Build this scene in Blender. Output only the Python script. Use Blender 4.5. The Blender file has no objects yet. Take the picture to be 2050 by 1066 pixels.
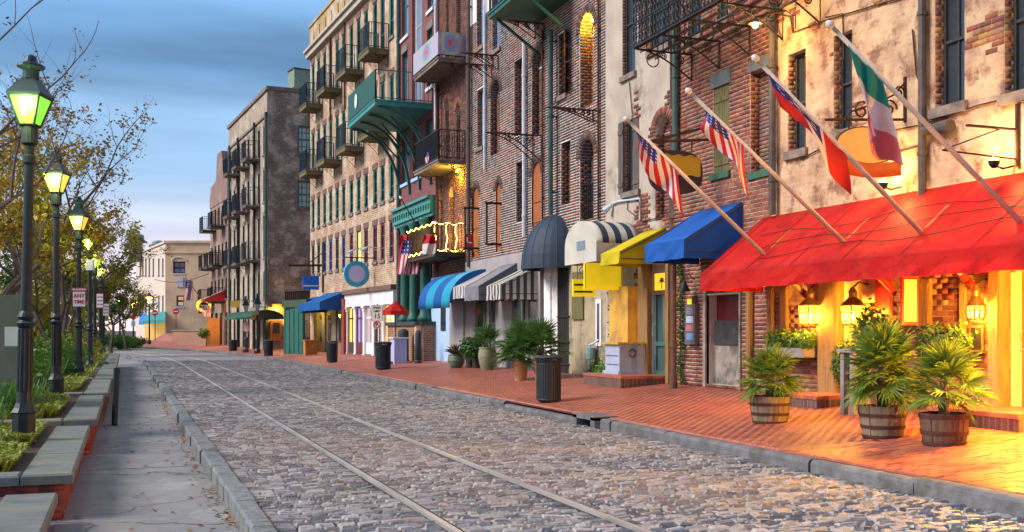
import bpy, math, random
import numpy as np
from mathutils import Vector, Matrix

# ------------------------------------------------------------------ camera, sky, sun, exposure
sc = bpy.context.scene
F, CX, HY, EYE, VPX = 2100.0, 1025.0, 660.0, 1.65, 250.0      # focal length in photo pixels, horizon row, eye height
TH = math.atan((CX - VPX) / F); CT, ST = math.cos(TH), math.sin(TH)
cd = bpy.data.cameras.new('camera'); cam = bpy.data.objects.new('camera', cd)
sc.collection.objects.link(cam); sc.camera = cam
cd.sensor_width = 36; cd.lens = 36 * F / 2050; cd.shift_y = (HY - 533) / 2050
cd.clip_start = .05; cd.clip_end = 3000
cam.location = (0, 0, EYE); cam.rotation_euler = (math.pi / 2, 0, -TH)

SUN_EL, SUN_AZ = math.radians(38), math.radians(-84)           # direction the light comes from (azimuth from +Y, clockwise)
w = bpy.data.worlds.new('World'); sc.world = w; w.use_nodes = True
wn, wl = w.node_tree.nodes, w.node_tree.links
wn.clear()
wout = wn.new('ShaderNodeOutputWorld'); wtc = wn.new('ShaderNodeTexCoord')
sky = wn.new('ShaderNodeTexSky'); sky.sky_type = 'NISHITA'; sky.sun_disc = False
sky.sun_elevation = SUN_EL; sky.sun_rotation = SUN_AZ
bg1 = wn.new('ShaderNodeBackground'); bg1.inputs[1].default_value = .06
wl.new(sky.outputs[0], bg1.inputs[0])
sep = wn.new('ShaderNodeSeparateXYZ'); wl.new(wtc.outputs['Generated'], sep.inputs[0])
ramp = wn.new('ShaderNodeValToRGB'); wl.new(sep.outputs[2], ramp.inputs[0])
er = ramp.color_ramp.elements
er[0].position = 0.0; er[0].color = (.82, .62, .68, 1)
er[1].position = .035; er[1].color = (.80, .63, .71, 1)
for p, c in ((.07, (.66, .60, .72)), (.10, (.52, .57, .73)), (.14, (.27, .43, .65)), (.19, (.24, .41, .63)), (.235, (.12, .27, .49)), (.27, (.13, .28, .50)), (.32, (.18, .34, .56)), (.6, (.2, .34, .58)), (1, (.22, .35, .58))):
    e = er.new(p); e.color = (*c, 1)
mp = wn.new('ShaderNodeMapping'); mp.inputs['Scale'].default_value = (1.0, 1.0, 7.0); mp.inputs['Location'].default_value = (.3, .1, .38)
wl.new(wtc.outputs['Generated'], mp.inputs[0])
nz = wn.new('ShaderNodeTexNoise'); nz.inputs['Scale'].default_value = 1.55; nz.inputs['Detail'].default_value = 5; nz.inputs['Roughness'].default_value = .48
nz.inputs['Distortion'].default_value = .25
wl.new(mp.outputs[0], nz.inputs[0])
mr = wn.new('ShaderNodeMapRange'); mr.inputs[1].default_value = .36; mr.inputs[2].default_value = .64; mr.inputs[3].default_value = .62; mr.inputs[4].default_value = 1.42
wl.new(nz.outputs[0], mr.inputs[0])
cm = wn.new('ShaderNodeMix'); cm.data_type = 'RGBA'; cm.blend_type = 'MULTIPLY'; cm.inputs[0].default_value = 1
wl.new(ramp.outputs[0], cm.inputs[6]); wl.new(mr.outputs[0], cm.inputs[7])
bg2 = wn.new('ShaderNodeBackground'); bg2.inputs[1].default_value = .4
wl.new(cm.outputs[2], bg2.inputs[0])
mx = wn.new('ShaderNodeMixShader'); mx.inputs[0].default_value = .9      # cloud cover over the clear sky
wl.new(bg1.outputs[0], mx.inputs[1]); wl.new(bg2.outputs[0], mx.inputs[2]); wl.new(mx.outputs[0], wout.inputs[0])

sd = bpy.data.lights.new('sun', 'SUN'); sun = bpy.data.objects.new('sun', sd); sc.collection.objects.link(sun)
sd.energy = 1.5; sd.angle = math.radians(30); sd.color = (1, .92, .84)
sun.rotation_euler = (math.pi / 2 - SUN_EL, 0, math.pi - SUN_AZ)
vs = sc.view_settings
sc.display_settings.display_device = 'sRGB'
vs.view_transform = 'Standard'; vs.look = 'None'; vs.gamma = 1; vs.use_curve_mapping = False; vs.exposure = 1.8
sc.cycles.use_denoising = True
sc.cycles.max_bounces = 6; sc.cycles.diffuse_bounces = 3; sc.cycles.glossy_bounces = 3
sc.cycles.sample_clamp_indirect = 4

# ------------------------------------------------------------------ helpers
RN = random.Random(11)
C = sc.collection.objects
V = Vector
def atZ(x, y, Z):
    X = (x - CX) * Z / F
    return V((X * CT + Z * ST, Z * CT - X * ST, EYE + (HY - y) * Z / F))
def onl(x, y, l):
    return atZ(x, y, F * l / (CT * (x - VPX)))
def ons(x, y, s):
    t = (x - VPX) * CT / F; l = t * s * CT / (1 - t * ST)
    return atZ(x, y, s * CT + l * ST)
def onz(x, y, z):
    return atZ(x, y, F * (EYE - z) / (y - HY))
KR, SLOPE = 7.46, .082
def zp(l): return .15 + SLOPE * (l - KR)
def onp(x, y):                                   # a pixel on the sloping brick pavement
    k = (x - VPX) / (y - HY) * CT; A = EYE - .15 + SLOPE * KR
    l = k * A / (1 + SLOPE * k)
    return onz(x, y, zp(l))
def bend(s): return 0 if s < 52 else -.0030 * (s - 52) ** 2 if s < 100 else -6.912 - .288 * (s - 100)

class MB:
    def __init__(s): s.v = []; s.f = []; s.m = []; s.c = []
    def add(s, vs, fs, mi=0, col=None):
        o = len(s.v); s.v += [tuple(p) for p in vs]
        s.f += [tuple(i + o for i in f) for f in fs]; s.m += [mi] * len(fs)
        s.c += [col or (1, 1, 1)] * len(vs); return s
    def hexa(s, p, mi=0, col=None):              # 8 points: bottom ring, top ring
        return s.add(p, [(3, 2, 1, 0), (4, 5, 6, 7), (0, 1, 5, 4), (1, 2, 6, 5), (2, 3, 7, 6), (3, 0, 4, 7)], mi, col)
    def bx(s, x0, x1, y0, y1, z0, z1, mi=0, col=None):
        return s.hexa([(x0, y0, z0), (x1, y0, z0), (x1, y1, z0), (x0, y1, z0), (x0, y0, z1), (x1, y0, z1), (x1, y1, z1), (x0, y1, z1)], mi, col)
    def box(s, c, d, rz=0, mi=0, col=None, tilt=None):
        c = V(c); r = Matrix.Rotation(rz, 3, 'Z')
        if tilt: r = r @ Matrix.Rotation(tilt[0], 3, 'X') @ Matrix.Rotation(tilt[1], 3, 'Y')
        x, y, z = d[0] / 2, d[1] / 2, d[2] / 2
        return s.hexa([c + r @ V(q) for q in ((-x, -y, -z), (x, -y, -z), (x, y, -z), (-x, y, -z), (-x, -y, z), (x, -y, z), (x, y, z), (-x, y, z))], mi, col)
    def bar(s, a, b, wd, ht, mi=0, up=(0, 0, 1)):
        a, b = V(a), V(b); d = (b - a).normalized(); side = d.cross(V(up))
        if side.length < 1e-4: side = d.cross(V((1, 0, 0)))
        side.normalize(); u = side.cross(d); h, k = side * wd / 2, u * ht / 2
        return s.hexa([a - h - k, a + h - k, b + h - k, b - h - k, a - h + k, a + h + k, b + h + k, b - h + k], mi)
    def tube(s, pts, r, n=6, mi=0, caps=True, col=None):
        pts = [V(p) for p in pts]; N = len(pts); rs = r if isinstance(r, (list, tuple)) else [r] * N
        vs, fs = [], []; ref = None
        for i, p in enumerate(pts):
            d = (pts[min(i + 1, N - 1)] - pts[max(i - 1, 0)])
            if d.length < 1e-7: d = V((0, 0, 1))
            d.normalize()
            if ref is None: ref = V((0, 0, 1)) if abs(d.z) < .9 else V((1, 0, 0))
            a = d.cross(ref)
            if a.length < 1e-4: a = d.cross(V((1, .3, 0)))
            a.normalize(); b = a.cross(d); ref = b.cross(a) * -1 if False else ref
            for k in range(n):
                t = 2 * math.pi * k / n; vs.append(p + (a * math.cos(t) + b * math.sin(t)) * rs[i])
        for i in range(N - 1):
            for k in range(n):
                fs.append((i * n + k, i * n + (k + 1) % n, (i + 1) * n + (k + 1) % n, (i + 1) * n + k))
        if caps: fs += [tuple(range(n))[::-1], tuple((N - 1) * n + k for k in range(n))]
        return s.add(vs, fs, mi, col)
    def lathe(s, prof, c, n=16, mi=0, sx=1, sy=1, rot=0):
        c = V(c); vs, fs = [], []
        for r, z in prof:
            for k in range(n):
                t = 2 * math.pi * k / n + rot; vs.append(c + V((r * math.cos(t) * sx, r * math.sin(t) * sy, z)))
        for i in range(len(prof) - 1):
            for k in range(n):
                fs.append((i * n + k, i * n + (k + 1) % n, (i + 1) * n + (k + 1) % n, (i + 1) * n + k))
        fs += [tuple(range(n))[::-1], tuple((len(prof) - 1) * n + k for k in range(n))]
        return s.add(vs, fs, mi)
    def prism(s, poly, vec, mi=0):
        vec = V(vec); n = len(poly); p = [V(q) for q in poly]
        return s.add(p + [q + vec for q in p], [tuple(range(n))[::-1], tuple(range(n, 2 * n))] + [(i, (i + 1) % n, n + (i + 1) % n, n + i) for i in range(n)], mi)
    def sheet(s, rows, mi=0):                    # grid of points; mi may be a function of (i, j)
        n = len(rows[0]); vs = [q for r in rows for q in r]; o = len(s.v)
        s.v += [tuple(q) for q in vs]; s.c += [(1, 1, 1)] * len(vs)
        for i in range(len(rows) - 1):
            for j in range(n - 1):
                s.f.append((o + i * n + j, o + i * n + j + 1, o + (i + 1) * n + j + 1, o + (i + 1) * n + j))
                s.m.append(mi(i, j) if callable(mi) else mi)
        return s
    def mesh(s, name, mats, smooth=False):
        me = bpy.data.meshes.new(name); me.from_pydata(s.v, [], s.f)
        for m in (mats if isinstance(mats, (list, tuple)) else [mats]): me.materials.append(m)
        me.polygons.foreach_set('material_index', s.m)
        if smooth: me.polygons.foreach_set('use_smooth', [True] * len(s.f))
        at = me.color_attributes.new('col', 'FLOAT_COLOR', 'POINT')
        cc = np.ones((len(s.c), 4), np.float32); cc[:, :3] = s.c; at.data.foreach_set('color', cc.ravel())
        me.update(); return me
    def build(s, name, mats, parent=None, smooth=False, thick=0):
        return link(bpy.data.objects.new(name, s.mesh(name, mats, smooth)), parent, thick)
def link(o, parent=None, thick=0):
    C.link(o)
    if parent is not None:
        o.parent = parent; o.matrix_parent_inverse = INV[parent.name] if parent.name in INV else Matrix.Identity(4)
    if thick:
        m = o.modifiers.new('thickness', 'SOLIDIFY'); m.thickness = thick; m.offset = 0
    return o
INV = {}
def tag(o, label=None, cat=None, group=None, kind=None):
    for k, v in (('label', label), ('category', cat), ('group', group), ('kind', kind)):
        if v: o[k] = v
    return o
def thing(name, label, cat, loc=(0, 0, 0), group=None):
    o = bpy.data.objects.new(name, None); C.link(o); o.location = loc; o.empty_display_size = .2
    INV[o.name] = Matrix.Translation(-V(loc)); return tag(o, label, cat, group)
def copy_thing(o, dloc, label, rz=0, scale=1, group=None):
    c = o.copy(); C.link(c); c.location = V(dloc); c.rotation_euler = (0, 0, rz); c.scale = (scale,) * 3
    c['label'] = label
    if group: c['group'] = group
    for ch in list(o.children):
        d = ch.copy(); C.link(d); d.parent = c
        for g in list(ch.children):
            e = g.copy(); C.link(e); e.parent = d
    return c
def bulk(name, P8, cols, mat, parent=None, five=False):        # many boxes as one mesh, P8 (n,8,3)
    n = len(P8); me = bpy.data.meshes.new(name)
    q = np.array([(4, 5, 6, 7), (0, 1, 5, 4), (1, 2, 6, 5), (2, 3, 7, 6), (3, 0, 4, 7)])
    f = (q[None] + 8 * np.arange(n)[:, None, None]).reshape(-1, 4)
    me.vertices.add(8 * n); me.vertices.foreach_set('co', np.asarray(P8, np.float32).ravel())
    me.loops.add(4 * len(f)); me.loops.foreach_set('vertex_index', f.ravel().astype(np.int32))
    me.polygons.add(len(f)); me.polygons.foreach_set('loop_start', np.arange(0, 4 * len(f), 4, dtype=np.int32))
    me.materials.append(mat); me.update(calc_edges=True)
    at = me.color_attributes.new('col', 'FLOAT_COLOR', 'POINT')
    cc = np.ones((n, 8, 4), np.float32); cc[:, :, :3] = np.asarray(cols, np.float32)[:, None]; at.data.foreach_set('color', cc.ravel())
    return link(bpy.data.objects.new(name, me), parent)
def vnoise(x, y, seed=0):                         # smooth value noise 0..1
    def h(i, j):
        k = math.sin(i * 127.1 + j * 311.7 + seed * 74.7) * 43758.5453; return k - math.floor(k)
    i, j = math.floor(x), math.floor(y); a, b = x - i, y - j; a = a * a * (3 - 2 * a); b = b * b * (3 - 2 * b)
    return (h(i, j) * (1 - a) + h(i + 1, j) * a) * (1 - b) + (h(i, j + 1) * (1 - a) + h(i + 1, j + 1) * a) * b

# ------------------------------------------------------------------ materials
MATS = {}
def mat(name, c1=(.5, .5, .5), c2=None, c3=None, sc1=5, sc3=1.0, t3=.56, rough=.85, bump=.3, bs=45, metal=0, attr=False, emit=None, es=0, stretch=(1, 1, 1), trans=0, spec=.35, tex=None):
    if name in MATS: return MATS[name]
    m = bpy.data.materials.new(name); m.use_nodes = True; MATS[name] = m
    N, L = m.node_tree.nodes, m.node_tree.links; b = N['Principled BSDF']
    b.inputs['Roughness'].default_value = rough; b.inputs['Metallic'].default_value = metal
    b.inputs['Specular IOR Level'].default_value = spec
    geo = N.new('ShaderNodeNewGeometry'); mp = N.new('ShaderNodeMapping'); mp.inputs['Scale'].default_value = stretch
    L.new(geo.outputs['Position'], mp.inputs[0])
    def noise(scale, detail=5, r=.6):
        n = N.new('ShaderNodeTexNoise'); n.inputs['Scale'].default_value = scale; n.inputs['Detail'].default_value = detail; n.inputs['Roughness'].default_value = r
        L.new(mp.outputs[0], n.inputs[0]); return n.outputs[0]
    def mrange(src, a, bb, lo=0, hi=1):
        r = N.new('ShaderNodeMapRange'); r.inputs[1].default_value = a; r.inputs[2].default_value = bb; r.inputs[3].default_value = lo; r.inputs[4].default_value = hi
        L.new(src, r.inputs[0]); return r.outputs[0]
    def mix(f, a, bb, mode='MIX'):
        x = N.new('ShaderNodeMix'); x.data_type = 'RGBA'; x.blend_type = mode
        for s, val in ((x.inputs[0], f), (x.inputs[6], a), (x.inputs[7], bb)):
            if hasattr(val, 'is_output'): L.new(val, s)
            else: s.default_value = val if isinstance(val, (int, float)) else (*val, 1)
        return x.outputs[2]
    c2 = c2 or tuple(q * .75 for q in c1)
    col = mix(mrange(noise(sc1), .36, .66), c1, c2)
    if c3: col = mix(mrange(noise(sc3, 8, .68), t3 - .05, t3 + .06), col, c3)
    if tex: col = tex(N, L, mix, mrange, noise, col, geo)
    if attr:
        a = N.new('ShaderNodeAttribute'); a.attribute_name = 'col'; col = mix(1.0, col, a.outputs['Color'], 'MULTIPLY')
    if hasattr(col, 'is_output'): L.new(col, b.inputs['Base Color'])
    if bump:
        bp = N.new('ShaderNodeBump'); bp.inputs['Strength'].default_value = bump; bp.inputs['Distance'].default_value = .02
        L.new(noise(bs, 4), bp.inputs['Height']); L.new(bp.outputs[0], b.inputs['Normal'])
    if emit: b.inputs['Emission Color'].default_value = (*emit, 1); b.inputs['Emission Strength'].default_value = es
    if trans:
        t = N.new('ShaderNodeBsdfTranslucent'); L.new(col, t.inputs[0]); ms = N.new('ShaderNodeMixShader'); ms.inputs[0].default_value = trans
        L.new(b.outputs[0], ms.inputs[1]); L.new(t.outputs[0], ms.inputs[2]); L.new(ms.outputs[0], N['Material Output'].inputs[0])
    return m
def bricktex(bw, bh, mortar, dark, msize=.06, amt=.8):            # for brickwork too far away to build; runs on any wall direction
    def f(N, L, mix, mrange, noise, col, geo):
        sp = N.new('ShaderNodeSeparateXYZ'); L.new(geo.outputs['Position'], sp.inputs[0])
        ad = N.new('ShaderNodeMath'); ad.operation = 'ADD'; L.new(sp.outputs[0], ad.inputs[0]); L.new(sp.outputs[1], ad.inputs[1])
        cb = N.new('ShaderNodeCombineXYZ'); L.new(ad.outputs[0], cb.inputs[0]); L.new(sp.outputs[2], cb.inputs[1])
        b = N.new('ShaderNodeTexBrick'); L.new(cb.outputs[0], b.inputs['Vector']); b.inputs['Scale'].default_value = 1
        b.inputs['Brick Width'].default_value = bw; b.inputs['Row Height'].default_value = bh; b.inputs['Mortar Size'].default_value = .012; b.inputs['Mortar Smooth'].default_value = .3
        b.inputs['Color1'].default_value = (1, 1, 1, 1); b.inputs['Color2'].default_value = (*dark, 1); b.inputs['Mortar'].default_value = (1, 1, 1, 1); b.inputs['Bias'].default_value = -.1
        c = mix(1.0, col, b.outputs['Color'], 'MULTIPLY')
        mf = N.new('ShaderNodeMath'); mf.operation = 'MULTIPLY'; mf.inputs[1].default_value = amt; L.new(b.outputs['Fac'], mf.inputs[0])
        return mix(mf.outputs[0], c, mortar)
    return f
def glass(name, c=(.03, .04, .05), rough=.08, emit=None, es=0):
    return mat(name, c, c, rough=rough, bump=0, spec=.8, emit=emit, es=es)
def lamp(loc, power, col=(1, .62, .2), r=.06, parent=None, name='bulb_light'):
    d = bpy.data.lights.new(name, 'POINT'); d.energy = power; d.color = col; d.shadow_soft_size = r
    o = bpy.data.objects.new(name, d); o.location = loc; C.link(o)
    if parent is not None: o.parent = parent; o.matrix_parent_inverse = INV.get(parent.name, Matrix.Identity(4))
    return o

IRON = mat('black_iron', (.012, .014, .016), (.03, .03, .032), rough=.5, bump=.1, metal=.3)
POST = mat('lamp_post_paint', (.008, .014, .018), (.016, .024, .03), rough=.45, bump=.15, bs=25)
RUST = mat('rusted_iron', (.09, .035, .018), (.04, .02, .014), rough=.9, bump=.3)
PIPEB = mat('painted_pipe_brown', (.05, .04, .038), (.09, .07, .06), rough=.6)
PIPEG = mat('painted_pipe_green', (.025, .06, .06), (.05, .1, .09), rough=.6)
PIPEW = mat('painted_pipe_pale', (.55, .6, .68), (.4, .46, .55), rough=.6)
STONE = mat('stone_trim', (.24, .19, .16), (.12, .09, .08), rough=.9)
GREENP = mat('green_paint', (.012, .09, .07), (.02, .12, .09), rough=.5, bump=.1)
TEAL = mat('teal_paint', (.03, .2, .19), (.05, .26, .25), rough=.5, bump=.1)
WHITEP = mat('white_paint', (.72, .72, .74), (.6, .6, .64), rough=.5, bump=.1)
BLUEP = mat('pale_blue_paint', (.42, .58, .8), (.34, .5, .74), rough=.5, bump=.1)
WOODD = mat('dark_wood', (.05, .03, .02), (.09, .055, .035), stretch=(8, 8, .7), rough=.7)
WOODY = mat('honey_wood', (.30, .17, .06), (.17, .095, .04), stretch=(7, 7, .6), rough=.7, sc1=4)
ORANGEP = mat('orange_door_paint', (.36, .1, .025), (.28, .08, .02), rough=.6)
GLASS = glass('dark_glass'); GLASSB = glass('sky_glass', (.2, .28, .4), .15)
GLASSW = glass('lit_glass', (.4, .22, .07), .2, (1, .5, .1), .3)
# ------------------------------------------------------------------ ground, road, kerbs, pavements
SOIL = mat('soil', (.09, .07, .045), (.05, .045, .03), sc1=3)
g = MB(); g.bx(-600, 600, -60, 1500, -1.2, -.45); tag(g.build('ground', SOIL), kind='structure')

def strip(mb, fa, fb, s0, s1, step, za, zb=None, mi=0):
    n = max(1, int((s1 - s0) / step)); zb = za if zb is None else zb
    rows = []
    for i in range(n + 1):
        s = s0 + (s1 - s0) * i / n; rows.append([V((fa(s), s, za)), V((fb(s), s, zb))])
    mb.sheet(rows, mi)
LK, LKW = 1.17, .21
road_m = mat('road_bed', (.05, .047, .05), (.03, .028, .028), sc1=9, rough=.95)
def setttex(N, L, mix, mrange, noise, col, geo):
    b = N.new('ShaderNodeTexBrick'); L.new(geo.outputs['Position'], b.inputs['Vector']); b.inputs['Scale'].default_value = 1
    b.inputs['Brick Width'].default_value = .25; b.inputs['Row Height'].default_value = .13; b.inputs['Mortar Size'].default_value = .016
    b.inputs['Color1'].default_value = (1, 1, 1, 1); b.inputs['Color2'].default_value = (.75, .73, .74, 1); b.inputs['Mortar'].default_value = (.4, .38, .37, 1)
    return mix(1.0, col, b.outputs['Color'], 'MULTIPLY')
far_m = mat('far_setts', (.34, .315, .32), (.26, .24, .24), sc1=2.5, rough=.7, bs=14, bump=.6, tex=setttex)
SETT_END = 58.0
m = MB()
strip(m, lambda s: LK + bend(s), lambda s: KR + bend(s), -6, SETT_END, 2, -.03)
strip(m, lambda s: LK + bend(s), lambda s: KR + bend(s), SETT_END, 175, 2, 0.0, mi=1)
road = m.build('road', [road_m, far_m]); tag(road, kind='structure')
SETT = mat('granite_sett', (.95, .95, .95), (.62, .61, .62), sc1=22, rough=.48, bump=.8, bs=38, attr=True, spec=.5)
RAILX = (2.53, 3.97)
def sett_color():
    r = RN.random()
    base = [(.35, .32, .315), (.32, .29, .285), (.37, .33, .31), (.28, .255, .25), (.34, .295, .26), (.40, .37, .36), (.35, .305, .27)][RN.randrange(7)]
    k = .78 + .4 * RN.random(); return tuple(q * k for q in base)
def sett_pts(x0, x1, y0, y1, z, j=.012):
    r = lambda: RN.uniform(-j, j)
    b = [(x0 + r(), y0 + r()), (x1 + r(), y0 + r()), (x1 + r(), y1 + r()), (x0 + r(), y1 + r())]
    cx, cy = (x0 + x1) / 2, (y0 + y1) / 2; a = .17; ty, tx = RN.uniform(-.012, .008), RN.uniform(-.007, .007); zz = [z - ty - tx, z - ty + tx, z + ty + tx, z + ty - tx]
    lo = [(p[0], p[1], -.035) for p in b]; mid = [(p[0], p[1], z - .022) for p in b]
    ix = min(.013, (x1 - x0) * .12); iy = min(.016, (y1 - y0) * .16)
    top = [(b[0][0] + ix, b[0][1] + iy, zz[0]), (b[1][0] - ix, b[1][1] + iy, zz[1]), (b[2][0] - ix, b[2][1] - iy, zz[2]), (b[3][0] + ix, b[3][1] - iy, zz[3])]
    return lo + mid + top
SF = [(0, 1, 5, 4), (1, 2, 6, 5), (2, 3, 7, 6), (3, 0, 4, 7), (4, 5, 9, 8), (5, 6, 10, 9), (6, 7, 11, 10), (7, 4, 8, 11), (8, 9, 10, 11)]
setts = []
s = 3.4
while s < SETT_END:
    h = RN.uniform(.085, .135); drift = .05 * math.sin(s * .8)
    for a, b in ((LK + .005, RAILX[0] - .045), (RAILX[0] + .07, RAILX[1] - .045), (RAILX[1] + .07, KR - .01)):
        x = a
        while x < b - .05:
            wd = min(RN.uniform(.1, .22), b - x)
            if b - x - wd < .1: wd = b - x
            und = .014 * (vnoise(x * 1.3, s * 1.1, 3) - .5) * 2
            yo = RN.uniform(-.016, .016); setts.append((x + .007, x + wd - .007, s + .018 + yo, s + h - .015 + yo * .6 + RN.uniform(-.008, .008), -.004 + und + RN.uniform(-.007, .005)))
            x += wd
    s += h
def inview(x, y):
    Z = x * ST + y * CT; X = x * CT - y * ST
    return Z > 1 and abs(X * F / Z) < 1060 and F * (EYE) / Z + HY < 1090
setts = [q for q in setts if inview((q[0] + q[1]) / 2, (q[2] + q[3]) / 2)] + [q for q in setts if not inview((q[0] + q[1]) / 2, (q[2] + q[3]) / 2)]
near = sorted(setts, key=lambda q: ((q[0] * ST + q[2] * CT) if inview((q[0] + q[1]) / 2, (q[2] + q[3]) / 2) else 999))
for q in near[:300]:
    me = MB().add(sett_pts(*[0, q[1] - q[0], 0, q[3] - q[2]], q[4]), SF, 0, sett_color()).mesh('sett', SETT)
    o = link(bpy.data.objects.new('sett', me), road); o.location = (q[0], q[2], 0)
m = MB()
for q in near[300:]:
    m.add(sett_pts(*q), SF, 0, sett_color())
tag(m.build('sett_field', SETT, road), kind='stuff')
# steel rails, sunk in the setts
STEEL = mat('rail_steel', (.72, .69, .68), (.52, .48, .46), rough=.36, bump=.1, metal=.7, stretch=(1, .2, 1))
RAILS = mat('rail_rust', (.07, .045, .03), (.045, .03, .022), rough=.9)
for i, rx in enumerate(RAILX):
    t = thing('tram_rail', ('left', 'right')[i] + ' steel rail of the track sunk in the cobbled road', 'rail', (rx, 0, 0), 'rails of the street track')
    a, b, c_ = MB(), MB(), MB(); S = [-5 + k for k in range(130)]
    def xs(s): return rx + bend(s)
    def ribbon(mb, x0, x1, z0, z1):
        rows = [[V((xs(s) + x0, s, z0)), V((xs(s) + x0, s, z1)), V((xs(s) + x1, s, z1)), V((xs(s) + x1, s, z0))] for s in S]; mb.sheet(rows)
    ribbon(a, -.026, .026, -.02, .02); ribbon(b, -.05, .075, -.05, -.015); ribbon(c_, .062, .076, -.05, .002)
    a.build('rail_head', STEEL, t); b.build('flangeway', RAILS, t); c_.build('guard_flange', RAILS, t)

# left kerb of big granite blocks, standing above the lower footpath
GRAN = mat('granite_kerb', (.2, .21, .22), (.11, .115, .12), (.07, .08, .035), sc1=14, sc3=2.2, t3=.6, rough=.8, bump=.5)
kerb = MB(); strip(kerb, lambda s: LK - LKW + .03 + bend(s), lambda s: LK - .03 + bend(s), -4, 130, 3, -.16)
kerb_l = kerb.build('kerb_left', road_m); tag(kerb_l, kind='structure')
s = 2.0
while s < 120:
    L_ = RN.uniform(.9, 1.7) if s < 60 else 3.0
    x0, x1 = LK - LKW + bend(s) + RN.uniform(-.03, .02), LK + bend(s) + RN.uniform(-.015, .01)
    d = bend(s + L_) - bend(s); z = .035 + RN.uniform(-.02, .02); e = .02
    q = MB(); lo = [(x0, s + .01, -.3), (x1, s + .01, -.3), (x1 + d, s + L_ - .01, -.3), (x0 + d, s + L_ - .01, -.3)]
    md = [(p[0], p[1], z - .025) for p in lo]; tp = [(lo[0][0] + e, lo[0][1] + e, z), (lo[1][0] - e, lo[1][1] + e, z), (lo[2][0] - e, lo[2][1] - e, z), (lo[3][0] + e, lo[3][1] - e, z)]
    q.add(lo + md + tp, SF); q.build('kerb_stone', GRAN, kerb_l); s += L_
# left footpath
def crack(N, L, mix, mrange, noise, col, geo):
    v = N.new('ShaderNodeTexVoronoi'); v.feature = 'DISTANCE_TO_EDGE'; v.inputs['Scale'].default_value = .28
    n = N.new('ShaderNodeTexNoise'); n.inputs['Scale'].default_value = 2.5; ad = N.new('ShaderNodeVectorMath'); ad.operation = 'MULTIPLY_ADD'; ad.inputs[1].default_value = (.5, .5, .5)
    L.new(geo.outputs['Position'], n.inputs[0]); L.new(n.outputs['Color'], ad.inputs[0]); L.new(geo.outputs['Position'], ad.inputs[2]); L.new(ad.outputs[0], v.inputs['Vector'])
    return mix(mrange(v.outputs['Distance'], .002, .008, .75, 0), col, (.07, .065, .065))
PATH = mat('asphalt_path', (.25, .238, .235), (.18, .17, .168), (.29, .275, .26), sc1=2.2, sc3=1.1, rough=.85, bump=.5, bs=90, tex=crack)
m = MB(); strip(m, lambda s: -.75 + bend(s), lambda s: LK - LKW + .01 + bend(s), -5, 75, 1.5, -.15)
foot = m.build('footpath', PATH); tag(foot, kind='structure')
for k, (s0, s1) in enumerate(((-5, 7.2), (7.2, 10.6), (10.6, 14.4), (14.4, 19.9), (19.9, 26.0), (26, 33), (33, 41))):
    q = MB(); strip(q, lambda s: -.6, lambda s: LK - LKW - .01, s0 + .01, s1 - .01, 1.2, -.146 + .002 * (k % 2)); q.build('path_slab', PATH, foot)

# right kerb and brick pavement
KERB = mat('concrete_kerb', (.17, .165, .17), (.10, .095, .10), (.09, .085, .08), sc1=5, sc3=1.7, rough=.85, bump=.5)
PAVE = mat('pavement_bed', (.37, .115, .08), (.32, .095, .068), (.38, .15, .115), sc1=1.6, sc3=.5, rough=.7, bs=20, tex=bricktex(.2, .1, (.16, .07, .055), (.75, .7, .72), amt=.5))
m = MB(); rows = []
for k in range(100):
    s = -4 + k * 1.6 if k < 40 else 60 + (k - 40) * 1.2
    b = bend(s); rows.append([V((KR + .14 + b, s, .142)), V((9 + b, s, zp(9) - .008)), V((11.6 + b, s, zp(11.6) - .008)), V((16 + b, s, zp(12.0)))])
m.sheet(rows); pave = m.build('pavement_right', PAVE); tag(pave, kind='structure')
PBRICK = mat('paving_brick', (1, 1, 1), (.8, .78, .78), (.66, .6, .6), sc1=1.4, sc3=.7, t3=.6, rough=.4, bump=.35, bs=50, attr=True, spec=.5)
PPAL = [(.41, .115, .066), (.38, .10, .06), (.43, .125, .072), (.40, .12, .074), (.34, .09, .058)]
bl, bw = .205, .1
cells = []
for r in range(int(30 / bw)):
    s = 5.5 + r * bw; x = KR + .17 + (r % 2) * -bl / 2
    while x < 11.25:
        a, b = max(x, KR + .17), min(x + bl, 11.28)
        if b - a > .03: cells.append((a, b, s))
        x += bl
def pbox(a, b, s):
    dz = RN.uniform(-.0008, .0008) + .01 * (vnoise(a * .9, s * .6, 8) - .5); g_ = .0015
    z0, z1 = zp(a) + dz, zp(b) + dz
    return [(a + g_, s + g_, z0 - .05), (b - g_, s + g_, z1 - .05), (b - g_, s + bw - g_, z1 - .05), (a + g_, s + bw - g_, z0 - .05), (a + g_, s + g_, z0), (b - g_, s + g_, z1), (b - g_, s + bw - g_, z1), (a + g_, s + bw - g_, z0)]
def depth(x, y): return x * ST + y * CT
cells.sort(key=lambda q: depth(q[0], q[2]) if abs((q[0] * CT - q[2] * ST) * F / depth(q[0], q[2])) < 1030 else 500)
pal_me = [MB().hexa([(.002, .002, -.05), (bl - .002, .002, -.05 + SLOPE * bl), (bl - .002, bw - .002, -.05 + SLOPE * bl), (.002, bw - .002, -.05), (.002, .002, 0), (bl - .002, .002, SLOPE * bl), (bl - .002, bw - .002, SLOPE * bl), (.002, bw - .002, 0)], 0, c).mesh('paving_brick', PBRICK) for c in PPAL for _ in (0,)]
for a, b, s in cells[:300]:
    o = link(bpy.data.objects.new('paving_brick', RN.choice(pal_me)), pave); o.location = (a, s, zp(a) + RN.uniform(-.004, .004)); o.scale.x = (b - a) / bl
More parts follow.
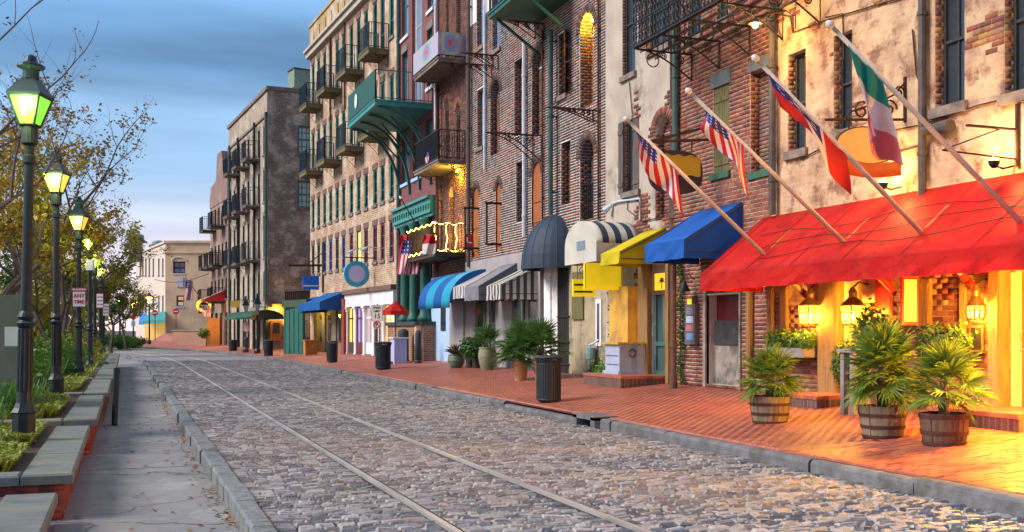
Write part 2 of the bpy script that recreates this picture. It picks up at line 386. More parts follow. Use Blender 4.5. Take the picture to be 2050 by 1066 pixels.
tag(bulk('paving_brick_field', [pbox(*q) for q in cells[300:]], [tuple(z * RN.uniform(.9, 1.08) for z in RN.choice(PPAL)) for q in cells[300:]], PBRICK, pave), kind='stuff')
kb = MB(); strip(kb, lambda s: KR + .02 + bend(s), lambda s: KR + .15 + bend(s), -4, 130, 2, .06)
kerb_r = kb.build('kerb_right', KERB); tag(kerb_r, kind='structure')
dr = onz(1168, 853, 0.0).y
s = 4.0
while s < 125:
    L_ = RN.uniform(1.5, 2.6) if s < 50 else 4
    if abs(s - dr) < 1.4 and s < dr: L_ = max(.3, dr - .45 - s)
    b, d = bend(s), bend(s + L_) - bend(s)
    if abs(s - dr + .45) < .02:      # storm drain inlet
        L_ = .9; q = MB()
        q.bx(KR - .1, KR + .35, s, s + .16, -.1, .17); q.bx(KR - .1, KR + .35, s + .74, s + .9, -.1, .17); q.bx(KR - .1, KR + .35, s, s + .9, .12, .19); q.bx(KR + .28, KR + .34, s + .16, s + .74, -.1, .12)
        q.build('drain_inlet', KERB, kerb_r)
    else:
        z = .15 + RN.uniform(-.015, .012)
        if dr + .4 < s < dr + 3: z = .085
        prof = [(0, -.1), (.0, z - .045), (.02, z - .012), (.05, z), (.16, z), (.16, -.1)]
        j = RN.uniform(-.02, .02)
        q = MB(); q.sheet([[V((KR + x + b + j, s + .012, zz)) for x, zz in prof], [V((KR + x + b + d + j, s + L_ - .012, zz)) for x, zz in prof]])
        q.add([(KR + x + b + j, s + .012, zz) for x, zz in prof], [tuple(range(6))]); q.build('kerb_stone', KERB, kerb_r)
    s += L_
# ------------------------------------------------------------------ facade toolkit
class Op: pass
class Fac:
    def __init__(s, O, ang, L, z0, z1, rev=.2, deep=9):
        a = math.radians(ang); s.O = V(O); s.ang = a; s.u = V((-math.sin(a), math.cos(a), 0)); s.n = V((-math.cos(a), -math.sin(a), 0))
        s.L, s.z0, s.z1, s.rev, s.deep = L, z0, z1, rev, deep; s.ops = []
    def P(s, u, z, d=0): return s.O + s.u * u + s.n * d + V((0, 0, z))
    def px(s, x, y, d=0):
        r = atZ(x, y, 1) - V((0, 0, EYE)); o = s.O + s.n * d; c = V((0, 0, EYE))
        t = (o - c).dot(s.n) / r.dot(s.n); p = c + r * t
        return (p - s.O).dot(s.u), p.z
    def op(s, x0, x1, yt, yb, arch=0, **k):       # opening from pixel bounds on the wall plane
        xm = (x0 + x1) / 2
        return s.opu(s.px(x1, 600)[0], s.px(x0, 600)[0], s.px(xm, yb)[1], s.px(xm, yt)[1], arch, **k)
    def opu(s, u0, u1, z0, z1, arch=0, **k):
        o = Op(); o.u0, o.u1, o.z0, o.z1 = u0, u1, z0, z1; o.um = (u0 + u1) / 2; o.arch = arch * (u1 - u0) / 2; o.zs = z1 - o.arch
        o.__dict__.update(k); s.ops.append(o); return o
    def arc(s, o, n=8): # points along the arch from u0 to u1
        return [(o.um - math.cos(math.pi * i / n) * (o.u1 - o.u0) / 2, o.zs + math.sin(math.pi * i / n) * o.arch) for i in range(n + 1)]
    def wall(s, mats, parent, name='wall', body=True):
        us = sorted({0, s.L} | {x for o in s.ops for x in (o.u0, o.u1)}); zs = sorted({s.z0, s.z1} | {x for o in s.ops for x in (o.z0, o.z1)})
        us = [x for x in us if 0 <= x <= s.L]; zs = [z for z in zs if s.z0 <= z <= s.z1]; m = MB()
        for i in range(len(us) - 1):
            run = None
            for j in range(len(zs)):
                solid = j < len(zs) - 1 and not any(o.u0 < (us[i] + us[i + 1]) / 2 < o.u1 and o.z0 < (zs[j] + zs[j + 1]) / 2 < o.z1 for o in s.ops)
                if solid and run is None: run = zs[j]
                if not solid and run is not None:
                    m.add([s.P(us[i], run), s.P(us[i + 1], run), s.P(us[i + 1], zs[j]), s.P(us[i], zs[j])], [(0, 1, 2, 3)]); run = None
        for o in s.ops:
            d = -getattr(o, 'rev', s.rev)
            if o.arch:
                A = s.arc(o); h = len(A) // 2
                m.add([s.P(o.u0, o.z1)] + [s.P(*p) for p in A[:h + 1]], [(0, i, i + 1) for i in range(1, h + 1)])
                m.add([s.P(o.u1, o.z1)] + [s.P(*p) for p in A[h:]], [(0, i, i + 1) for i in range(1, len(A) - h)])
                m.sheet([[s.P(*p) for p in A], [s.P(*p, d) for p in A]], 1)
            else:
                m.add([s.P(o.u0, o.z1), s.P(o.u1, o.z1), s.P(o.u1, o.z1, d), s.P(o.u0, o.z1, d)], [(0, 1, 2, 3)], 1)
            for u in (o.u0, o.u1): m.add([s.P(u, o.z0), s.P(u, o.zs), s.P(u, o.zs, d), s.P(u, o.z0, d)], [(0, 1, 2, 3)], 1)
            m.add([s.P(o.u0, o.z0), s.P(o.u1, o.z0), s.P(o.u1, o.z0, d), s.P(o.u0, o.z0, d)], [(0, 1, 2, 3)], 1)
        if body:
            b, D = -.0, -s.deep
            for q in ([(0, s.z0, b), (0, s.z0, D), (0, s.z1, D), (0, s.z1, b)], [(s.L, s.z0, b), (s.L, s.z0, D), (s.L, s.z1, D), (s.L, s.z1, b)],
                      [(0, s.z1, b), (s.L, s.z1, b), (s.L, s.z1, D), (0, s.z1, D)], [(0, s.z0, D), (s.L, s.z0, D), (s.L, s.z1, D), (0, s.z1, D)],
                      [(0, s.z0, -1.2), (s.L, s.z0, -1.2), (s.L, s.z1, -1.2), (0, s.z1, -1.2)]):
                m.add([s.P(*p) for p in q], [(0, 1, 2, 3)])
        return m.build(name, mats, parent)
    def cut(s, z, h, u0, u1, pad=0):
        iv = [(u0, u1)]
        for o in s.ops:
            zc = z + h / 2
            if o.z0 - pad < zc < o.z1 + (pad if not o.arch else 0):
                a, b = o.u0, o.u1
                if o.arch and zc > o.zs:
                    t = math.sqrt(max(0, 1 - ((zc - o.zs) / o.arch) ** 2)); a, b = o.um - t * (o.u1 - o.u0) / 2, o.um + t * (o.u1 - o.u0) / 2
                nv = []
                for p, q in iv:
                    if b <= p or a >= q: nv.append((p, q)); continue
                    if a > p: nv.append((p, a))
                    if b < q: nv.append((b, q))
                iv = nv
        return iv
    def lay(s, u0, u1, z0, z1, bl=.215, bh=.076, gap=.012, flemish=False, skip=None):
        out = []; r = 0; z = z0
        while z < z1 - bh * .6:
            for a, b in s.cut(z, bh, u0, u1):
                x = a - (bl / 2 if r % 2 else 0) + (a % bl) * 0; k = r % 2
                while x < b:
                    w_ = bl if not flemish or k % 2 == 0 else bl * .55
                    k += 1; p, q = max(x, a), min(x + w_, b)
                    if q - p > gap * 2 and not (skip and skip((p + q) / 2, z)): out.append((p + gap / 2, q - gap / 2, z + gap / 2, z + bh - gap / 2))
                    x += w_
            z += bh; r += 1
        return out
    def boxes(s, cells, proud=.012, back=.02, jit=.004):
        arr = []
        for a, b, z0, z1 in cells:
            d = proud + RN.uniform(-jit, jit)
            arr.append([s.P(a, z0, -back), s.P(b, z0, -back), s.P(b, z1, -back), s.P(a, z1, -back), s.P(a, z0, d), s.P(b, z0, d), s.P(b, z1, d), s.P(a, z1, d)])
        return arr
    def jambs(s, bh=.076, bl=.215, gap=.012):     # bricks on the far jamb of each opening
        arr = []
        for o in s.ops:
            if getattr(o, 'nojamb', 0): continue
            d = getattr(o, 'rev', s.rev); z = o.z0; r = 0
            while z + bh <= o.zs + .01:
                x = -(bl / 2) * (r % 2)
                while x < d:
                    p, q = max(x, 0) + gap / 2, min(x + bl, d) - gap / 2
                    if q - p > .02:
                        f = lambda dd, zz, e: s.P(o.u1 - e, zz, -dd)
                        a, b = z + gap / 2, z + bh - gap / 2
                        arr.append([f(p, a, -.02), f(q, a, -.02), f(q, b, -.02), f(p, b, -.02), f(p, a, .008), f(q, a, .008), f(q, b, .008), f(p, b, .008)])
                    x += bl
                z += bh; r += 1
        return arr
    def voussoirs(s, dep=.22):
        arr = []
        for o in s.ops:
            if o.arch and not getattr(o, 'noring', 0):
                R0 = (o.u1 - o.u0) / 2; n = max(9, int(math.pi * R0 / .08)); ky = o.arch / R0
                for i in range(n):
                    t0, t1 = math.pi * (i + .08) / n, math.pi * (i + .92) / n; r0, r1 = R0 + .005, R0 + dep
                    q = [(o.um - math.cos(t) * r, o.zs + math.sin(t) * r * ky) for t, r in ((t0, r0), (t1, r0), (t1, r1), (t0, r1))]
                    arr.append([s.P(*p, -.02) for p in q] + [s.P(*p, .022) for p in q])
        return arr
    def slab(s, mb, u0, u1, z0, z1, d0, d1, mi=0):
        mb.hexa([s.P(u0, z0, d0), s.P(u1, z0, d0), s.P(u1, z0, d1), s.P(u0, z0, d1), s.P(u0, z1, d0), s.P(u1, z1, d0), s.P(u1, z1, d1), s.P(u0, z1, d1)], mi); return mb
    def window(s, o, par, fm, pm=None, nx=2, nz=4, fw=.06, sill=STONE, name='window', bar=.022, silld=.07, off=0, sh=.12, head=None):
        d = -getattr(o, 'rev', s.rev) + off; m = MB(); pm = pm or GLASS
        A = s.arc(o, 10) if o.arch else [(o.u0, o.z1), (o.u1, o.z1)]
        outer = [(o.u0, o.z0)] + [(o.u0, o.zs)] * (1 if o.arch else 0) + (A[1:-1] if o.arch else A) + [(o.u1, o.zs)] * (1 if o.arch else 0) + [(o.u1, o.z0)]
        cz = (o.z0 + o.zs) / 2
        inner = [(min(max(p[0], o.u0 + fw), o.u1 - fw), max(o.z0 + fw, p[1] - (fw if p[1] > cz else 0))) for p in outer]
        k = len(outer)
        m.add([s.P(*p, d + .05) for p in outer] + [s.P(*p, d + .05) for p in inner] + [s.P(*p, d) for p in inner],
              [(i, (i + 1) % k, k + (i + 1) % k, k + i) for i in range(k)] + [(k + i, k + (i + 1) % k, 2 * k + (i + 1) % k, 2 * k + i) for i in range(k)])
        for i in range(1, nx): u = o.u0 + (o.u1 - o.u0) * i / nx; s.slab(m, u - bar / 2, u + bar / 2, o.z0 + fw, o.z1 - fw if not o.arch else o.z1 - fw * 1.5, d, d + .03)
        for j in range(1, nz):
            z = o.z0 + (o.z1 - o.z0) * j / nz; b = bar * (2 if j == nz // 2 else 1); iv = (o.u0 + fw * .6, o.u1 - fw * .6)
            if z < o.zs: s.slab(m, iv[0], iv[1], z - b / 2, z + b / 2, d + .002, d + .034 + (.01 if b > bar else 0))
        w_ = m.build(name, fm, par)
        q = MB(); q.add([s.P(*p, d + .004) for p in outer], [tuple(range(k))]); q.build('pane', pm, w_)
        if sill:
            q = MB(); s.slab(q, o.u0 - .07, o.u1 + .07, o.z0 - sh, o.z0 + .01, -.1, silld); q.build('sill', sill, w_)
        if head:
            q = MB(); s.slab(q, o.u0 - .08, o.u1 + .08, o.z1 - .003, o.z1 + .28, -.1, .03); q.build('lintel', head, w_)
        return w_
    def fill(s, o, par, mt, name, off=0):         # a blind panel closing an opening
        d = -getattr(o, 'rev', s.rev) + off
        k = ([(o.u0, o.z0)] + s.arc(o, 10) + [(o.u1, o.z0)]) if o.arch else [(o.u0, o.z0), (o.u0, o.z1), (o.u1, o.z1), (o.u1, o.z0)]
        q = MB(); q.add([s.P(*p, d) for p in k], [tuple(range(len(k)))]); return q.build(name, mt, par)
    def bricked(s, o, par, mt, col, backm, name='bricked_panel'):
        w_ = s.fill(o, par, backm, name); d = -getattr(o, 'rev', s.rev); ops, s.ops = s.ops, []
        cells = s.lay(o.u0, o.u1, o.z0, o.zs, gap=.014)
        if o.arch:
            z = o.zs
            while z < o.z1 - .07:
                t = math.sqrt(max(0, 1 - ((z + .05 - o.zs) / o.arch) ** 2)) * (o.u1 - o.u0) / 2
                cells += s.lay(o.um - t, o.um + t, z, z + .07); z += .076
        s.ops = ops
        sv = s.O; s.O = s.O + s.n * d; arr = s.boxes(cells, .01); s.O = sv
        if arr: tag(bulk('brick_infill', arr, [tuple(x * RN.uniform(.7, 1.25) for x in RN.choice(col)) for _ in arr], mt, w_), kind='stuff')
        return w_
    def shutter(s, o, u0, u1, z0, z1, par, mt, d=.03, boards=3, ang=0, name='shutter', hinge=None):
        m = MB(); n = boards
        for i in range(n):
            a, b = u0 + (u1 - u0) * i / n + .004, u0 + (u1 - u0) * (i + 1) / n - .004; s.slab(m, a, b, z0, z1, d, d + .03)
        for f in (.12, .85): z = z0 + (z1 - z0) * f; s.slab(m, u0 + .01, u1 - .01, z - .05, z + .05, d + .03, d + .05)
        return m.build(name, mt, par)
    def pipe(s, x, par, mt, r=.05, z0=None, z1=None, d=.09, name='drainpipe', y0=None, y1=None, n=8):
        u = s.px(x, 600, d)[0]; z0 = s.px(x, y0, d)[1] if y0 is not None else z0; z1 = s.px(x, y1, d)[1] if y1 is not None else (z1 if z1 is not None else s.z1 - .3)
        m = MB(); m.tube([s.P(u, z0, d), s.P(u, z1, d)], r, n)
        z = z0 + .6
        while z < z1: m.tube([s.P(u, z, d), s.P(u, z + .06, d)], r * 1.25, n); s.slab(m, u - .015, u + .015, z, z + .05, 0, d); z += 2.1
        return m.build(name, mt, par)
def palette_bricks(fac, cells, pal, mt, par, nsep=300, name='brick', proud=.012, key=None):
    """nearest bricks as single parts, the rest as one mesh"""
    if nsep:
        full = sorted(cells, key=key or (lambda q: q[0])); sep_, rest = full[:nsep], full[nsep:]
        for a, b, z0, z1 in sep_:
            k = RN.choice(pal); kk = (k, id(fac))
            key_ = (tuple(k), mt.name)
            if key_ not in BRM: BRM[key_] = MB().bx(-.02, 1, 0, 1, 0, 1, 0, tuple(k)).mesh(name, mt)
            o = bpy.data.objects.new(name, BRM[key_]); link(o, par)
            p = fac.P(b, z0, -.02)
            # local x -> outward normal, y -> backwards along the wall, z up
            o.rotation_euler = (0, 0, fac.ang + math.pi); o.location = p - V((0, 0, 0)); o.scale = (.02 + proud + RN.uniform(-.004, .004), b - a, z1 - z0)
        cells = rest
    arr = fac.boxes(cells, proud)
    return arr, [tuple(x * RN.uniform(.75, 1.2) for x in RN.choice(pal)) for _ in arr]
BRM = {}
def scroll(mb, fac, u, zt, proj, drop, r=.012, mi=0):      # wrought iron scroll bracket in a vertical plane square to the wall
    P = lambda d, z: fac.P(u, z, d)
    mb.tube([P(0, zt), P(proj, zt)], r * 1.3, 5, mi); mb.tube([P(.02, zt), P(.02, zt - drop)], r * 1.2, 5, mi)
    pts = []
    for i in range(22):
        t = i / 21; pts.append(P(proj * (.98 * (1 - t) ** 1.0) + .02, zt - drop * (1 - math.cos(t * math.pi / 2)) * 1.0))
    mb.tube(pts, r, 5, mi)
    for cx_, cz_, rr in ((proj * .22, zt - drop * .28, min(proj, drop) * .2), (proj * .52, zt - drop * .18, min(proj, drop) * .14)):
        mb.tube([P(cx_ + rr * (1 - k / 26) * math.cos(k * .5), cz_ + rr * (1 - k / 26) * math.sin(k * .5)) for k in range(24)], r * .8, 4, mi)
def balcony(fac, par, u0, u1, z, proj, floor_m, rail_m, h=1.0, gap=.11, fl=.16, name='balcony', solid=None, brackets=2, drop=.5, bm=None):
    m = MB(); fac.slab(m, u0, u1, z - fl, z, 0, proj); fac.slab(m, u0 - .03, u1 + .03, z - .05, z + .005, 0, proj + .03)
    b = m.build(name, floor_m, par); r = MB()
    cor = [(u0 + .03, .02), (u0 + .03, proj - .03), (u1 - .03, proj - .03), (u1 - .03, .02)]
    for (a, da), (c_, dc) in zip(cor, cor[1:]):
        for hh in (z + .08, z + h): r.bar(fac.P(a, hh, da), fac.P(c_, hh, dc), .035, .03)
        n = max(2, int(math.hypot(a - c_, da - dc) / gap))
        for i in range(n + 1):
            t = i / n; p = (a + (c_ - a) * t, da + (dc - da) * t); w_ = .02 if 0 < i < n else .035
            r.bar(fac.P(p[0], z, p[1]), fac.P(p[0], z + h, p[1]), w_, w_)
    r.build('railing', rail_m, b)
    if solid:
        q = MB(); (a, da), (c_, dc) = cor[1], cor[2]
        q.hexa([fac.P(a, z + .1, da + .025), fac.P(c_, z + .1, dc + .025), fac.P(c_, z + .1, dc + .035), fac.P(a, z + .1, da + .035), fac.P(a, z + h, da + .025), fac.P(c_, z + h, dc + .025), fac.P(c_, z + h, dc + .035), fac.P(a, z + h, da + .035)])
        q.build('panel', solid, b)
    if brackets:
        for i in range(brackets): q = MB(); scroll(q, fac, u0 + .12 + (u1 - u0 - .24) * i / max(1, brackets - 1), z - fl, proj * .85, drop); q.build('bracket', bm or rail_m, b)
    return b
# ------------------------------------------------------------------ the row of warehouses along the pavement
W = 11.3
SB = {}
for nm, x in (('AB', 1545), ('BC', 1345), ('CD', 1216), ('DE', 936), ('EF', 876), ('F2', 799)): SB[nm] = onl(x, 600, W).y
BASE = .1
def brickmat(name): return mat(name, (1, 1, 1), (.7, .68, .66), (.5, .47, .45), sc1=12, sc3=2.0, t3=.62, rough=.85, bump=.5, bs=70, attr=True)
BRICK = brickmat('fired_brick')
MORT_W = mat('white_mortar', (.78, .73, .70), (.62, .57, .55), sc1=7)
MORT_P = mat('pale_mortar', (.62, .52, .46), (.46, .36, .31), sc1=5)
PAL_B = [(.30, .105, .06), (.25, .08, .05), (.35, .14, .08), (.22, .07, .05), (.28, .12, .085), (.18, .06, .05)]
PAL_D = [(.14, .085, .075), (.09, .06, .06), (.2, .10, .07), (.12, .085, .09), (.24, .10, .055), (.075, .055, .055)]
PAL_R = [(.26, .09, .055), (.2, .07, .05), (.32, .13, .08), (.17, .07, .055)]
PAL_O = [(.36, .17, .08), (.3, .12, .06), (.24, .1, .06), (.42, .22, .1)]

# ---- A: peeling cream stucco building with the red awning
STUCCO = mat('peeling_stucco', (.56, .385, .24), (.38, .23, .145), (.22, .105, .065), sc1=2.6, sc3=2.4, t3=.55, rough=.9, bump=.9, bs=14, tex=bricktex(.23, .082, (.6, .44, .3), (.95, .92, .9), amt=.1))
sA0 = 6.0
A = Fac((W, sA0, 0), 0, SB['AB'] - sA0, BASE, 12, rev=.2)
bA = thing('stucco_building', 'peeling cream stucco building above the long red awning', 'building', (W, 11, zp(W)))
for x0, x1, yt, yb in ((1578, 1613, 104, 302), (1669, 1706, 66, 262), (1872, 1931, -60, 212), (2011, 2075, -120, 184)): A.op(x0, x1, yt, yb)
w4 = A.ops[:]
dA1 = A.op(1690, 1726, 560, 792, rev=.35, nojamb=1); dA2 = A.op(2024, 2110, 540, 845, rev=.25, nojamb=1); sA = A.op(1508, 1542, 585, 715, rev=.15, nojamb=1)
A.wall([STUCCO, MORT_P], bA)
FR_D = mat('dark_frame', (.03, .028, .028), (.05, .045, .045), rough=.5)
for o in w4: A.window(o, bA, FR_D, nx=2, nz=2, fw=.055, sill=STONE, sh=.14)
A.window(sA, bA, WOODD, nx=2, nz=1, sill=None)
def door(fac, o, par, fm, pm, lower=.35, name='door', label=None):
    d = -getattr(o, 'rev', fac.rev); m = MB(); fw = .1
    for a, b, z0, z1 in ((o.u0, o.u0 + fw, o.z0, o.z1), (o.u1 - fw, o.u1, o.z0, o.z1), (o.u0 + fw, o.u1 - fw, o.z1 - fw, o.z1), (o.u0 + fw, o.u1 - fw, o.z0, o.z0 + fw * 1.6), (o.u0 + fw, o.u1 - fw, o.z0 + lower * (o.z1 - o.z0), o.z0 + lower * (o.z1 - o.z0) + fw)):
        fac.slab(m, a, b, z0, z1, d, d + .06)
    t = m.build(name, fm, par); q = MB(); fac.slab(q, o.u0 + fw, o.u1 - fw, o.z0 + fw, o.z1 - fw, d, d + .02); q.build('pane', pm, t)
    q = MB(); u = o.u1 - fw * .5; q.tube([fac.P(u, o.z0 + .95, d + .06), fac.P(u, o.z0 + .95, d + .12), fac.P(u, o.z0 + 1.2, d + .12), fac.P(u, o.z0 + 1.2, d + .06)], .012, 6); q.build('handle', STEEL, t)
    if label: t['label'] = label
    return t
door(A, dA1, bA, WOODY, GLASSW); door(A, dA2, bA, WOODY, GLASSW)
# timber posts framing the doors and shopfront
m0 = [(1652, 1688, 545, 800, .16), (2000, 2023, 540, 850, .2), (1843, 1868, 560, 810, .07), (1500, 1508, 580, 775, .08), (1566, 1580, 575, 720, .06), (1540, 1552, 575, 720, .06), (1925, 1936, 560, 690, .05)]
for x0, x1, yt, yb, dd in m0:
    u0, u1 = A.px(x1, 600)[0], A.px(x0, 600)[0]; z0, z1 = A.px((x0 + x1) / 2, yb)[1], A.px((x0 + x1) / 2, yt)[1]
    q = MB(); A.slab(q, u0, u1, max(z0, zp(W)), z1, -.02, dd); A.slab(q, u0 + .02, u1 - .02, max(z0, zp(W)) + .02, z1 - .05, dd, dd + .012); q.build('timber_post', WOODY, bA)
# exposed brick low on the wall, and patches where the stucco has come away
def skipA(u, z):
    x = vnoise(u * 1.7, z * 1.9, 5) + .3 * vnoise(u * 6, z * 6, 6)
    if z < 1.7 + .5 * vnoise(u * 2, 1, 2): return False
    if z < 3.2: return x < .8
    return x + .12 * (RN.random() - .5) < 1.03 or any(o.u0 - .05 < u < o.u1 + .05 and o.z0 - .2 < z < o.z1 + .05 for o in w4)
cells = A.lay(0, A.L, zp(W) - .1, 3.1, bl=.23, bh=.082, skip=skipA)
arr, col = palette_bricks(A, cells, PAL_B + PAL_O, BRICK, bA, 300, key=lambda q: 99 if not (0 < (2050 - 250)) else abs(q[0] - 5.2) + q[2] * 1.2)
up = A.lay(0, A.L, 3.1, 9.5, bl=.23, bh=.082, skip=skipA)
arr += A.boxes(up, .006) + A.jambs(.082, .23); n = len(arr) - len(col)
col += [tuple(x * RN.uniform(.75, 1.2) for x in RN.choice(PAL_O)) for _ in range(n)]
tag(bulk('brickwork', arr, col, BRICK, bA), kind='stuff')
A.pipe(1846, bA, PIPEB, .06, y0=392, d=.1); A.pipe(1546, bA, PIPEB, .065, y0=430, d=.12)
# cables and conduits clipped to the wall
m = MB()
for pts in (((1606, 320), (1700, 268), (1790, 262), (1850, 250), (1960, 212), (2060, 188)), ((1690, 330), (1780, 312), (1845, 292)), ((1590, 66), (1660, 40), (1760, 10), (1900, -30)), ((1562, 30), (1585, 34), (1590, 66)), ((1655, 36), (1690, 28), (1692, 120)), ((1830, 60), (1838, 150), (1850, 180), (1842, 230))):
    m.tube([A.P(*A.px(x, y), .03) for x, y in pts], .014, 5)
m.build('cable', RUST, bA)
m = MB(); u, z = A.px(1885, 262); m.tube([A.P(u - .25, z, .14), A.P(u + .25, z + .02, .14)], .075, 10); m.tube([A.P(u - .25, z, .14), A.P(u - .33, z, .14)], .1, 10); A.slab(m, u - .03, u + .03, z - .02, z + .08, 0, .14); m.build('floodlight', PIPEB, bA)
m = MB(); u, z = A.px(2040, 290)
m.tube([A.P(u, z + .55, .04), A.P(u, z - .3, .04)], .025, 6); m.tube([A.P(u, z + .2, .04), A.P(u, z + .2, .9)], .02, 6); m.tube([A.P(u, z - .2, .04), A.P(u, z - .15, 1.3)], .012, 6); m.tube([A.P(u, z + .2, .3), A.P(u, z - .15, 1.3)], .01, 6); m.build('wall_bracket', RUST, bA)

# ---- B: orange-red brick house
B = Fac((W + .03, SB['AB'], 0), 0, SB['BC'] - SB['AB'], BASE, 12.5, rev=.12)
bB = thing('brick_house', 'orange red brick house behind the plain blue awning', 'building', (W, 18.5, zp(W)))
oS = B.op(1428, 1460, 172, 347); oK = B.op(1502, 1541, 138, 343, rev=.2); oU1 = B.op(1434, 1458, -120, 40); oU2 = B.op(1376, 1404, -90, 72); oD = B.op(1415, 1482, 590, 772, rev=.3, nojamb=1)
B.wall([MORT_P, MORT_P], bB)
for o in (oU1, oU2): B.window(o, bB, GREENP, nx=2, nz=2)
OLIVE = mat('olive_shutter', (.16, .14, .05), (.09, .085, .04), stretch=(6, 6, .6), sc1=4); SILLG = mat('mossy_sill', (.03, .12, .08), (.05, .08, .06))
SLATE = mat('slate_lintel', (.15, .17, .18), (.09, .1, .11))
wS = B.window(oS, bB, FR_D, nx=1, nz=1, sill=SILLG, head=SLATE)
B.shutter(oS, oS.u0 + .02, oS.um - .005, oS.z0, oS.z1, wS, OLIVE, -.05, 3); B.shutter(oS, oS.um + .005, oS.u1 - .02, oS.z0, oS.z1, wS, OLIVE, -.05, 3)
wK = B.bricked(oK, bB, BRICK, [(.2, .1, .085), (.16, .08, .07), (.24, .13, .11)], MORT_P)
q = MB(); B.slab(q, oK.u0 - .05, oK.u1 + .05, oK.z0 - .13, oK.z0, -.1, .05); q.build('sill', SILLG, wK); q = MB(); B.slab(q, oK.u0 - .05, oK.u1 + .05, oK.z1, oK.z1 + .22, -.05, .02); q.build('lintel', SLATE, wK)
# alcove with dark red panel, blackboard and concrete below
CONC = mat('stained_concrete', (.3, .26, .22), (.2, .17, .15), (.1, .095, .085), sc1=4, sc3=1.6)
DRED = mat('oxblood_paint', (.13, .008, .014), (.08, .006, .01), rough=.4); BLACKB = mat('blackboard', (.02, .022, .022), (.045, .045, .045), (.09, .09, .09), sc1=5, sc3=5, t3=.66, rough=.7)
m = MB(); zb = B.px(1448, 690)[1]; zc = B.px(1448, 642)[1]
B.slab(m, oD.u0, oD.u1, zc - .02, oD.z1, -.3, -.24); m.build('alcove_panel', DRED, bB)
m = MB(); B.slab(m, oD.u0, oD.u1, oD.z0 - .2, zb, -.3, -.18); m.build('concrete_apron', CONC, bB)
m = MB(); B.slab(m, oD.u0 + .03, oD.u1 - .05, zb - .02, zc, -.24, -.16); m.build('blackboard', BLACKB, bB)
m = MB(); B.slab(m, oD.u1, oD.u1 + .1, zp(W), oD.z1 + .1, -.05, .04); B.slab(m, oD.u0 - .06, oD.u0, zp(W), oD.z1 + .1, -.05, .04); m.build('door_jamb', CONC, bB)
cells = B.lay(0, B.L, zp(W) - .1, 9.6, bh=.084, bl=.235, gap=.018)
arr, col = palette_bricks(B, cells, PAL_B, BRICK, bB, 300, key=lambda q: 60 if 0 < B.px(1300, 600)[0] < q[0] else q[0] * .8 + abs(q[2] - 3.9))
J = B.jambs(.084); tag(bulk('brickwork', arr + J, col + [RN.choice(PAL_B) for _ in J], BRICK, bB), kind='stuff')
B.pipe(1352, bB, PIPEG, .07, y0=405, y1=-80, d=.1)
# ---- C: grey stucco house with brick showing through
STUG = mat('grey_stucco', (.46, .39, .32), (.36, .29, .24), (.2, .165, .14), sc1=1.3, sc3=.8, t3=.6, rough=.9, bump=.4, bs=24)
Cf = Fac((W - .05, SB['BC'], 0), 0, SB['CD'] - SB['BC'], BASE, 13, rev=.14)
bC = thing('stucco_house', 'narrow grey stucco house behind the yellow awning', 'building', (W, 22, zp(W)))
o1 = Cf.op(1246, 1272, -60, 150); o2 = Cf.op(1250, 1280, 238, 384); o3 = Cf.op(1312, 1343, 232, 440, arch=.9, rev=.22); o4 = Cf.op(1300, 1342, -60, 95)
oG = Cf.op(1306, 1341, 545, 757, rev=.1, nojamb=1); oP = Cf.op(1276, 1294, 575, 745, rev=.15, nojamb=1)
Cf.wall([STUG, MORT_P], bC)
Cf.window(o1, bC, FR_D, nx=1, nz=2); Cf.window(o4, bC, GREENP, nx=2, nz=2)
w2 = Cf.window(o2, bC, FR_D, nx=1, nz=1)
OLDW = mat('weathered_shutter', (.13, .10, .09), (.08, .06, .055), stretch=(6, 6, .6))
Cf.shutter(o2, o2.u0 + .01, o2.um, o2.z0, o2.z1, w2, OLDW, -.05, 2); Cf.shutter(o2, o2.u1 - .02, o2.u1 + .24, o2.z0, o2.z1, w2, OLDW, .02, 2)
Cf.bricked(o3, bC, BRICK, PAL_R, MORT_P)
MUST = mat('mustard_wall', (.62, .36, .06), (.48, .25, .05), (.35, .2, .08), sc1=3, sc3=1.5)
# lower front: yellow pier, green glazed door under a painted transom, timber posts
m = MB(); Cf.slab(m, Cf.px(1280, 600)[0], Cf.px(1242, 600)[0], zp(W) - .05, Cf.px(1260, 575)[1], 0, .3); m.build('yellow_pier', MUST, bC)
GDOOR = mat('green_door', (.05, .13, .12), (.03, .09, .08), rough=.5)
gd = door(Cf, oG, bC, GDOOR, glass('shop_glass', (.05, .09, .08), .1), .3)
q = MB(); Cf.slab(q, oG.u0, oG.u1, oG.z1 - .5, oG.z1 - .42, -.1, -.0); q.build('transom_bar', WOODY, gd)
q = MB(); Cf.slab(q, oG.u0 + .05, oG.u1 - .05, oG.z1 - .4, oG.z1 - .02, -.09, -.03); q.build('transom_panel', mat('amber_glass', (.6, .35, .03), (.5, .28, .02), emit=(1, .55, .03), es=.35, bump=0), gd)
q = MB(); u_ = oG.um; zt_ = oG.z1 - .21   # black palm motif on the amber transom
for k in range(7):
    a = math.pi * (.0 + k / 6); q.bar(Cf.P(u_, zt_, -.02), Cf.P(u_ + .13 * math.cos(a), zt_ + .11 * math.sin(a) - .02, -.02), .012, .02)
q.bar(Cf.P(u_, zt_, -.02), Cf.P(u_, zt_ - .17, -.02), .012, .015); q.build('palm_motif', IRON, gd)
for x0, x1 in ((1286, 1305), (1341, 1347)):
    q = MB(); Cf.slab(q, Cf.px(x1, 600)[0], Cf.px(x0, 600)[0], zp(W), Cf.px(x0, 470)[1], -.02, .12); q.build('timber_post', WOODY, bC)
Cf.window(oP, bC, WOODD, glass('amber_pane', (.3, .18, .04), .2, (1, .55, .08), .5), nx=1, nz=2, sill=None)
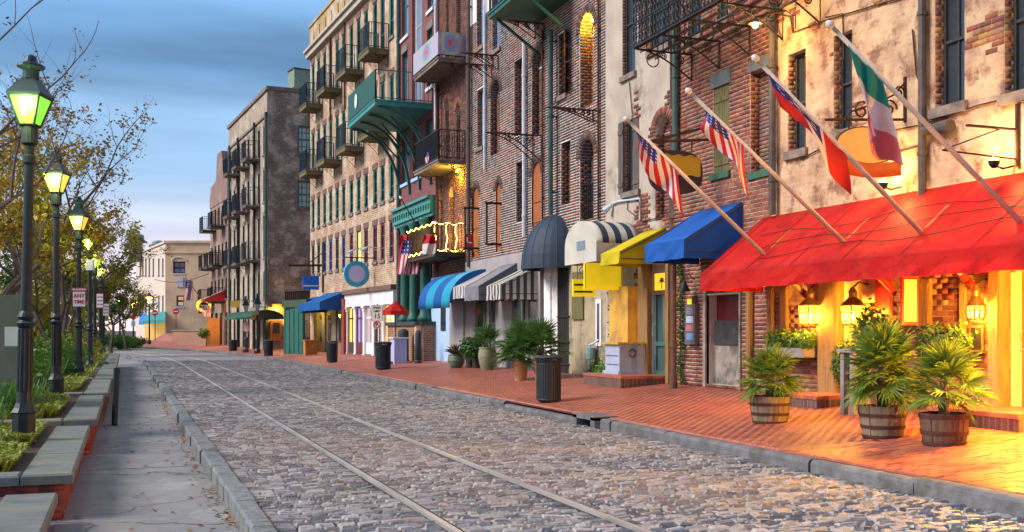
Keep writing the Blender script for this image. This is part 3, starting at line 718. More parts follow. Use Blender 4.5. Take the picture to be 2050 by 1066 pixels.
def skipC(u, z): return not (u < 1.7 and (z < 2.0 or vnoise(u * 1.6, z * 1.2, 9) > .42)) and not (z < 2.6 and vnoise(u * 1.5, z, 4) > .45)
cells = Cf.lay(0, Cf.L, zp(W) - .1, 10, skip=skipC, bh=.082, bl=.23)
arr, col = palette_bricks(Cf, cells, PAL_B + PAL_R, BRICK, bC, 0); J = Cf.jambs()
tag(bulk('brickwork', arr + J + Cf.voussoirs(), col + [RN.choice(PAL_R) for _ in range(len(J) + len(Cf.voussoirs()))], BRICK, bC), kind='stuff')
m = MB(); m.tube([Cf.P(*Cf.px(x, y), .05) for x, y in ((1226, 410), (1240, 404), (1285, 398), (1285, 440))], .025, 6); u, z = Cf.px(1228, 416); m.tube([Cf.P(u, z + .05, .06), Cf.P(u + .1, z - .08, .2)], [.05, .09], 8); m.build('floodlight', PIPEW, bC)
m = MB(); m.tube([Cf.P(*Cf.px(x, y), .03) for x, y in ((1262, 165), (1268, 230), (1264, 300), (1258, 420), (1290, 445), (1340, 430))], .012, 5); m.build('cable', IRON, bC)

# ---- D: dark brick warehouse with white mortar
D = Fac((W, SB['CD'], 0), 0, SB['DE'] - SB['CD'], BASE, 15, rev=.24)
bD = thing('dark_brick_warehouse', 'dark purple brick warehouse with white mortar joints and arched openings', 'building', (W, 29, zp(W)))
NW = dict(
 t1=D.op(954, 971, -60, 94), t2=D.op(985, 1002, -70, 100), t3=D.op(1030, 1048, -90, 30), m1=D.op(955, 968, 178, 296), m2=D.op(981, 1001, 160, 310, arch=1),
 m3=D.op(1029, 1050, 118, 270), m4=D.op(1064, 1085, 100, 272, arch=1), sh=D.op(1118, 1134, 66, 192), lit=D.op(1161, 1189, 26, 214, arch=1),
 a1=D.op(945, 958, 374, 515, arch=1), a2=D.op(992, 1002, 366, 505, arch=1), l3=D.op(1033, 1049, 325, 445), l4=D.op(1064, 1083, 324, 455, arch=1), l5=D.op(1123, 1142, 284, 410), l6=D.op(1161, 1189, 279, 440, arch=1))
for k in ('lit', 'l6'): NW[k].rev = .34
for k in ('a1', 'a2', 'l4'): NW[k].rev = .06
gz = D.px(1010, 512)[1]
D.wall([MORT_W, mat('dark_reveal', (.13, .085, .08), (.08, .055, .055), tex=bricktex(.22, .076, (.5, .46, .44), (.7, .7, .7), amt=.5))], bD)
for k in ('t1', 't2'): D.window(NW[k], bD, BLUEP, GLASSB, nx=2, nz=4, fw=.07)
D.window(NW['t3'], bD, GREENP, nx=2, nz=4); D.window(NW['m1'], bD, BLUEP, GLASSB, nx=2, nz=4, fw=.07)
for k in ('m2', 'm4', 'l5', 'l6'): D.bricked(NW[k], bD, BRICK, PAL_D + PAL_R[:2], MORT_W)
D.bricked(NW['lit'], bD, BRICK, PAL_O, MORT_W)
D.bricked(NW['l3'], bD, BRICK, [(.3, .26, .23), (.2, .14, .12)], MORT_P); D.bricked(NW['m3'], bD, BRICK, [(.34, .28, .25), (.22, .15, .13)], MORT_P)
for k in ('a1', 'a2', 'l4'):
    o = NW[k]; t = D.fill(o, bD, ORANGEP, 'door'); q = MB()
    for f in (.1, .48): D.slab(q, o.u0 + .08, o.u1 - .08, o.z0 + (o.zs - o.z0) * f, o.z0 + (o.zs - o.z0) * (f + .34), -.06, -.03)
    q.build('door_panel', ORANGEP, t)
o = NW['sh']; t = D.window(o, bD, RUST, nx=1, nz=1)
RSH = mat('rust_red_shutter', (.13, .04, .035), (.09, .03, .03), rough=.7); m = MB()     # shutter swung open towards the camera
for i in range(4):
    z0, z1 = o.z0 + (o.z1 - o.z0) * i / 4 + .015, o.z0 + (o.z1 - o.z0) * (i + 1) / 4 - .015
    m.hexa([D.P(o.u0, z0, 0), D.P(o.u0 - .38, z0, .2), D.P(o.u0 - .38, z0, .24), D.P(o.u0, z0, .04), D.P(o.u0, z1, 0), D.P(o.u0 - .38, z1, .2), D.P(o.u0 - .38, z1, .24), D.P(o.u0, z1, .04)])
m.build('shutter', RSH, t)
# window guard bars
o = NW['l6']; m = MB()
for i in range(7): u = o.u0 + (o.u1 - o.u0) * (i + .5) / 7; m.bar(D.P(u, o.z0, -.1), D.P(u, o.z0 + .95, -.1), .018, .018)
m.bar(D.P(o.u0, o.z0 + .95, -.1), D.P(o.u1, o.z0 + .95, -.1), .03, .02); m.build('guard_rail', IRON, bD)
def skipD(u, z): return z < gz
cells = D.lay(0, D.L, gz, 12.2, gap=.024, flemish=True, skip=skipD)
hot = lambda u, z: vnoise(u * 1.5, z * 1.2, 21)
arr = D.boxes(cells); col = []
for a, b, z0, z1 in cells:
    c_ = RN.choice(PAL_D) if hot(a, z0) < .55 or RN.random() < .35 else RN.choice(PAL_R)
    col.append(tuple(x * RN.uniform(.8, 1.25) for x in c_))
J = D.jambs(); Vv = D.voussoirs()
tag(bulk('brickwork', arr + J + Vv, col + [tuple(x * RN.uniform(.8, 1.2) for x in RN.choice(PAL_D + PAL_R[:2])) for _ in J] + [RN.choice(PAL_D) for _ in Vv], BRICK, bD), kind='stuff')
# pipes
D.pipe(938, bD, PIPEB, .075, y0=535, d=.12); D.pipe(1049, bD, PIPEW, .06, y0=475, y1=85, d=.1); D.pipe(970, bD, PIPEW, .045, y0=340, y1=-70, d=.08); D.pipe(1086, bD, RUST, .03, y0=440, y1=60, d=.06); D.pipe(1198, bD, RUST, .03, y0=440, y1=-40, d=.06)
# wrought iron brackets left from lost balconies
for xs_, y, pj, dp in (((1085, 1068), 272, 1.5, .75), ((1199, 1188), 222, 1.3, .3), ((998, 988), 112, 1.1, .45), ((1090, 1072), 48, 1.1, .45), ((985, 972), 132, 1.0, .4)):
    for x in xs_: m = MB(); u, z = D.px(x, y); scroll(m, D, u, z, pj, dp, .018); m.build('iron_bracket', RUST, bD)
for x, y0, y1 in ((959, 418, 498), (1004, 408, 490)):     # black swing arms beside the orange doors
    m = MB(); u, z1 = D.px(x, y0); z0 = D.px(x, y1)[1]
    for z in (z0, z1): m.bar(D.P(u, z, .0), D.P(u, z, .55), .06, .07)
    m.bar(D.P(u, z0, .5), D.P(u, z1, .5), .05, .05); m.build('swing_arm', IRON, bD)
# green balcony high on the wall with its long post
u0, u1 = D.px(1147, 30)[0], D.px(1075, 30)[0]; zb = D.px(1100, 20)[1]
bb = balcony(D, bD, u0, u1, zb, 1.5, GREENP, IRON, 1.0, brackets=0); m = MB(); zt = zb - .16
for uu in (u0 + .15, u1 - .15): m = MB(); m.bar(D.P(uu, zt - .9, 0), D.P(uu, zt, 1.3), .07, .07); m.build('brace', GREENP, bb)
D.pipe(1102, bD, PIPEG, .075, y0=430, y1=60, d=.2, name='balcony_post')
# grey shopfront at street level
GREYS = mat('grey_shopfront', (.34, .31, .31), (.26, .24, .245), sc1=2, rough=.7); GREYD = mat('grey_shop_dark', (.16, .15, .155), (.11, .10, .11), rough=.6)
m = MB(); D.slab(m, 0.9, D.L, gz - .55, gz, 0, .08); m.build('shop_fascia', GREYS, bD)
m = MB()
for x0, x1, d in ((872, 905, .1), (905, 928, .16), (928, 957, .1), (975, 986, .12), (998, 1030, .1), (1052, 1064, .1), (1083, 1090, .14)):
    D.slab(m, D.px(x1, 600)[0], min(D.L - .01, D.px(x0, 600)[0]), zp(W) - .1, gz - .54, -.05, d)
m.build('shop_pier', GREYS, bD)
m = MB(); D.slab(m, D.px(1092, 600)[0], D.L - .02, zp(W) + .0, gz - .54, -.05, .04); m.build('shop_panel', GREYD, bD)
for x0, x1, yb in ((958, 974, 690), (987, 997, 650), (1031, 1050, 700), (1065, 1082, 655)):
    m = MB(); D.slab(m, D.px(x1, 600)[0], D.px(x0, 600)[0], D.px(x0, yb)[1], gz - .7, .05, .075); t = m.build('shop_window', GREYD, bD)
    q = MB(); D.slab(q, D.px(x1 - 2, 600)[0], D.px(x0 + 2, 600)[0], D.px(x0, yb)[1] + .06, gz - .75, .075, .08); q.build('pane', GLASS, t)
for x in (971, 1049):
    m = MB(); u, _ = D.px(x, 600, .35); m.tube([D.P(u, zp(W - .35), .35), D.P(u, gz - .6, .35)], .05, 8); m.build('awning_post', PIPEG, bD)
# plain pier, iron gate and door between the navy domed awning and the yellow signs
m = MB(); D.slab(m, D.px(1105, 600)[0], D.px(1093, 600)[0], zp(W), gz, -.02, .06); m.build('brick_pier', BRICK, bD)
TANW = mat('tan_stucco', (.42, .34, .22), (.3, .24, .16), (.17, .15, .1), sc1=2.5, sc3=1.4); q = MB(); D.slab(q, -.0, D.px(1140, 600)[0], zp(W) - .1, gz, -.02, .03); q.build('lower_wall', TANW, bD)
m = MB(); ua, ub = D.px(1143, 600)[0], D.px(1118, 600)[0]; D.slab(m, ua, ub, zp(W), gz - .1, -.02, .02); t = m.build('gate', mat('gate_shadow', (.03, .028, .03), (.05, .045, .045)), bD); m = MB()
for i in range(6): u = ua + (ub - ua) * (i + .5) / 6; m.bar(D.P(u, zp(W), .05), D.P(u, gz - .5, .05), .018, .018)
for z in (.7, 1.3, 2.0): m.bar(D.P(ua, z, .05), D.P(ub, z, .05), .02, .04)
m.build('bar', IRON, t)
m = MB(); D.slab(m, D.px(1172, 600)[0], D.px(1150, 600)[0], D.px(1160, 640)[1], D.px(1160, 545)[1], .03, .08); m.build('shutter', OLIVE, bD)
m = MB(); D.slab(m, D.px(1208, 600)[0], D.px(1197, 600)[0], D.px(1200, 693)[1], D.px(1200, 600)[1], .03, .07); t = m.build('window', WHITEP, bD)
m = MB(); D.slab(m, D.px(1205, 600)[0], D.px(1200, 600)[0], D.px(1200, 685)[1], D.px(1200, 608)[1], .07, .074); m.build('pane', GLASS, t)

# ---- E: narrow red-brown brick house with iron balconies
E = Fac((W + .04, SB['DE'], 0), 0, SB['EF'] - SB['DE'], BASE, 16, rev=.22)
bE = thing('narrow_brick_house', 'narrow brown brick house with three stacked iron balconies', 'building', (W, 37, zp(W)))
e1 = E.op(912, 923, -40, 102); e2 = E.op(891, 899, -20, 108); e3 = E.op(912, 922, 210, 345, arch=1); e4 = E.op(890, 899, 200, 340, arch=1); e5 = E.op(899, 910, 372, 520, arch=1); e6 = E.op(880, 887, 385, 500, arch=1)
E.wall([MORT_P, MORT_P], bE)
for o in (e1, e2): E.window(o, bE, GREENP, nx=2, nz=4)
for o in (e3, e4): E.window(o, bE, FR_D, nx=2, nz=4, sill=None)
E.window(e5, bE, WOODD, GLASSW, nx=2, nz=3, sill=None); E.window(e6, bE, WOODD, nx=2, nz=3, sill=None)
arr, col = palette_bricks(E, E.lay(0, E.L, .4, 14.5, bh=.085, bl=.24), PAL_R + PAL_D[:3], BRICK, bE, 0); J = E.jambs() + E.voussoirs()
tag(bulk('brickwork', arr + J, col + [RN.choice(PAL_R) for _ in J], BRICK, bE), kind='stuff')
uE0, uE1 = .35, E.L - .1
zE = [E.px(905, y)[1] for y in (140, 335, 512)]
POSTERM = mat('poster', (.9, .9, .9), (.9, .9, .9), rough=.5, bump=0, attr=True)
b1 = balcony(E, bE, uE0, uE1, zE[0], 1.0, STONE, IRON, .88, brackets=2, drop=.5)
m = MB(); cu, cz = (uE0 + uE1) / 2 - .2, zE[0] + .5       # printed banner of blurred coloured rings
nu, nzz = 30, 22; ua, ub = uE0 - .02, uE1 + .02
for i in range(nu):
    for j in range(nzz):
        a0, a1 = ua + (ub - ua) * i / nu, ua + (ub - ua) * (i + 1) / nu; c0, c1 = zE[0] + .08 + .8 * j / nzz, zE[0] + .08 + .8 * (j + 1) / nzz
        r = math.hypot((a0 - cu) / 1.5, (c0 - cz)) / .4; k = (.12 * math.sin(r * 7) + .34, .32 + .12 * math.sin(r * 7 + 1.6), .36 + .12 * math.sin(r * 7 + 3.4))
        if r < .35: k = (.5, .12, .14) if abs(c0 - cz) < .08 else (.35, .2, .5)
        if r > 1.1: k = (.42, .4, .48)
        m.add([E.P(a0, c0, 1.02), E.P(a1, c0, 1.02), E.P(a1, c1, 1.02), E.P(a0, c1, 1.02)], [(0, 1, 2, 3)], 0, k)
        if i == 0:
            for jj in range(8):
                d0, d1 = .02 + jj * .125, .02 + (jj + 1) * .125
                r = math.hypot((.5 - d0) / .8, (c0 - cz)) / .42; k = (.34 + .12 * math.sin(r * 7), .32 + .12 * math.sin(r * 7 + 1.6), .36 + .12 * math.sin(r * 7 + 3.4))
                if r < .3: k = (.5, .12, .14)
                m.add([E.P(ua, c0, d0), E.P(ua, c0, d1), E.P(ua, c1, d1), E.P(ua, c1, d0)], [(0, 1, 2, 3)], 0, k)
m.build('banner', POSTERM, b1, thick=.006)
b2 = balcony(E, bE, uE0, uE1, zE[1], 1.0, STONE, IRON, 1.05, gap=.09, brackets=2, drop=.45); m = MB()
for k in range(4):
    for zz in (.35, .72):
        for sgn in (0, 1):
            m.tube([E.P(uE0 + .02, zE[1] + zz + .15 * math.sin(q * .5) * (1 - q / 16), .14 + k * .24 + .1 * math.cos(q * .5) * (1 - q / 16)) for q in range(14)], .012, 4)
m.build('scrollwork', IRON, b2)
b3 = balcony(E, bE, uE0, uE1 + .6, zE[2], 1.15, WOODD, IRON, 1.0, brackets=2, drop=.4)
STR = mat('string_lights', (.9, .6, .1), (.9, .6, .1), emit=(1, .6, .08), es=6, bump=0); m = MB()
for z in (.06, 1.0): m.tube([E.P(uE0 + .02, zE[2] + z + .04 * math.sin(k * 1.3), 0.05 + k * .1) for k in range(12)] + [E.P(uE0 + k * .2, zE[2] + z + .05 * math.sin(k * 1.7), 1.16) for k in range(20)], .009, 5)
for d in (.35, .7, 1.12): m.tube([E.P(uE0 + .01 + .03 * math.sin(k * 2.2), zE[2] + k * .1, d + .03 * math.sin(k)) for k in range(11)], .009, 5)
m.build('string_light', STR, b3); lamp(E.P(uE0 + .6, zE[2] + .6, .7), 25, (1, .55, .1), .25, None)
m = MB(); u, z = uE0 + .5, zE[1] - .25; m.tube([E.P(u, z, 0), E.P(u, z, .12), E.P(u, z - .1, .16)], [.02, .02, .07], 8); m.build('wall_lamp', STR, bE); lamp(E.P(u, z - .3, .28), 28, (1, .68, .05), .05, None)
# ---- F: red brick front with green cast iron columns and a bracketed green balcony
RB = mat('red_brick_far', (.2, .05, .05), (.15, .04, .045), sc1=4, tex=bricktex(.24, .085, (.3, .2, .2), (.7, .65, .7), amt=.5))
Ff = Fac((W, SB['EF'], 0), 0, SB['F2'] - SB['EF'], BASE, 17, rev=.2)
bF = thing('red_brick_front', 'deep red brick front with green iron columns and cornice', 'building', (W, 42, zp(W)))
f1 = Ff.op(855, 866, 58, 175); f2 = Ff.op(805, 816, 105, 210); f3 = Ff.op(825, 845, -30, 205); f4 = Ff.op(856, 868, -60, 20); f5 = Ff.op(804, 818, -60, 75)
g1 = Ff.op(852, 866, 240, 345); g2 = Ff.op(826, 844, 250, 356); g3 = Ff.op(804, 819, 258, 368)
Ff.wall([RB, RB], bF)
for o in (f1, f2, f4, f5): Ff.window(o, bF, TEAL, GLASSB, nx=2, nz=2, fw=.08, sill=WHITEP, head=STONE if o is not f4 else None)
Ff.window(f3, bF, WHITEP, GLASSB, nx=2, nz=3, fw=.12, sill=None)
for o in (g1, g2, g3): Ff.window(o, bF, TEAL, GLASSB, nx=2, nz=3, fw=.09, sill=BLUEP)
zc = Ff.px(835, 428)[1]; m = MB(); Ff.slab(m, 0.02, Ff.L - .02, zc - .25, zc + .3, 0, .3); Ff.slab(m, 0, Ff.L, zc + .3, zc + .4, 0, .42); Ff.slab(m, 0.01, Ff.L - .01, zc - .38, zc - .25, 0, .2); m.build('cornice', TEAL, bF)
for k in range(16): 
    q = MB(); u = .2 + (Ff.L - .4) * k / 15; Ff.slab(q, u - .05, u + .05, zc - .1, zc + .1, .3, .34); q.build('cornice_stud', GREENP, bF)
zped = Ff.px(835, 645)[1]
for x in (811, 829, 851):
    u = Ff.px(x, 600, .25)[0]; m = MB(); p = Ff.P(u, 0, .25)
    m.lathe([(.3, zped), (.3, zped + .15), (.22, zped + .3), (.2, zped + .5), (.17, zc - .9), (.2, zc - .8), (.18, zc - .75), (.26, zc - .5), (.26, zc - .4)], p, 14); m.build('column', GREENP, bF, True)
m = MB(); Ff.slab(m, 0.02, Ff.L - .05, zped - .15, zped, 0, .65); m.build('plinth_cap', mat('dark_slate_paint', (.035, .045, .05), (.05, .06, .065)), bF)
m = MB(); Ff.slab(m, .05, Ff.L - .1, zp(W) - .2, zped - .15, -.1, .55); m.build('plinth', mat('plinth_brick', (.3, .14, .07), (.2, .09, .05), tex=bricktex(.24, .085, (.4, .3, .22), (.6, .6, .6), amt=.7)), bF)
m = MB(); Ff.slab(m, .4, Ff.L - .4, zped, zc - .4, -.05, .02); m.build('recessed_front', mat('recess_brick', (.16, .075, .06), (.1, .05, .045), tex=bricktex(.24, .085, (.3, .22, .2), (.7, .7, .7), amt=.6)), bF)
m = MB(); u, z = Ff.px(866, 668); Ff.slab(m, u - .35, u + .55, z - .45, z + .35, .55, .58); m.build('notice_panel', mat('cream_board', (.75, .55, .36), (.7, .5, .33)), bF)
# the green bracketed balcony
u0, u1 = Ff.px(868, 210)[0] + .1, Ff.L - .2; zb = Ff.px(870, 205)[1]; pj = 2.3
bb = balcony(Ff, bF, u0, u1, zb, pj, TEAL, GREENP, 1.15, gap=.16, brackets=0, solid=mat('green_panel', (.02, .1, .085), (.015, .07, .08), stretch=(1, 5, .3), sc1=3), fl=.22)
q = MB(); q.lathe([(.0, 0), (.3, 0), (.3, .02), (0, .02)], (0, 0, 0), 20); o = q.build('round_plaque', WHITEP, bb); o.rotation_euler = (0, math.pi / 2, 0); o.scale = (1, .8, 1); o.location = Ff.P((u0 + u1) * .62, zb + .6, pj + .05)
m = MB()
for k in range(4):
    m = MB(); u = u0 + .15 + (u1 - u0 - .3) * k / 3; pts = []
    for i in range(15):
        t = i / 14 * math.pi / 2; pts.append(Ff.P(u, zb - .25 - 2.9 * (1 - math.sin(t)), .05 + (pj - .25) * (1 - math.cos(t)) if False else .05 + (pj - .2) * (1 - math.cos(t))))
    for a, b in zip(pts, pts[1:]): m.bar(a, b, .12, .1)
    m.bar(Ff.P(u, zb - 1.5, .05), Ff.P(u, zb - .25, 1.25), .06, .06); m.build('curved_bracket', GREENP, bb)
Ff.pipe(875, bF, RUST, .06, y0=545, y1=170, d=.15); Ff.pipe(872, bF, PIPEW, .06, y0=260, y1=-80, d=.1)
# ------------------------------------------------------------------ tan brick warehouse with green windows
TANB = mat('tan_brick', (.44, .28, .165), (.25, .135, .08), (.54, .44, .32), sc1=2.2, sc3=1.1, t3=.53, rough=.9, bump=.6, bs=18, tex=bricktex(.25, .09, (.62, .52, .42), (.62, .5, .45), amt=.6))
TANB2 = mat('tan_brick_ochre', (.42, .30, .13), (.30, .2, .1), (.5, .42, .34), sc1=2.2, sc3=1.1, t3=.55, rough=.9)
g2L = 0
G = Fac((W - .02, SB['F2'] + .02, 0), 3.5, 30, BASE, 19.3, rev=.07, deep=10)
G.L = G.px(621, 600)[0]
bG = thing('tan_brick_warehouse', 'tall tan brick warehouse with rows of narrow green windows and small balconies', 'building', (W, 52, zp(W)))
cols_ = [627, 638, 650, 662, 675, 688, 703.5, 718, 733, 751, 766, 784]
rows_ = [(5, 103), (176, 262), (340, 411), (452, 525)]
RZ = [(G.px(751, b)[1], G.px(751, a)[1]) for a, b in rows_]
CU = [G.px(x, 600)[0] for x in cols_]
step = (CU[0] - CU[-1]) / 11
bal_cols = (1, 4, 7, 10)
wins = []
for r, (z0, z1) in enumerate(RZ):
    for i in range(12):
        u = CU[i]
        zz0 = z0 - .45 if r < 2 and i in bal_cols else z0
        wins.append((r, i, G.opu(u - .33, u + .33, zz0, z1)))
top = []
for i in range(12): top.append(G.opu(CU[i] - .3, CU[i] + .3, RZ[0][1] + 1.1, RZ[0][1] + 2.0))
zsh = G.px(751, 572)[1]
G.wall([TANB, STONE], bG)
REDF = mat('maroon_frame', (.16, .03, .035), (.12, .025, .03), rough=.5); BLUF = mat('blue_frame', (.03, .09, .28), (.02, .06, .2), rough=.5)
REDSTONE = mat('brown_lintel', (.19, .10, .08), (.12, .07, .06))
for r, i, o in wins:
    fm = GREENP if r < 3 else (BLUF if i in (2, 3, 5) else (REDF if i > 5 else FR_D))
    if r == 3 and i == 7: G.window(o, bG, fm, glass('lime_glass', (.3, .4, .05), .2, (.6, .9, .1), .5), nx=1, nz=2, fw=.08, head=REDSTONE)
    else: G.window(o, bG, fm, GLASS, nx=2, nz=3, fw=.1, head=REDSTONE, bar=.04)
    if r < 3 and i not in bal_cols or r == 2:
        G.shutter(o, o.u1 - .26, o.u1 - .01, o.z0 + .03, o.z1 - .03, bG.children[-1], GREENP, -.02, 2)
for o in top: G.window(o, bG, GREENP, GLASS, nx=2, nz=2, head=None, bar=.04)
for r in (0, 1):
    for k, i in enumerate(bal_cols):
        balcony(G, bG, CU[i] - 1.0, CU[i] + .75, RZ[r][0] - .45, .95, mat('timber_deck', (.17, .14, .07), (.1, .085, .045)), mat('blue_green_iron', (.02, .05, .075), (.015, .04, .05), rough=.5), 1.15, gap=.1, drop=.55, bm=RUST, fl=.24)
zt = G.z1
m = MB(); G.slab(m, -.1, G.L + .15, zt - 1.75, zt - 1.45, -.1, .25); G.slab(m, -.1, G.L + .2, zt - 1.45, zt - 1.3, -.1, .38); m.build('cornice', mat('pale_cornice', (.5, .44, .38), (.34, .29, .25)), bG)
m = MB(); G.slab(m, 0, G.L + .02, zt - 1.3, zt + .05, -.3, .03); G.slab(m, -.05, G.L + .05, zt + .05, zt + .2, -.35, .1)
for i in range(12): G.slab(m, CU[i] - .42, CU[i] + .42, zt - 1.0, zt - .35, .03, .08)
m.build('parapet', TANB2, bG)
for x in (661, 690): 
    G.pipe(x, bG, RUST, .05, z0=RZ[1][1], z1=zt - 1.8, d=.08)
G.pipe(797, bG, PIPEG, .08, z0=1, z1=zt - 2, d=.1); G.pipe(646, bG, PIPEB, .05, z0=zsh, z1=RZ[3][1], d=.06)
for x, y in ((729, 502), (757, 497)):
    m = MB(); u, z = G.px(x, y); m.tube([G.P(u, z, 0), G.P(u, z + .05, .5), G.P(u, z - .15, .75)], [.025, .025, .11], 7); m.build('floodlight', PIPEW, bG)
# white columned shopfront
ux0, ux1 = .1, G.px(698, 600)[0]; zf = G.px(750, 585)[1]; zw = G.px(750, 612)[1]
m = MB(); G.slab(m, ux0, ux1, zw, zf, 0, .22); m.build('shop_fascia', WHITEP, bG)
m = MB(); G.slab(m, ux0 - .05, ux1 + .05, zf, zf + .22, 0, .34); m.build('shop_cornice', REDSTONE, bG)
nc = 6
for k in range(nc):
    u = ux0 + .15 + (ux1 - ux0 - .3) * k / (nc - 1); m = MB(); G.slab(m, u - .15, u + .15, zp(W) - .3, zw - .25, 0, .16); G.slab(m, u - .19, u + .19, zw - .25, zw - .1, 0, .2); G.slab(m, u - .24, u + .24, zw - .1, zw, 0, .24); G.slab(m, u - .18, u + .18, zp(W) - .3, zp(W) - .0, 0, .19); m.build('shop_column', WHITEP, bG)
GLOW = [glass('shop_glow_yellow', (.5, .3, .1), .15, (1, .6, .1), .35), glass('shop_glow_violet', (.3, .22, .4), .15, (.45, .32, .8), .12), glass('shop_glass_pink', (.4, .3, .3), .2, (.7, .5, .4), .08)]
for k in range(nc - 1):
    u0 = ux0 + .3 + (ux1 - ux0 - .3) * k / (nc - 1); u1 = u0 + (ux1 - ux0 - .3) / (nc - 1) - .3
    m = MB(); G.slab(m, u0, u1, zp(W), zw, -.02, .04); t = m.build('shop_window', (GLOW[0], GLOW[2], GLOW[2], GLOW[1], GLOW[0])[k], bG); q = MB(); zm = zp(W) + .55
    for za, zb2 in ((zp(W), zm), (zw - .62, zw - .54), (zw - .06, zw)): G.slab(q, u0, u1, za, zb2, .04, .08)
    for uu in (u0, (u0 + u1) / 2 - .03, u1 - .06): G.slab(q, uu, uu + .06, zm, zw, .041, .085)
    q.build('shop_frame', (WHITEP, WOODD, WHITEP, MATS['maroon_frame'], WOODD)[k], t)
# stone-framed shop under the blue awnings, and the green shuttered bay
for a, b in ((696, 690), (676, 668), (654, 648), (640, 632)):
    m = MB(); G.slab(m, G.px(a, 600)[0], G.px(b, 600)[0], zp(W) - .3, zf - .4, 0, .1); m.build('stone_pier', STONE, bG)
m = MB(); G.slab(m, G.px(690, 600)[0], G.px(632, 600)[0], zp(W) - .3, zf - .5, 0, .03); m.build('shop_front', mat('mauve_shopfront', (.24, .14, .13), (.17, .10, .10)), bG)
for x in (683, 672, 661, 645):
    m = MB(); u, _ = G.px(x, 600); G.slab(m, u - .35, u + .35, zp(W) + .5, zf - .9, .03, .06); t = m.build('shop_window', WOODD, bG); m = MB(); G.slab(m, u - .28, u + .28, zp(W) + .57, zf - .97, .06, .065); m.build('pane', GLASSW if x == 672 else GLASS, t)
m = MB(); G.slab(m, G.px(699, 600)[0] - .05, G.px(695, 600)[0] + .05, zp(W) - .3, zf - .2, .05, .3); m.build('red_downpipe_casing', mat('red_lead_paint', (.3, .05, .035), (.22, .04, .03)), bG)

# lean-to green shed and railings in the alley gap past the warehouse
gx = G.P(G.L, 0); SHG = mat('green_corrugated', (.02, .14, .10), (.015, .1, .075), rough=.5)
tS = thing('green_shed', 'low green corrugated shed beside the end of the tan warehouse', 'shed', G.P(G.L + 1.6, .25, .2))
m = MB(); rows = []
a, b = atZ(571, 700, 60.5), atZ(608, 700, 57.5)
for k in range(41):
    p = a.lerp(b, k / 40); off = .06 * (1 if k % 2 else -1); rows.append([V((p.x + off, p.y - off, .2)), V((p.x + off, p.y - off, 2.9))])
m.sheet(rows); m.build('corrugated_wall', SHG, tS, thick=.02)
m = MB(); dv = V((3, 2.2, 0)); m.hexa([V((a.x - .2, a.y - .3, 2.9)), V((b.x + .1, b.y - .3, 2.9)), V((b.x, b.y, 2.9)) + dv, V((a.x, a.y, 2.9)) + dv, V((a.x - .2, a.y - .3, 3.3)), V((b.x + .1, b.y - .3, 3.3)), V((b.x, b.y, 3.5)) + dv, V((a.x, a.y, 3.5)) + dv]); m.build('roof', mat('shed_roof', (.06, .08, .05), (.04, .06, .04)), tS)
m = MB()
for k in range(5): p = a.lerp(b, k / 4); m.bx(p.x - .05, p.x + .05, p.y - .14, p.y - .06, .2, 2.88)
m.build('frame_post', mat('shed_post', (.012, .1, .07), (.01, .08, .06)), tS)
lamp(atZ(615, 632, 58.5) , 40, (1, .7, .1), .1); 
tR = thing('roof_railing', 'dark vertical railing on the low roof above the green shed', 'railing', atZ(600, 600, 61)); m = MB()
a, b = atZ(572, 600, 63.5), atZ(621, 600, 62)
for k in range(13): p = a.lerp(b, k / 12); z0 = atZ(572 + 49 * k / 12, 618, 63).z; z1 = atZ(572, 583, 63).z; m.bar((p.x, p.y, z0), (p.x, p.y, z1), .12, .12)
m.build('baluster', mat('dark_timber_rail', (.07, .035, .03), (.05, .03, .025)), tR); m = MB(); z1 = atZ(572, 582, 63).z; m.bar((a.x, a.y, z1), (b.x, b.y, z1), .2, .12); m.build('top_rail', RUST, tR)

# ------------------------------------------------------------------ weathered grey-brown warehouse further on
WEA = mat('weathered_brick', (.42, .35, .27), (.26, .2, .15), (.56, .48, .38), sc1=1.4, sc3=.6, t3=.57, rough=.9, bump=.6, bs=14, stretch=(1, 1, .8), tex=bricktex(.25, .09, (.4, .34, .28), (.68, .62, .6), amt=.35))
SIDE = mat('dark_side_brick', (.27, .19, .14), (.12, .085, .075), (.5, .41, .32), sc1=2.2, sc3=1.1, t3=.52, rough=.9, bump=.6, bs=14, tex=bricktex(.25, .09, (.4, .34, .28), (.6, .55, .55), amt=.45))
cor = atZ(535, 660, 68); H = Fac((cor.x, cor.y, 0), 4.4, 10, BASE, 17.2, rev=.2, deep=9)
H.L = H.px(458, 600)[0]; H.z1 = H.px(535, 180)[1]
bH = thing('weathered_warehouse', 'weathered grey brown warehouse with dark blotched brick side wall', 'building', cor)
hz = [[H.px(515, y)[1] for y in q] for q in ((320, 266), (412, 352), (520, 440), (600, 545))]
NC = 8; hw = []
for r, (z0, z1) in enumerate(hz):
    for i in range(NC):
        u = .9 + (H.L - 1.6) * i / (NC - 1)
        hw.append((r, i, H.opu(u - .38, u + .38, z0, z1, arch=.9 if r == 3 else 0)))
gh = []
for i in range(NC):
    u = .9 + (H.L - 1.6) * i / (NC - 1); gh.append(H.opu(u - .45, u + .45, .2, H.px(515, 635)[1], arch=.8))
H.wall([WEA, STONE], bH)
for r, i, o in hw: H.window(o, bH, FR_D, GLASS, nx=2, nz=4, head=STONE if r < 3 else None, bar=.04)
for i, o in enumerate(gh): H.window(o, bH, WOODD, GLASSW if i == 2 else GLASS, nx=2, nz=3, sill=None, bar=.05)
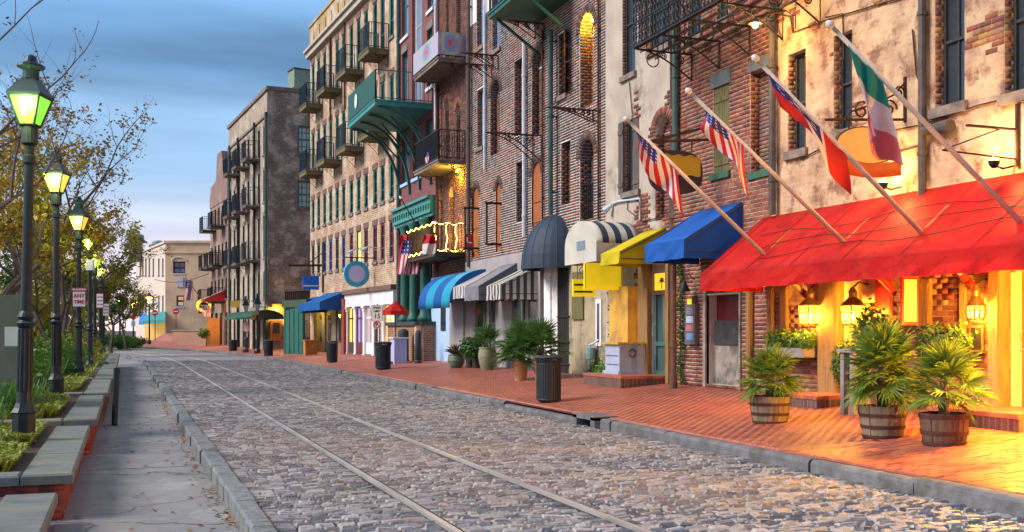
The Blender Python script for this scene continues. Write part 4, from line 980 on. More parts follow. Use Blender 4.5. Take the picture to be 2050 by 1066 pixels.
for r in range(3):
    for i in (1, 3, 5):
        u = .9 + (H.L - 1.6) * (i + .5) / (NC - 1) - .5
        balcony(H, bH, u - .85, u + .85, hz[r][0] - .1, .95, STONE, mat('navy_iron', (.015, .035, .06), (.01, .025, .04), rough=.5), 1.2, gap=.13, drop=.7, fl=.12, bm=IRON)
for x, mt in ((532, PIPEG), (509, IRON), (476, IRON), (459, PIPEG)): H.pipe(x, bH, mt, .09, z0=.2, z1=H.z1 - 1.5, d=.14)
m = MB(); H.slab(m, -.1, H.L + .1, H.z1 - .05, H.z1 + .18, -.3, .12); H.slab(m, -.05, H.L + .05, H.z1 - 1.7, H.z1 - 1.55, -.1, .1); m.build('coping', STONE, bH)
# side wall facing the camera
Sd = Fac((cor.x, cor.y, 0), 4.4 + 90, 1, BASE, H.z1, rev=.15)
Sd.u, Sd.n = V((math.cos(Sd.ang - math.pi / 2), math.sin(Sd.ang - math.pi / 2), 0)), V((math.sin(math.radians(4.4)), -math.cos(math.radians(4.4)), 0))
Sd.O = Sd.O + Sd.n * .2; Sd.L = 9
s1 = Sd.opu(Sd.px(596, 300)[0], Sd.px(624, 300)[0], Sd.px(605, 307)[1], Sd.px(605, 252)[1]); s2 = Sd.opu(Sd.px(596, 400)[0], Sd.px(624, 400)[0], Sd.px(605, 417)[1], Sd.px(605, 362)[1])
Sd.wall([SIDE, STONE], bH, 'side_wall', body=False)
for o in (s1, s2): Sd.window(o, bH, TEAL, glass('curtain_glass', (.5, .5, .45), .3), nx=3, nz=4, fw=.12, bar=.06)
m = MB(); Sd.slab(m, -.1, 9, H.z1 - .05, H.z1 + .2, -.3, .1); m.build('side_coping', STONE, bH)
# rooftop plant
t = thing('rooftop_unit', 'pale green box unit on the roof edge of the weathered warehouse', 'roof unit', atZ(600, 180, 72)); m = MB()
p = atZ(602, 178, 72); m.box((p.x, p.y, p.z + .55), (1.35, 1.2, 1.2), .2); m.build('casing', mat('unit_green', (.2, .27, .2), (.15, .2, .15)), t); m = MB(); m.box((p.x, p.y, p.z + 1.2), (1.45, 1.3, .1), .2); m.build('lid', FR_D, t)
# ornate orange timber doorway lit by a lamp on the side wall, with yellow sign
o = thing('lit_doorway', 'orange timber kiosk door glowing in the alley by the dark side wall', 'doorway', atZ(553, 705, 66.5)); ow = mat('orange_timber', (.5, .2, .04), (.38, .14, .03), sc1=3)
m = MB(); p, q = Sd.px(540, 675), Sd.px(561, 675); z0, z1 = .9, Sd.px(550, 642)[1]
m.hexa([Sd.P(p[0], z0, .05), Sd.P(q[0], z0, .05), Sd.P(q[0], z0, .35), Sd.P(p[0], z0, .35), Sd.P(p[0], z1, .05), Sd.P(q[0], z1, .05), Sd.P(q[0], z1, .35), Sd.P(p[0], z1, .35)]); m.build('cabinet', ow, o)
m = MB(); Sd.slab(m, p[0] + .12, q[0] - .12, z0 + .5, z1 - .15, .35, .37); m.build('pane', GLASS, o); m = MB(); zz = Sd.px(550, 614)[1]; Sd.slab(m, p[0] + .1, q[0] - .0, zz - .1, zz + .15, .05, .4); m.build('lamp_hood', ow, o)
lamp(Sd.P((p[0] + q[0]) / 2, zz - .25, .5), 60, (1, .5, .08), .1)

# ------------------------------------------------------------------ gabled brick house beyond
FARB = mat('far_brown_brick', (.26, .15, .12), (.18, .10, .09), (.36, .27, .22), sc1=1.2, sc3=.6, tex=bricktex(.25, .09, (.4, .33, .3), (.7, .65, .65), amt=.4))
K = Fac((*H.P(H.L + .6, 0, -.05)[:2], 0), 5.2, 10, BASE, 14, rev=.2, deep=8); K.L = K.px(421, 600)[0]; K.z1 = K.px(440, 395)[1]
bK = thing('gabled_brick_house', 'far brown brick house with gabled parapet and many dark balconies', 'building', K.P(0, 0))
kw = []
for yb, yt in ((455, 415), (530, 490), (600, 560)):
    for i in range(5):
        u = .8 + (K.L - 1.6) * i / 4; kw.append(K.opu(u - .4, u + .4, K.px(440, yb)[1], K.px(440, yt)[1]))
kg = [K.opu(.8 + (K.L - 1.6) * i / 3 - .6, .8 + (K.L - 1.6) * i / 3 + .6, .3, 3.0) for i in range(4)]
K.wall([FARB, STONE], bK)
for o in kw: K.window(o, bK, FR_D, GLASS, nx=2, nz=3, bar=.05)
for i, o in enumerate(kg): K.window(o, bK, WOODD, GLASSW if i % 2 else GLASS, nx=2, nz=2, sill=None, bar=.06)
m = MB(); q = [(0, K.z1 - .5), (0, K.z1 + 1.5), (2.0, K.z1 + 1.8), (2.6, K.z1 + 3.6), (4.6, K.z1 + 3.6), (5.2, K.z1 + 1.5), (K.L - .6, K.z1 + 1.2), (K.L, K.z1 + .2), (K.L, K.z1 - .5)]; m.prism([K.P(u, z, .05) for u, z in q], K.n * -.5); m.build('gable_parapet', FARB, bK)
for yb, us in ((458, (1.4, 5.5)), (535, (.8, 3.2, 6.0)), (605, (1.6, 6.4))):
    for u in us: balcony(K, bK, u - .2, u + 1.5, K.px(440, yb)[1], 1.1, FR_D, IRON, 1.1, gap=.14, brackets=0)
# cream corner building closing the street
CRM = mat('cream_render', (.66, .47, .29), (.58, .40, .25), (.5, .36, .24), sc1=.8, sc3=.4, rough=.9, bump=.15); CRW = mat('pale_render', (.62, .53, .44), (.54, .46, .38), rough=.9, bump=.15)
Zc = 112.; c0, c1 = atZ(331, 660, Zc), atZ(440, 660, Zc); c2 = atZ(272, 660, 130)
bQ = thing('cream_corner_building', 'two storey cream rendered building closing the end of the street', 'building', (c0.x, c0.y, 0))
ztop = atZ(331, 487, Zc).z
def pfac(a, b):   # facade between two ground points, seen from the left-hand side of a -> b reversed
    f = Fac((0, 0, 0), 0, 1, -.4, ztop, rev=.25); d = V((b.x - a.x, b.y - a.y, 0)); f.L = d.length; f.u = d.normalized(); f.O = V((a.x, a.y, 0)); f.n = V((f.u.y, -f.u.x, 0))
    if f.n.dot(V((0, 0, 0)) - f.O) < 0: f.n = -f.n
    return f
Q1, Q2 = pfac(c0, c1), pfac(c0, c2)
def qop(f, x0, x1, yt, yb, arch=0):
    a, b = f.px(x0, 600)[0], f.px(x1, 600)[0]; xm = (x0 + x1) / 2; return f.opu(min(a, b), max(a, b), f.px(xm, yb)[1], f.px(xm, yt)[1], arch)
qa = qop(Q1, 346, 371, 524, 548); qb = qop(Q1, 353, 368, 592, 614)
Q1.wall([CRM, CRM], bQ, body=False)
Q1.window(qa, bQ, FR_D, glass('dusk_glass', (.08, .1, .2), .15), nx=2, nz=2, bar=.1, fw=.12, sill=CRW); Q1.window(qb, bQ, FR_D, glass('far_lit_glass', (.2, .15, .2), .2, (1, .6, .2), .15), nx=1, nz=2, bar=.1, fw=.12, sill=BLUEP)
m = MB(); u = (qa.u0 + qa.u1) / 2; r = (qa.u1 - qa.u0) / 2 + .1; pts = [Q1.P(u + r * math.cos(t * math.pi / 12), qa.z1 + .55 * r * math.sin(t * math.pi / 12) + .05, .06) for t in range(13)]; m.tube(pts, .07, 4); m.build('arch_moulding', CRW, bQ)
q2w = []
for x in (281, 286, 292, 299, 307, 318, 326):
    for yt, yb in ((518, 552), (592, 625)): q2w.append(qop(Q2, x - 1.6, x + 1.6, yt, yb))
Q2.wall([CRW, CRW], bQ, 'side_wall', body=False)
for o in q2w: Q2.window(o, bQ, FR_D, GLASSB, nx=1, nz=2, bar=.08)
m = MB(); m.prism([V((c0.x, c0.y, ztop - .05)), V((c1.x, c1.y, ztop - .05)), V((c1.x + 8, c1.y + 14, ztop - .05)), V((c2.x + 12, c2.y + 10, ztop - .05)), V((c2.x, c2.y, ztop - .05))], (0, 0, .06)); m.build('roof', mat('flat_roof', (.2, .2, .21), (.15, .15, .16)), bQ)
m = MB(); Q1.slab(m, -.1, Q1.L, ztop - .02, ztop + .25, -.3, .15); Q1.slab(m, -.05, Q1.L, ztop - 1.1, ztop - .95, 0, .1); m.build('parapet_coping', CRM, bQ)
m = MB(); Q2.slab(m, 0, Q2.L, ztop - .02, ztop + .2, -.3, .15); m.build('side_coping', CRW, bQ)
m = MB(); m.hexa([V((c2.x + 4, c2.y + 1, ztop)), V((c2.x + 9, c2.y - 7, ztop)), V((c2.x + 12, c2.y - 4, ztop)), V((c2.x + 7, c2.y + 4, ztop)), V((c2.x + 4, c2.y + 1, ztop + 1.2)), V((c2.x + 9, c2.y - 7, ztop + 1.2)), V((c2.x + 12, c2.y - 4, ztop + 1.2)), V((c2.x + 7, c2.y + 4, ztop + 1.2))]); m.build('skylight', BLUEP, bQ)
for x, y, ww, hh in ((272, 490, 1.3, 1.4), (318, 497, 1.1, .9), (308, 500, .8, .7)):
    t = thing('roof_vent', {272: 'tall round roof vent at the far left of the cream building', 318: 'larger green box vent on the cream building roof', 308: 'smaller green box vent on the cream building roof'}[x], 'roof vent', atZ(x, y + 20, 126), 'vents on the cream roof')
    p = atZ(x, y, 126); m = MB(); m.lathe([(ww * .6, p.z - 2), (ww * .6, p.z + hh * .4), (ww * .75, p.z + hh * .45), (ww * .7, p.z + hh * .8), (ww * .3, p.z + hh)], (p.x, p.y, 0), 10); m.build('cowl', mat('vent_metal', (.3, .32, .33), (.2, .22, .23), metal=.4), t)
m = MB(); p = Q1.px(361, 565); u, z = p; Q1.slab(m, u - .33, u + .33, z - .55, z + .5, 0, .12); tag(m.build('wall_plaque', mat('lilac_plaque', (.5, .46, .6), (.42, .38, .5))), 'pale lilac plaque on the cream building between two windows', 'sign')
m = MB(); p, q = atZ(310, 560, 112), atZ(418, 548, 88); m.tube([p.lerp(q, k / 12) - V((0, 0, .5 * math.sin(math.pi * k / 12))) for k in range(13)], .03, 4); tag(m.build('overhead_cable', IRON), 'thin dark cable slung across the cream building', 'cable')
# green awning over yellow lit shop at the left corner of the cream building
t = thing('green_awning', 'green awning over a yellow lit shop beneath the cream building', 'awning', atZ(312, 690, 111))
a, b = atZ(284, 643, 112), atZ(331, 640, 109); c_, d = atZ(300, 626, 113), atZ(331, 624, 112)
m = MB(); m.hexa([a - V((0, 0, .35)), b - V((0, 0, .35)), d - V((0, 0, .4)), c_ - V((0, 0, .4)), a, b, d, c_]); m.build('canopy', TEAL, t)
m = MB(); a, b = atZ(290, 668, 113), atZ(331, 668, 112); m.hexa([V((a.x, a.y, -.2)), V((b.x, b.y, -.2)), V((b.x, b.y + .4, -.2)), V((a.x, a.y + .4, -.2)), V((a.x, a.y, 2.6)), V((b.x, b.y, 2.6)), V((b.x, b.y + .4, 2.6)), V((a.x, a.y + .4, 2.6))]); m.build('lit_shopfront', glass('far_shop_glow', (.5, .3, .08), .3, (1, .6, .1), .12), t)
t = thing('blue_awning', 'small blue awning left of the green corner awning', 'awning', atZ(288, 690, 114)); a, b = atZ(278, 645, 116), atZ(290, 645, 114); m = MB(); m.hexa([a - V((0, 0, .3)), b - V((0, 0, .3)), atZ(294, 634, 117), atZ(281, 634, 118), a, b, atZ(294, 628, 117), atZ(281, 628, 118)]); m.build('canopy', mat('royal_blue_canvas', (.015, .16, .6), (.015, .13, .5), rough=.6), t)
# brick ramp and low wall at the end of the street
m = MB(); a, b, c_, d = onz(285, 692, 0), onz(420, 700, 0), atZ(430, 664, 108), atZ(330, 664, 108); m.hexa([V((a.x, a.y, -.4)), V((b.x, b.y, -.4)), V((c_.x, c_.y, -.4)), V((d.x, d.y, -.4)), V((a.x, a.y, .02)), V((b.x, b.y, .02)), V((c_.x, c_.y, 1.25)), V((d.x, d.y, 1.25))]); tag(m.build('ramp', PAVE), kind='structure')
m = MB(); a, b = atZ(345, 675, 93), atZ(412, 672, 84); d = (b - a).normalized().cross(V((0, 0, 1))) * .4; m.hexa([V((a.x, a.y, -.3)), V((b.x, b.y, -.3)), V((b.x, b.y, -.3)) - d, V((a.x, a.y, -.3)) - d, V((a.x, a.y, 1.5)), V((b.x, b.y, 1.5)), V((b.x, b.y, 1.5)) - d, V((a.x, a.y, 1.5)) - d])
t = m.build('low_wall', mat('ramp_wall_brick', (.33, .14, .09), (.24, .1, .07), tex=bricktex(.24, .09, (.4, .28, .22), (.7, .7, .7)))); tag(t, 'low orange brick ramp wall at the far street corner', 'wall')
m = MB(); m.hexa([V((a.x, a.y, 1.5)) + d * .2, V((b.x, b.y, 1.5)) + d * .2, V((b.x, b.y, 1.5)) - d * 1.2, V((a.x, a.y, 1.5)) - d * 1.2, V((a.x, a.y, 1.62)) + d * .2, V((b.x, b.y, 1.62)) + d * .2, V((b.x, b.y, 1.62)) - d * 1.2, V((a.x, a.y, 1.62)) - d * 1.2]); m.build('coping', STONE, t)
# ------------------------------------------------------------------ awnings
def canvas(name, c, **k): return mat(name, c, tuple(q * .82 for q in c), rough=.65, bump=.25, bs=9, sc1=2, trans=k.get('trans', .25), stretch=(1, 1, 1))
RED = mat('red_canvas', (.54, .007, .007), (.6, .024, .012), (.42, .006, .008), sc1=1.6, sc3=2.4, t3=.57, rough=.6, bump=.6, bs=5, trans=.4); BLU = canvas('blue_canvas', (.006, .095, .42), trans=.15); YEL = canvas('yellow_canvas', (.72, .56, .01)); NAVY = canvas('navy_canvas', (.03, .05, .085), trans=.1)
CRE = canvas('cream_canvas', (.68, .64, .56)); CHAR = canvas('charcoal_canvas', (.06, .06, .07), trans=.1); GRYC = canvas('grey_canvas', (.2, .2, .23), trans=.1); SKYB = canvas('sky_blue_canvas', (.02, .38, .6)); MIDB = canvas('mid_blue_canvas', (.008, .12, .42)); WBLU = canvas('white_blue_canvas', (.35, .6, .75)); DGRN = canvas('green_canvas', (.02, .1, .06))
def proj_for(fac, xw, xf):
    lo, hi = 0., 6.; u = fac.px(xw, 600)[0]
    for _ in range(40):
        d = (lo + hi) / 2
        if fac.px(xf, 600, d)[0] < u: lo = d
        else: hi = d
    # along the ray row: nearer planes give smaller u at the same pixel; pick the depth where they meet
    f = lambda d: fac.px(xf, 600, d)[0] - u
    a, b = 0., 4.
    for _ in range(50):
        c_ = (a + b) / 2
        if f(a) * f(c_) <= 0: b = c_
        else: a = c_
    return (a + b) / 2
def shed(name, label, fac, u0, u1, zt, zf, drop, proj, ms, stripe=None, sides=(1, 1), vstripe=None, frame=True, sidestripe=0, sag=.03):
    t = thing(name, label, 'awning', fac.P((u0 + u1) / 2, zf - drop, 0)); ms = ms if isinstance(ms, list) else [ms]
    n = max(6, int((u1 - u0) / (stripe or .25))); K = 6; m = MB(); us = [u0 + (u1 - u0) * i / n for i in range(n + 1)]
    def sg(i, k): # cloth sags slightly between ribs
        return -sag * math.sin(math.pi * k / K) * (.6 + .4 * math.sin(us[i] * 5.3))
    m.sheet([[fac.P(u, zt + (zf - zt) * k / K + sg(i, k), .03 + (proj - .03) * k / K) for k in range(K + 1)] for i, u in enumerate(us)], (lambda i, j: i % 2) if stripe else 0)
    m.build('canopy', ms, t, True, .008)
    m = MB(); nv = max(6, int((u1 - u0) / (vstripe or .3))); uv = [u0 + (u1 - u0) * i / nv for i in range(nv + 1)]
    m.sheet([[fac.P(u, zf + .004, proj + .004), fac.P(u, zf - drop * .5, proj + .012 * math.sin(u * 9)), fac.P(u, zf - drop + .01 * math.sin(u * 13), proj + .02 * math.sin(u * 7))] for u in uv], (lambda i, j: i % 2) if vstripe else 0)
    m.build('valance', ms, t, False, .008)
    for e, u in ((0, u0), (1, u1)):
        if sides[e]:
            m = MB(); k2 = sidestripe or 8
            m.sheet([[fac.P(u, zt + (zf - zt) * k / k2, .03 + (proj - .03) * k / k2), fac.P(u, zf - drop, .03 + (proj - .03) * k / k2)] for k in range(k2 + 1)], (lambda i, j: i % 2) if sidestripe else 0); m.build('side_panel', ms, t, False, .008)
    if frame:
        m = MB(); z = zf - drop * .6
        for u in us[::max(1, n // 4)] + [u1]: m.tube([fac.P(u, zt - .05, .02), fac.P(u, zf - .04, proj - .03)], .015, 5); m.tube([fac.P(u, z, .02), fac.P(u, z, proj - .03)], .015, 5)
        m.tube([fac.P(u0 + .02, z, proj - .035), fac.P(u1 - .02, z, proj - .035)], .018, 5); m.tube([fac.P(u0 + .02, zf - .04, proj - .035), fac.P(u1 - .02, zf - .04, proj - .035)], .018, 5); m.build('frame', PIPEB, t)
    return t
pr = proj_for(A, 1530, 1402)
uR1 = A.px(1402, 583, pr)[0]; zRf, zRb, zRt = A.px(1402, 550, pr)[1], A.px(1402, 583, pr)[1], A.px(1530, 437)[1]
shed('red_awning', 'long bright red awning over the lantern lit restaurant front', A, .3, uR1, zRt, zRf, zRf - zRb, pr, RED, sides=(1, 1))
pb = proj_for(B, 1488, 1370); q = lambda x, y: B.px(x, y, pb)
shed('blue_awning', 'plain bright blue awning on the orange brick house', B, q(1370, 500)[0], q(1291, 500)[0], B.px(1488, 405)[1], q(1370, 479)[1], q(1370, 479)[1] - q(1370, 517)[1], pb, BLU)
py_ = proj_for(Cf, 1334, 1241); q = lambda x, y: Cf.px(x, y, py_)
shed('yellow_awning', 'small yellow awning between blue awning and striped vault awning', Cf, q(1241, 500)[0], q(1203, 500)[0], Cf.px(1334, 456)[1], q(1241, 503)[1], .27, py_, YEL)
# vaulted awning, cream with navy stripes, its arched end facing the street
t = thing('vault_awning', 'cream and navy striped vaulted awning with white arched front', 'awning', D.P(0, 3)); pv = 1.15; Cf2 = Cf
ua, ub = Cf.px(1194, 500, pv)[0], Cf.px(1131, 500, pv)[0]; um, ra = (ua + ub) / 2, (ub - ua) / 2; zs_ = Cf.px(1194, 486, pv)[1]; zb_ = Cf.px(1194, 523, pv)[1]; zt_ = Cf.px(1165, 443, pv)[1]
arcp = [(um - ra * math.cos(math.pi * i / 16), zs_ + (zt_ - zs_) * math.sin(math.pi * i / 16)) for i in range(17)]
m = MB(); ring = [(ua, zb_)] + arcp + [(ub, zb_)]; m.add([Cf.P(u, z, pv) for u, z in ring], [tuple(range(len(ring)))]); fr = m.build('arched_front', CRE, t, thick=.01)
m = MB(); m.sheet([[Cf.P(u, z, .02 + (pv - .02) * k / 7) for k in range(8)] for u, z in arcp], lambda i, j: (j + 1) % 2); m.build('canopy', [NAVY, CRE], t, True, .008)
for u in (ua, ub): m = MB(); m.add([Cf.P(u, zs_, .02), Cf.P(u, zs_, pv), Cf.P(u, zb_, pv), Cf.P(u, zb_, .02)], [(0, 1, 2, 3)]); m.build('side_panel', CRE, t, thick=.008)
m = MB(); Cf.slab(m, um - .3, um + .18, zs_ - .12, zs_ + .1, pv + .008, pv + .012); m.build('grey_patch', mat('slate_print', (.16, .22, .27), (.14, .2, .25), bump=0), t)
# navy domed awning
t = thing('dome_awning', 'navy ribbed dome awning over the iron gate', 'awning', D.P(2.4, 3.3)); m = MB(); rb = MB()
un, uc = D.px(1145, 500)[0], 0; a_ = 1.0; uc = un + a_; b_ = .98; z0 = D.px(1060, 531, .8)[1]; c_ = D.px(1132, 428)[1] - z0
rows = []
for i in range(17):
    ph = math.pi * i / 16; row = [D.P(uc - a_ * math.cos(ph), z0 - .12, .02 + b_ * math.sin(ph))]
    for k in range(9):
        th = math.pi / 2 * k / 8; row.append(D.P(uc - a_ * math.cos(ph) * math.cos(th), z0 + c_ * math.sin(th), .02 + b_ * math.sin(ph) * math.cos(th)))
    rows.append(row)
    if i % 2 == 0: rb.tube([p + D.n * .006 for p in row], .012, 5)
m.sheet(rows); m.build('canopy', NAVY, t, False, .008); rb.build('rib', CHAR, t)
pd = proj_for(D, 1085, 1005); q = lambda x, y: D.px(x, y, pd)
shed('striped_awning', 'charcoal and cream striped awning above the potted palms', D, q(1005, 570)[0], q(975, 570)[0], D.px(1085, 531)[1], q(1005, 570)[1], .42, pd, [CHAR, CRE], stripe=.22, vstripe=.12, sidestripe=11)
pd = proj_for(D, 1040, 958); q = lambda x, y: D.px(x, y, pd)
shed('grey_awning', 'plain dark grey awning between the two striped awnings', D, q(958, 573)[0], q(930, 573)[0] - .02, D.px(1040, 525)[1], q(958, 573)[1], .42, pd, GRYC)
pd = 1.2; q = lambda x, y: D.px(x, y, pd); u0_ = D.px(932, 573, pd)[0]
shed('pinstripe_awning', 'white and grey narrow striped awning beside the blue rounded awning', D, u0_, q(878, 590)[0] if q(878, 590)[0] > u0_ + 1 else u0_ + 2, D.px(995, 540)[1], q(915, 575)[1], .38, pd, [CRE, GRYC], stripe=.14, vstripe=.14)
# blue rounded awning
t = thing('rounded_awning', 'blue and turquoise striped rounded awning beneath the lit balcony', 'awning', E.P(2, 3)); m = MB(); pe = 1.35
u0_, u1_ = E.px(884, 590, pe)[0] - 1.0, E.px(839, 600, pe)[0]; z0 = E.px(845, 606, pe)[1]; z1 = E.px(900, 552)[1]
m.sheet([[E.P(u0_ + (u1_ - u0_) * i / 20, z0 + (z1 - z0) * math.cos(math.pi / 2 * k / 8), .02 + pe * math.sin(math.pi / 2 * k / 8)) for k in range(9)] + [E.P(u0_ + (u1_ - u0_) * i / 20, z0 - .25, pe + .02)] for i in range(21)], lambda i, j: 0 if i // 5 % 2 else (1 if i % 5 in (0, 4) else 2)); m.build('canopy', [MIDB, SKYB, SKYB], t, True, .008)
for u in (u0_, u1_): m = MB(); m.add([E.P(u, z0, .02)] + [E.P(u, z0 + (z1 - z0) * math.cos(math.pi / 2 * k / 8), .02 + pe * math.sin(math.pi / 2 * k / 8)) for k in range(9)], [tuple(range(10))]); m.build('side_panel', MIDB, t, thick=.008)
m = MB(); E.slab(m, .05, E.L + 1.2, zp(W) - .1, z1, -.05, .1); m.build('blue_shopfront', BLUEP, bE)
m = MB(); u = E.px(893, 600)[0]; E.slab(m, u - .3, u + .3, 1.6, 2.5, .1, .13); m.build('dark_window', GLASS, bE)
# two royal blue awnings on the tan warehouse
pg = proj_for(G, 694, 640); q = lambda x, y: G.px(x, y, pg); zz = G.px(694, 583)[1]
shed('royal_awning', 'right and larger of two royal blue awnings on the tan warehouse', G, q(640, 600)[0], q(604, 600)[0] - .02, zz, q(640, 605)[1], q(640, 605)[1] - q(640, 621)[1], pg, MIDB)['group'] = 'royal blue awnings'
shed('royal_awning', 'left and farther of two royal blue awnings on the tan warehouse', G, q(604, 600)[0] + .02, q(577, 600)[0], zz - .12, q(640, 605)[1] - .06, q(640, 605)[1] - q(640, 621)[1], pg, MIDB)['group'] = 'royal blue awnings'
m = 0
t = thing('tunnel_canopy', 'small dark green canopy on the weathered warehouse', 'awning', H.P(3, 3)); m = MB(); ph_ = 2.0; u0_, u1_ = H.px(505, 640, ph_)[0], H.px(452, 640, ph_)[0]; z0 = H.px(480, 640, ph_)[1]
m.sheet([[H.P(u, z0 + .55 * math.sin(math.pi * k / 8), .1 + ph_ * (1 - math.cos(math.pi * k / 8)) / 2) for k in range(9)] for u in (u0_, (u0_ + u1_) / 2, u1_)]); m.build('canopy', DGRN, t, True, .01)
shed('candy_awning', 'red and white striped awning on the far gabled house', K, 1.0, 2.8, K.px(440, 583)[1], K.px(425, 596, 1.6)[1], .2, 1.6, [canvas('candy_red', (.5, .03, .05)), CRE], stripe=.3)

# ------------------------------------------------------------------ flag poles and flags on the red awning
POLE = mat('bleached_pole', (.62, .5, .4), (.5, .38, .3), stretch=(1, 1, 1), rough=.5); BRASS = mat('pole_finial', (.6, .55, .5), (.5, .45, .4), rough=.4)
fw_, fr_, fb_ = [canvas(n, c, trans=.35) for n, c in (('flag_white', (.75, .7, .72)), ('flag_red', (.55, .02, .04)), ('flag_blue', (.03, .04, .26)))]; fg_ = canvas('flag_green', (.03, .34, .27), trans=.35); fp_ = canvas('flag_pink', (.62, .2, .24), trans=.35)
def us_pat(i, j, ni, nj):   # i along the fly, j along the hoist
    if i < ni * .4 and j < nj * 7 / 13: return 0 if (i % 3 == 1 and j % 3 == 1) else 2
    return 1 if int(j * 13 / nj) % 2 == 0 else 0
def ga_pat(i, j, ni, nj):
    if i < ni * .42 and j < nj * .62:
        r = math.hypot((i / ni - .2) * 1.5, j / nj - .3); return 0 if .19 < r < .26 and (i + j) % 3 == 0 or r < .06 else 2
    return 1 if j < nj * .33 or j > nj * .66 else 0
def tri_pat(i, j, ni, nj): return 3 if i < ni / 3 else (0 if i < 2 * ni / 3 else 4)
def flag(par, P, ni, nj, pat, name='flag'):     # P(f, h): fly and hoist 0..1
    m = MB(); m.sheet([[P(i / ni, j / nj) for j in range(nj + 1)] for i in range(ni + 1)], lambda i, j: pat(i, j, ni, nj)); return m.build(name, [fw_, fr_, fb_, fg_, fp_], par, True, .004)
PX = [((1632, 605), (1258, 243), us_pat, 'us', .18, 1.0, .62), ((1790, 578), (1383, 187), us_pat, 'us', .32, .85, .6), ((1955, 576), (1517, 122), ga_pat, 'ga', .22, 1.6, .4), ((2160, 560), (1667, 55), tri_pat, 'it', .3, 1.0, .72)]
FL = ['stars and stripes on the leftmost of four pale poles over the red awning', 'stars and stripes on the second of four pale poles over the red awning', 'flag with blue starred corner and red field furled on the third awning pole', 'green white and red flag on the rightmost awning pole']
for k, (mt_, tip, pat, nm, off, along, drop) in enumerate(PX):
    u, z = A.px(*mt_); base = A.P(u, z, .05); tp = ons(tip[0], tip[1], base.y)
    t = thing('flagpole', ('leftmost', 'second', 'third', 'rightmost')[k] + ' slanting pale flagpole rising through the red awning', 'flagpole', base, 'four awning flagpoles')
    d = (tp - base).normalized(); m = MB(); L_ = (tp - base).length; m.tube([base, base + d * L_ * .5, tp], [.04, .034, .026], 10); m.build('pole', POLE, t, True)
    m = MB(); m.tube([base - d * .04, base + d * .3], .055, 10); m.build('socket', mat('pole_socket_red', (.4, .02, .02), (.3, .02, .02), rough=.5), t)
    m = MB(); m.tube([tp, tp + d * .03, tp + d * .06, tp + d * .1], [.03, .05, .05, .02], 8); m.build('finial', BRASS, t, True)
    ph = k * 1.7
    def P(f, h, tp=tp, d=d, off=off, along=along, drop=drop, ph=ph, nm=nm):
        hp = tp - d * (off + along * (h if nm != 'it' else h * .6))
        fall = drop * f * ((.45 + .75 * h) if nm == 'us' else (.75 + .25 * h) if nm == 'ga' else 1.15)
        w1 = math.sin(h * 9 + f * 3 + ph) * .07 * (.3 + f) + math.sin(h * 17 + f * 5) * .025
        return hp + V((w1 * .9 - .02, w1 * .8 + .16 * f * math.sin(h * 5 + ph), -fall + .03 * math.sin(h * 11 + ph) * f)) - d * (.08 * f if nm == 'us' else .22 * f if nm == 'ga' else .3 * f)
    if nm == 'us': pf = lambda i, j, ni, nj: us_pat(int(j * ni / nj) if 0 else i, j, ni, nj)
    fl = flag(None, P, 30, 26, pat); tag(fl, FL[k], 'flag', 'flags over the red awning')
# seams, ropes and yellow strips standing for lantern light through the pole slits in the canvas
ra_ = [o for o in sc.objects if o.name.startswith('red_awning')][0]
SEAM = canvas('red_seam', (.4, .008, .01)); SLITGLOW = mat('slit_glow_yellow', (.9, .75, .35), (.85, .65, .25), rough=.3, bump=0, trans=.85)
def onaw(u, f, e=.012): return A.P(u, zRt + (zRf - zRt) * f + e - .03 * math.sin(math.pi * f) * (.6 + .4 * math.sin(u * 5.3)), .03 + (pr - .03) * f + e * .6)
nS = 9
for k in range(nS):
    u = .5 + (uR1 - .7) * k / (nS - 1); m = MB(); m.sheet([[onaw(u - .018, f / 8), onaw(u + .018, f / 8)] for f in range(9)]); m.build('seam', SEAM, ra_)
for k, (mt_, tip, *_r) in enumerate(PX):
    u = A.px(*mt_)[0]; m = MB(); m.sheet([[onaw(u - .03 + .02 * math.sin(f), .34 + .3 * f / 6, .016), onaw(u + .035, .34 + .3 * f / 6, .016)] for f in range(7)]); m.build('glow_strip', SLITGLOW, ra_)
for k in range(3):
    f0 = .22 + .2 * k; m = MB(); pts = [onaw(uR1 * (i / 24) * .94 + .4, min(.95, max(.05, f0 + .05 * math.sin(i * .8 + k * 2) + .008 * i)), .02) for i in range(2 + k, 24 - k)]; m.tube(pts, .005, 4); m.build('rope', IRON, ra_)
# ------------------------------------------------------------------ hanging oval sign over the awning
so = A.px(1813, 240)[0] + sA0; S_ = lambda x, y: ons(x, y, so)
t = thing('oval_sign', 'lit yellow oval sign with orange ribbon on a scrolled bracket', 'hanging sign', S_(1735, 355)); c = S_(1734, 292); rx = (S_(1797, 292).x - S_(1672, 292).x) / 2; rz = (S_(1734, 255).z - S_(1734, 330).z) / 2
def disc(mb, c, rx, rz, th, n=32, mi=0): mb.prism([(c.x + rx * math.cos(2 * math.pi * i / n), c.y - th / 2, c.z + rz * math.sin(2 * math.pi * i / n)) for i in range(n)], (0, th, 0), mi)
m = MB(); disc(m, c, rx, rz, .07); m.build('rim', mat('dark_bronze', (.1, .05, .02), (.07, .035, .015)), t)
m = MB(); disc(m, c, rx * .955, rz * .94, .082); m.build('face', mat('yellow_sign_face', (.72, .44, .13), (.66, .38, .1), emit=(1, .55, .1), es=.06, bump=0), t)
m = MB(); a, b = S_(1668, 330), S_(1795, 330); rows = []
for i in range(13):
    f = i / 12; x = a.x + (b.x - a.x) * f; e = .05 * (2 * f - 1) ** 2; rows.append([V((x, so - .06 - .03 * math.cos(f * 6.28), S_(1730, 356).z + e)), V((x, so - .06 - .03 * math.cos(f * 6.28), S_(1730, 327).z + e))])
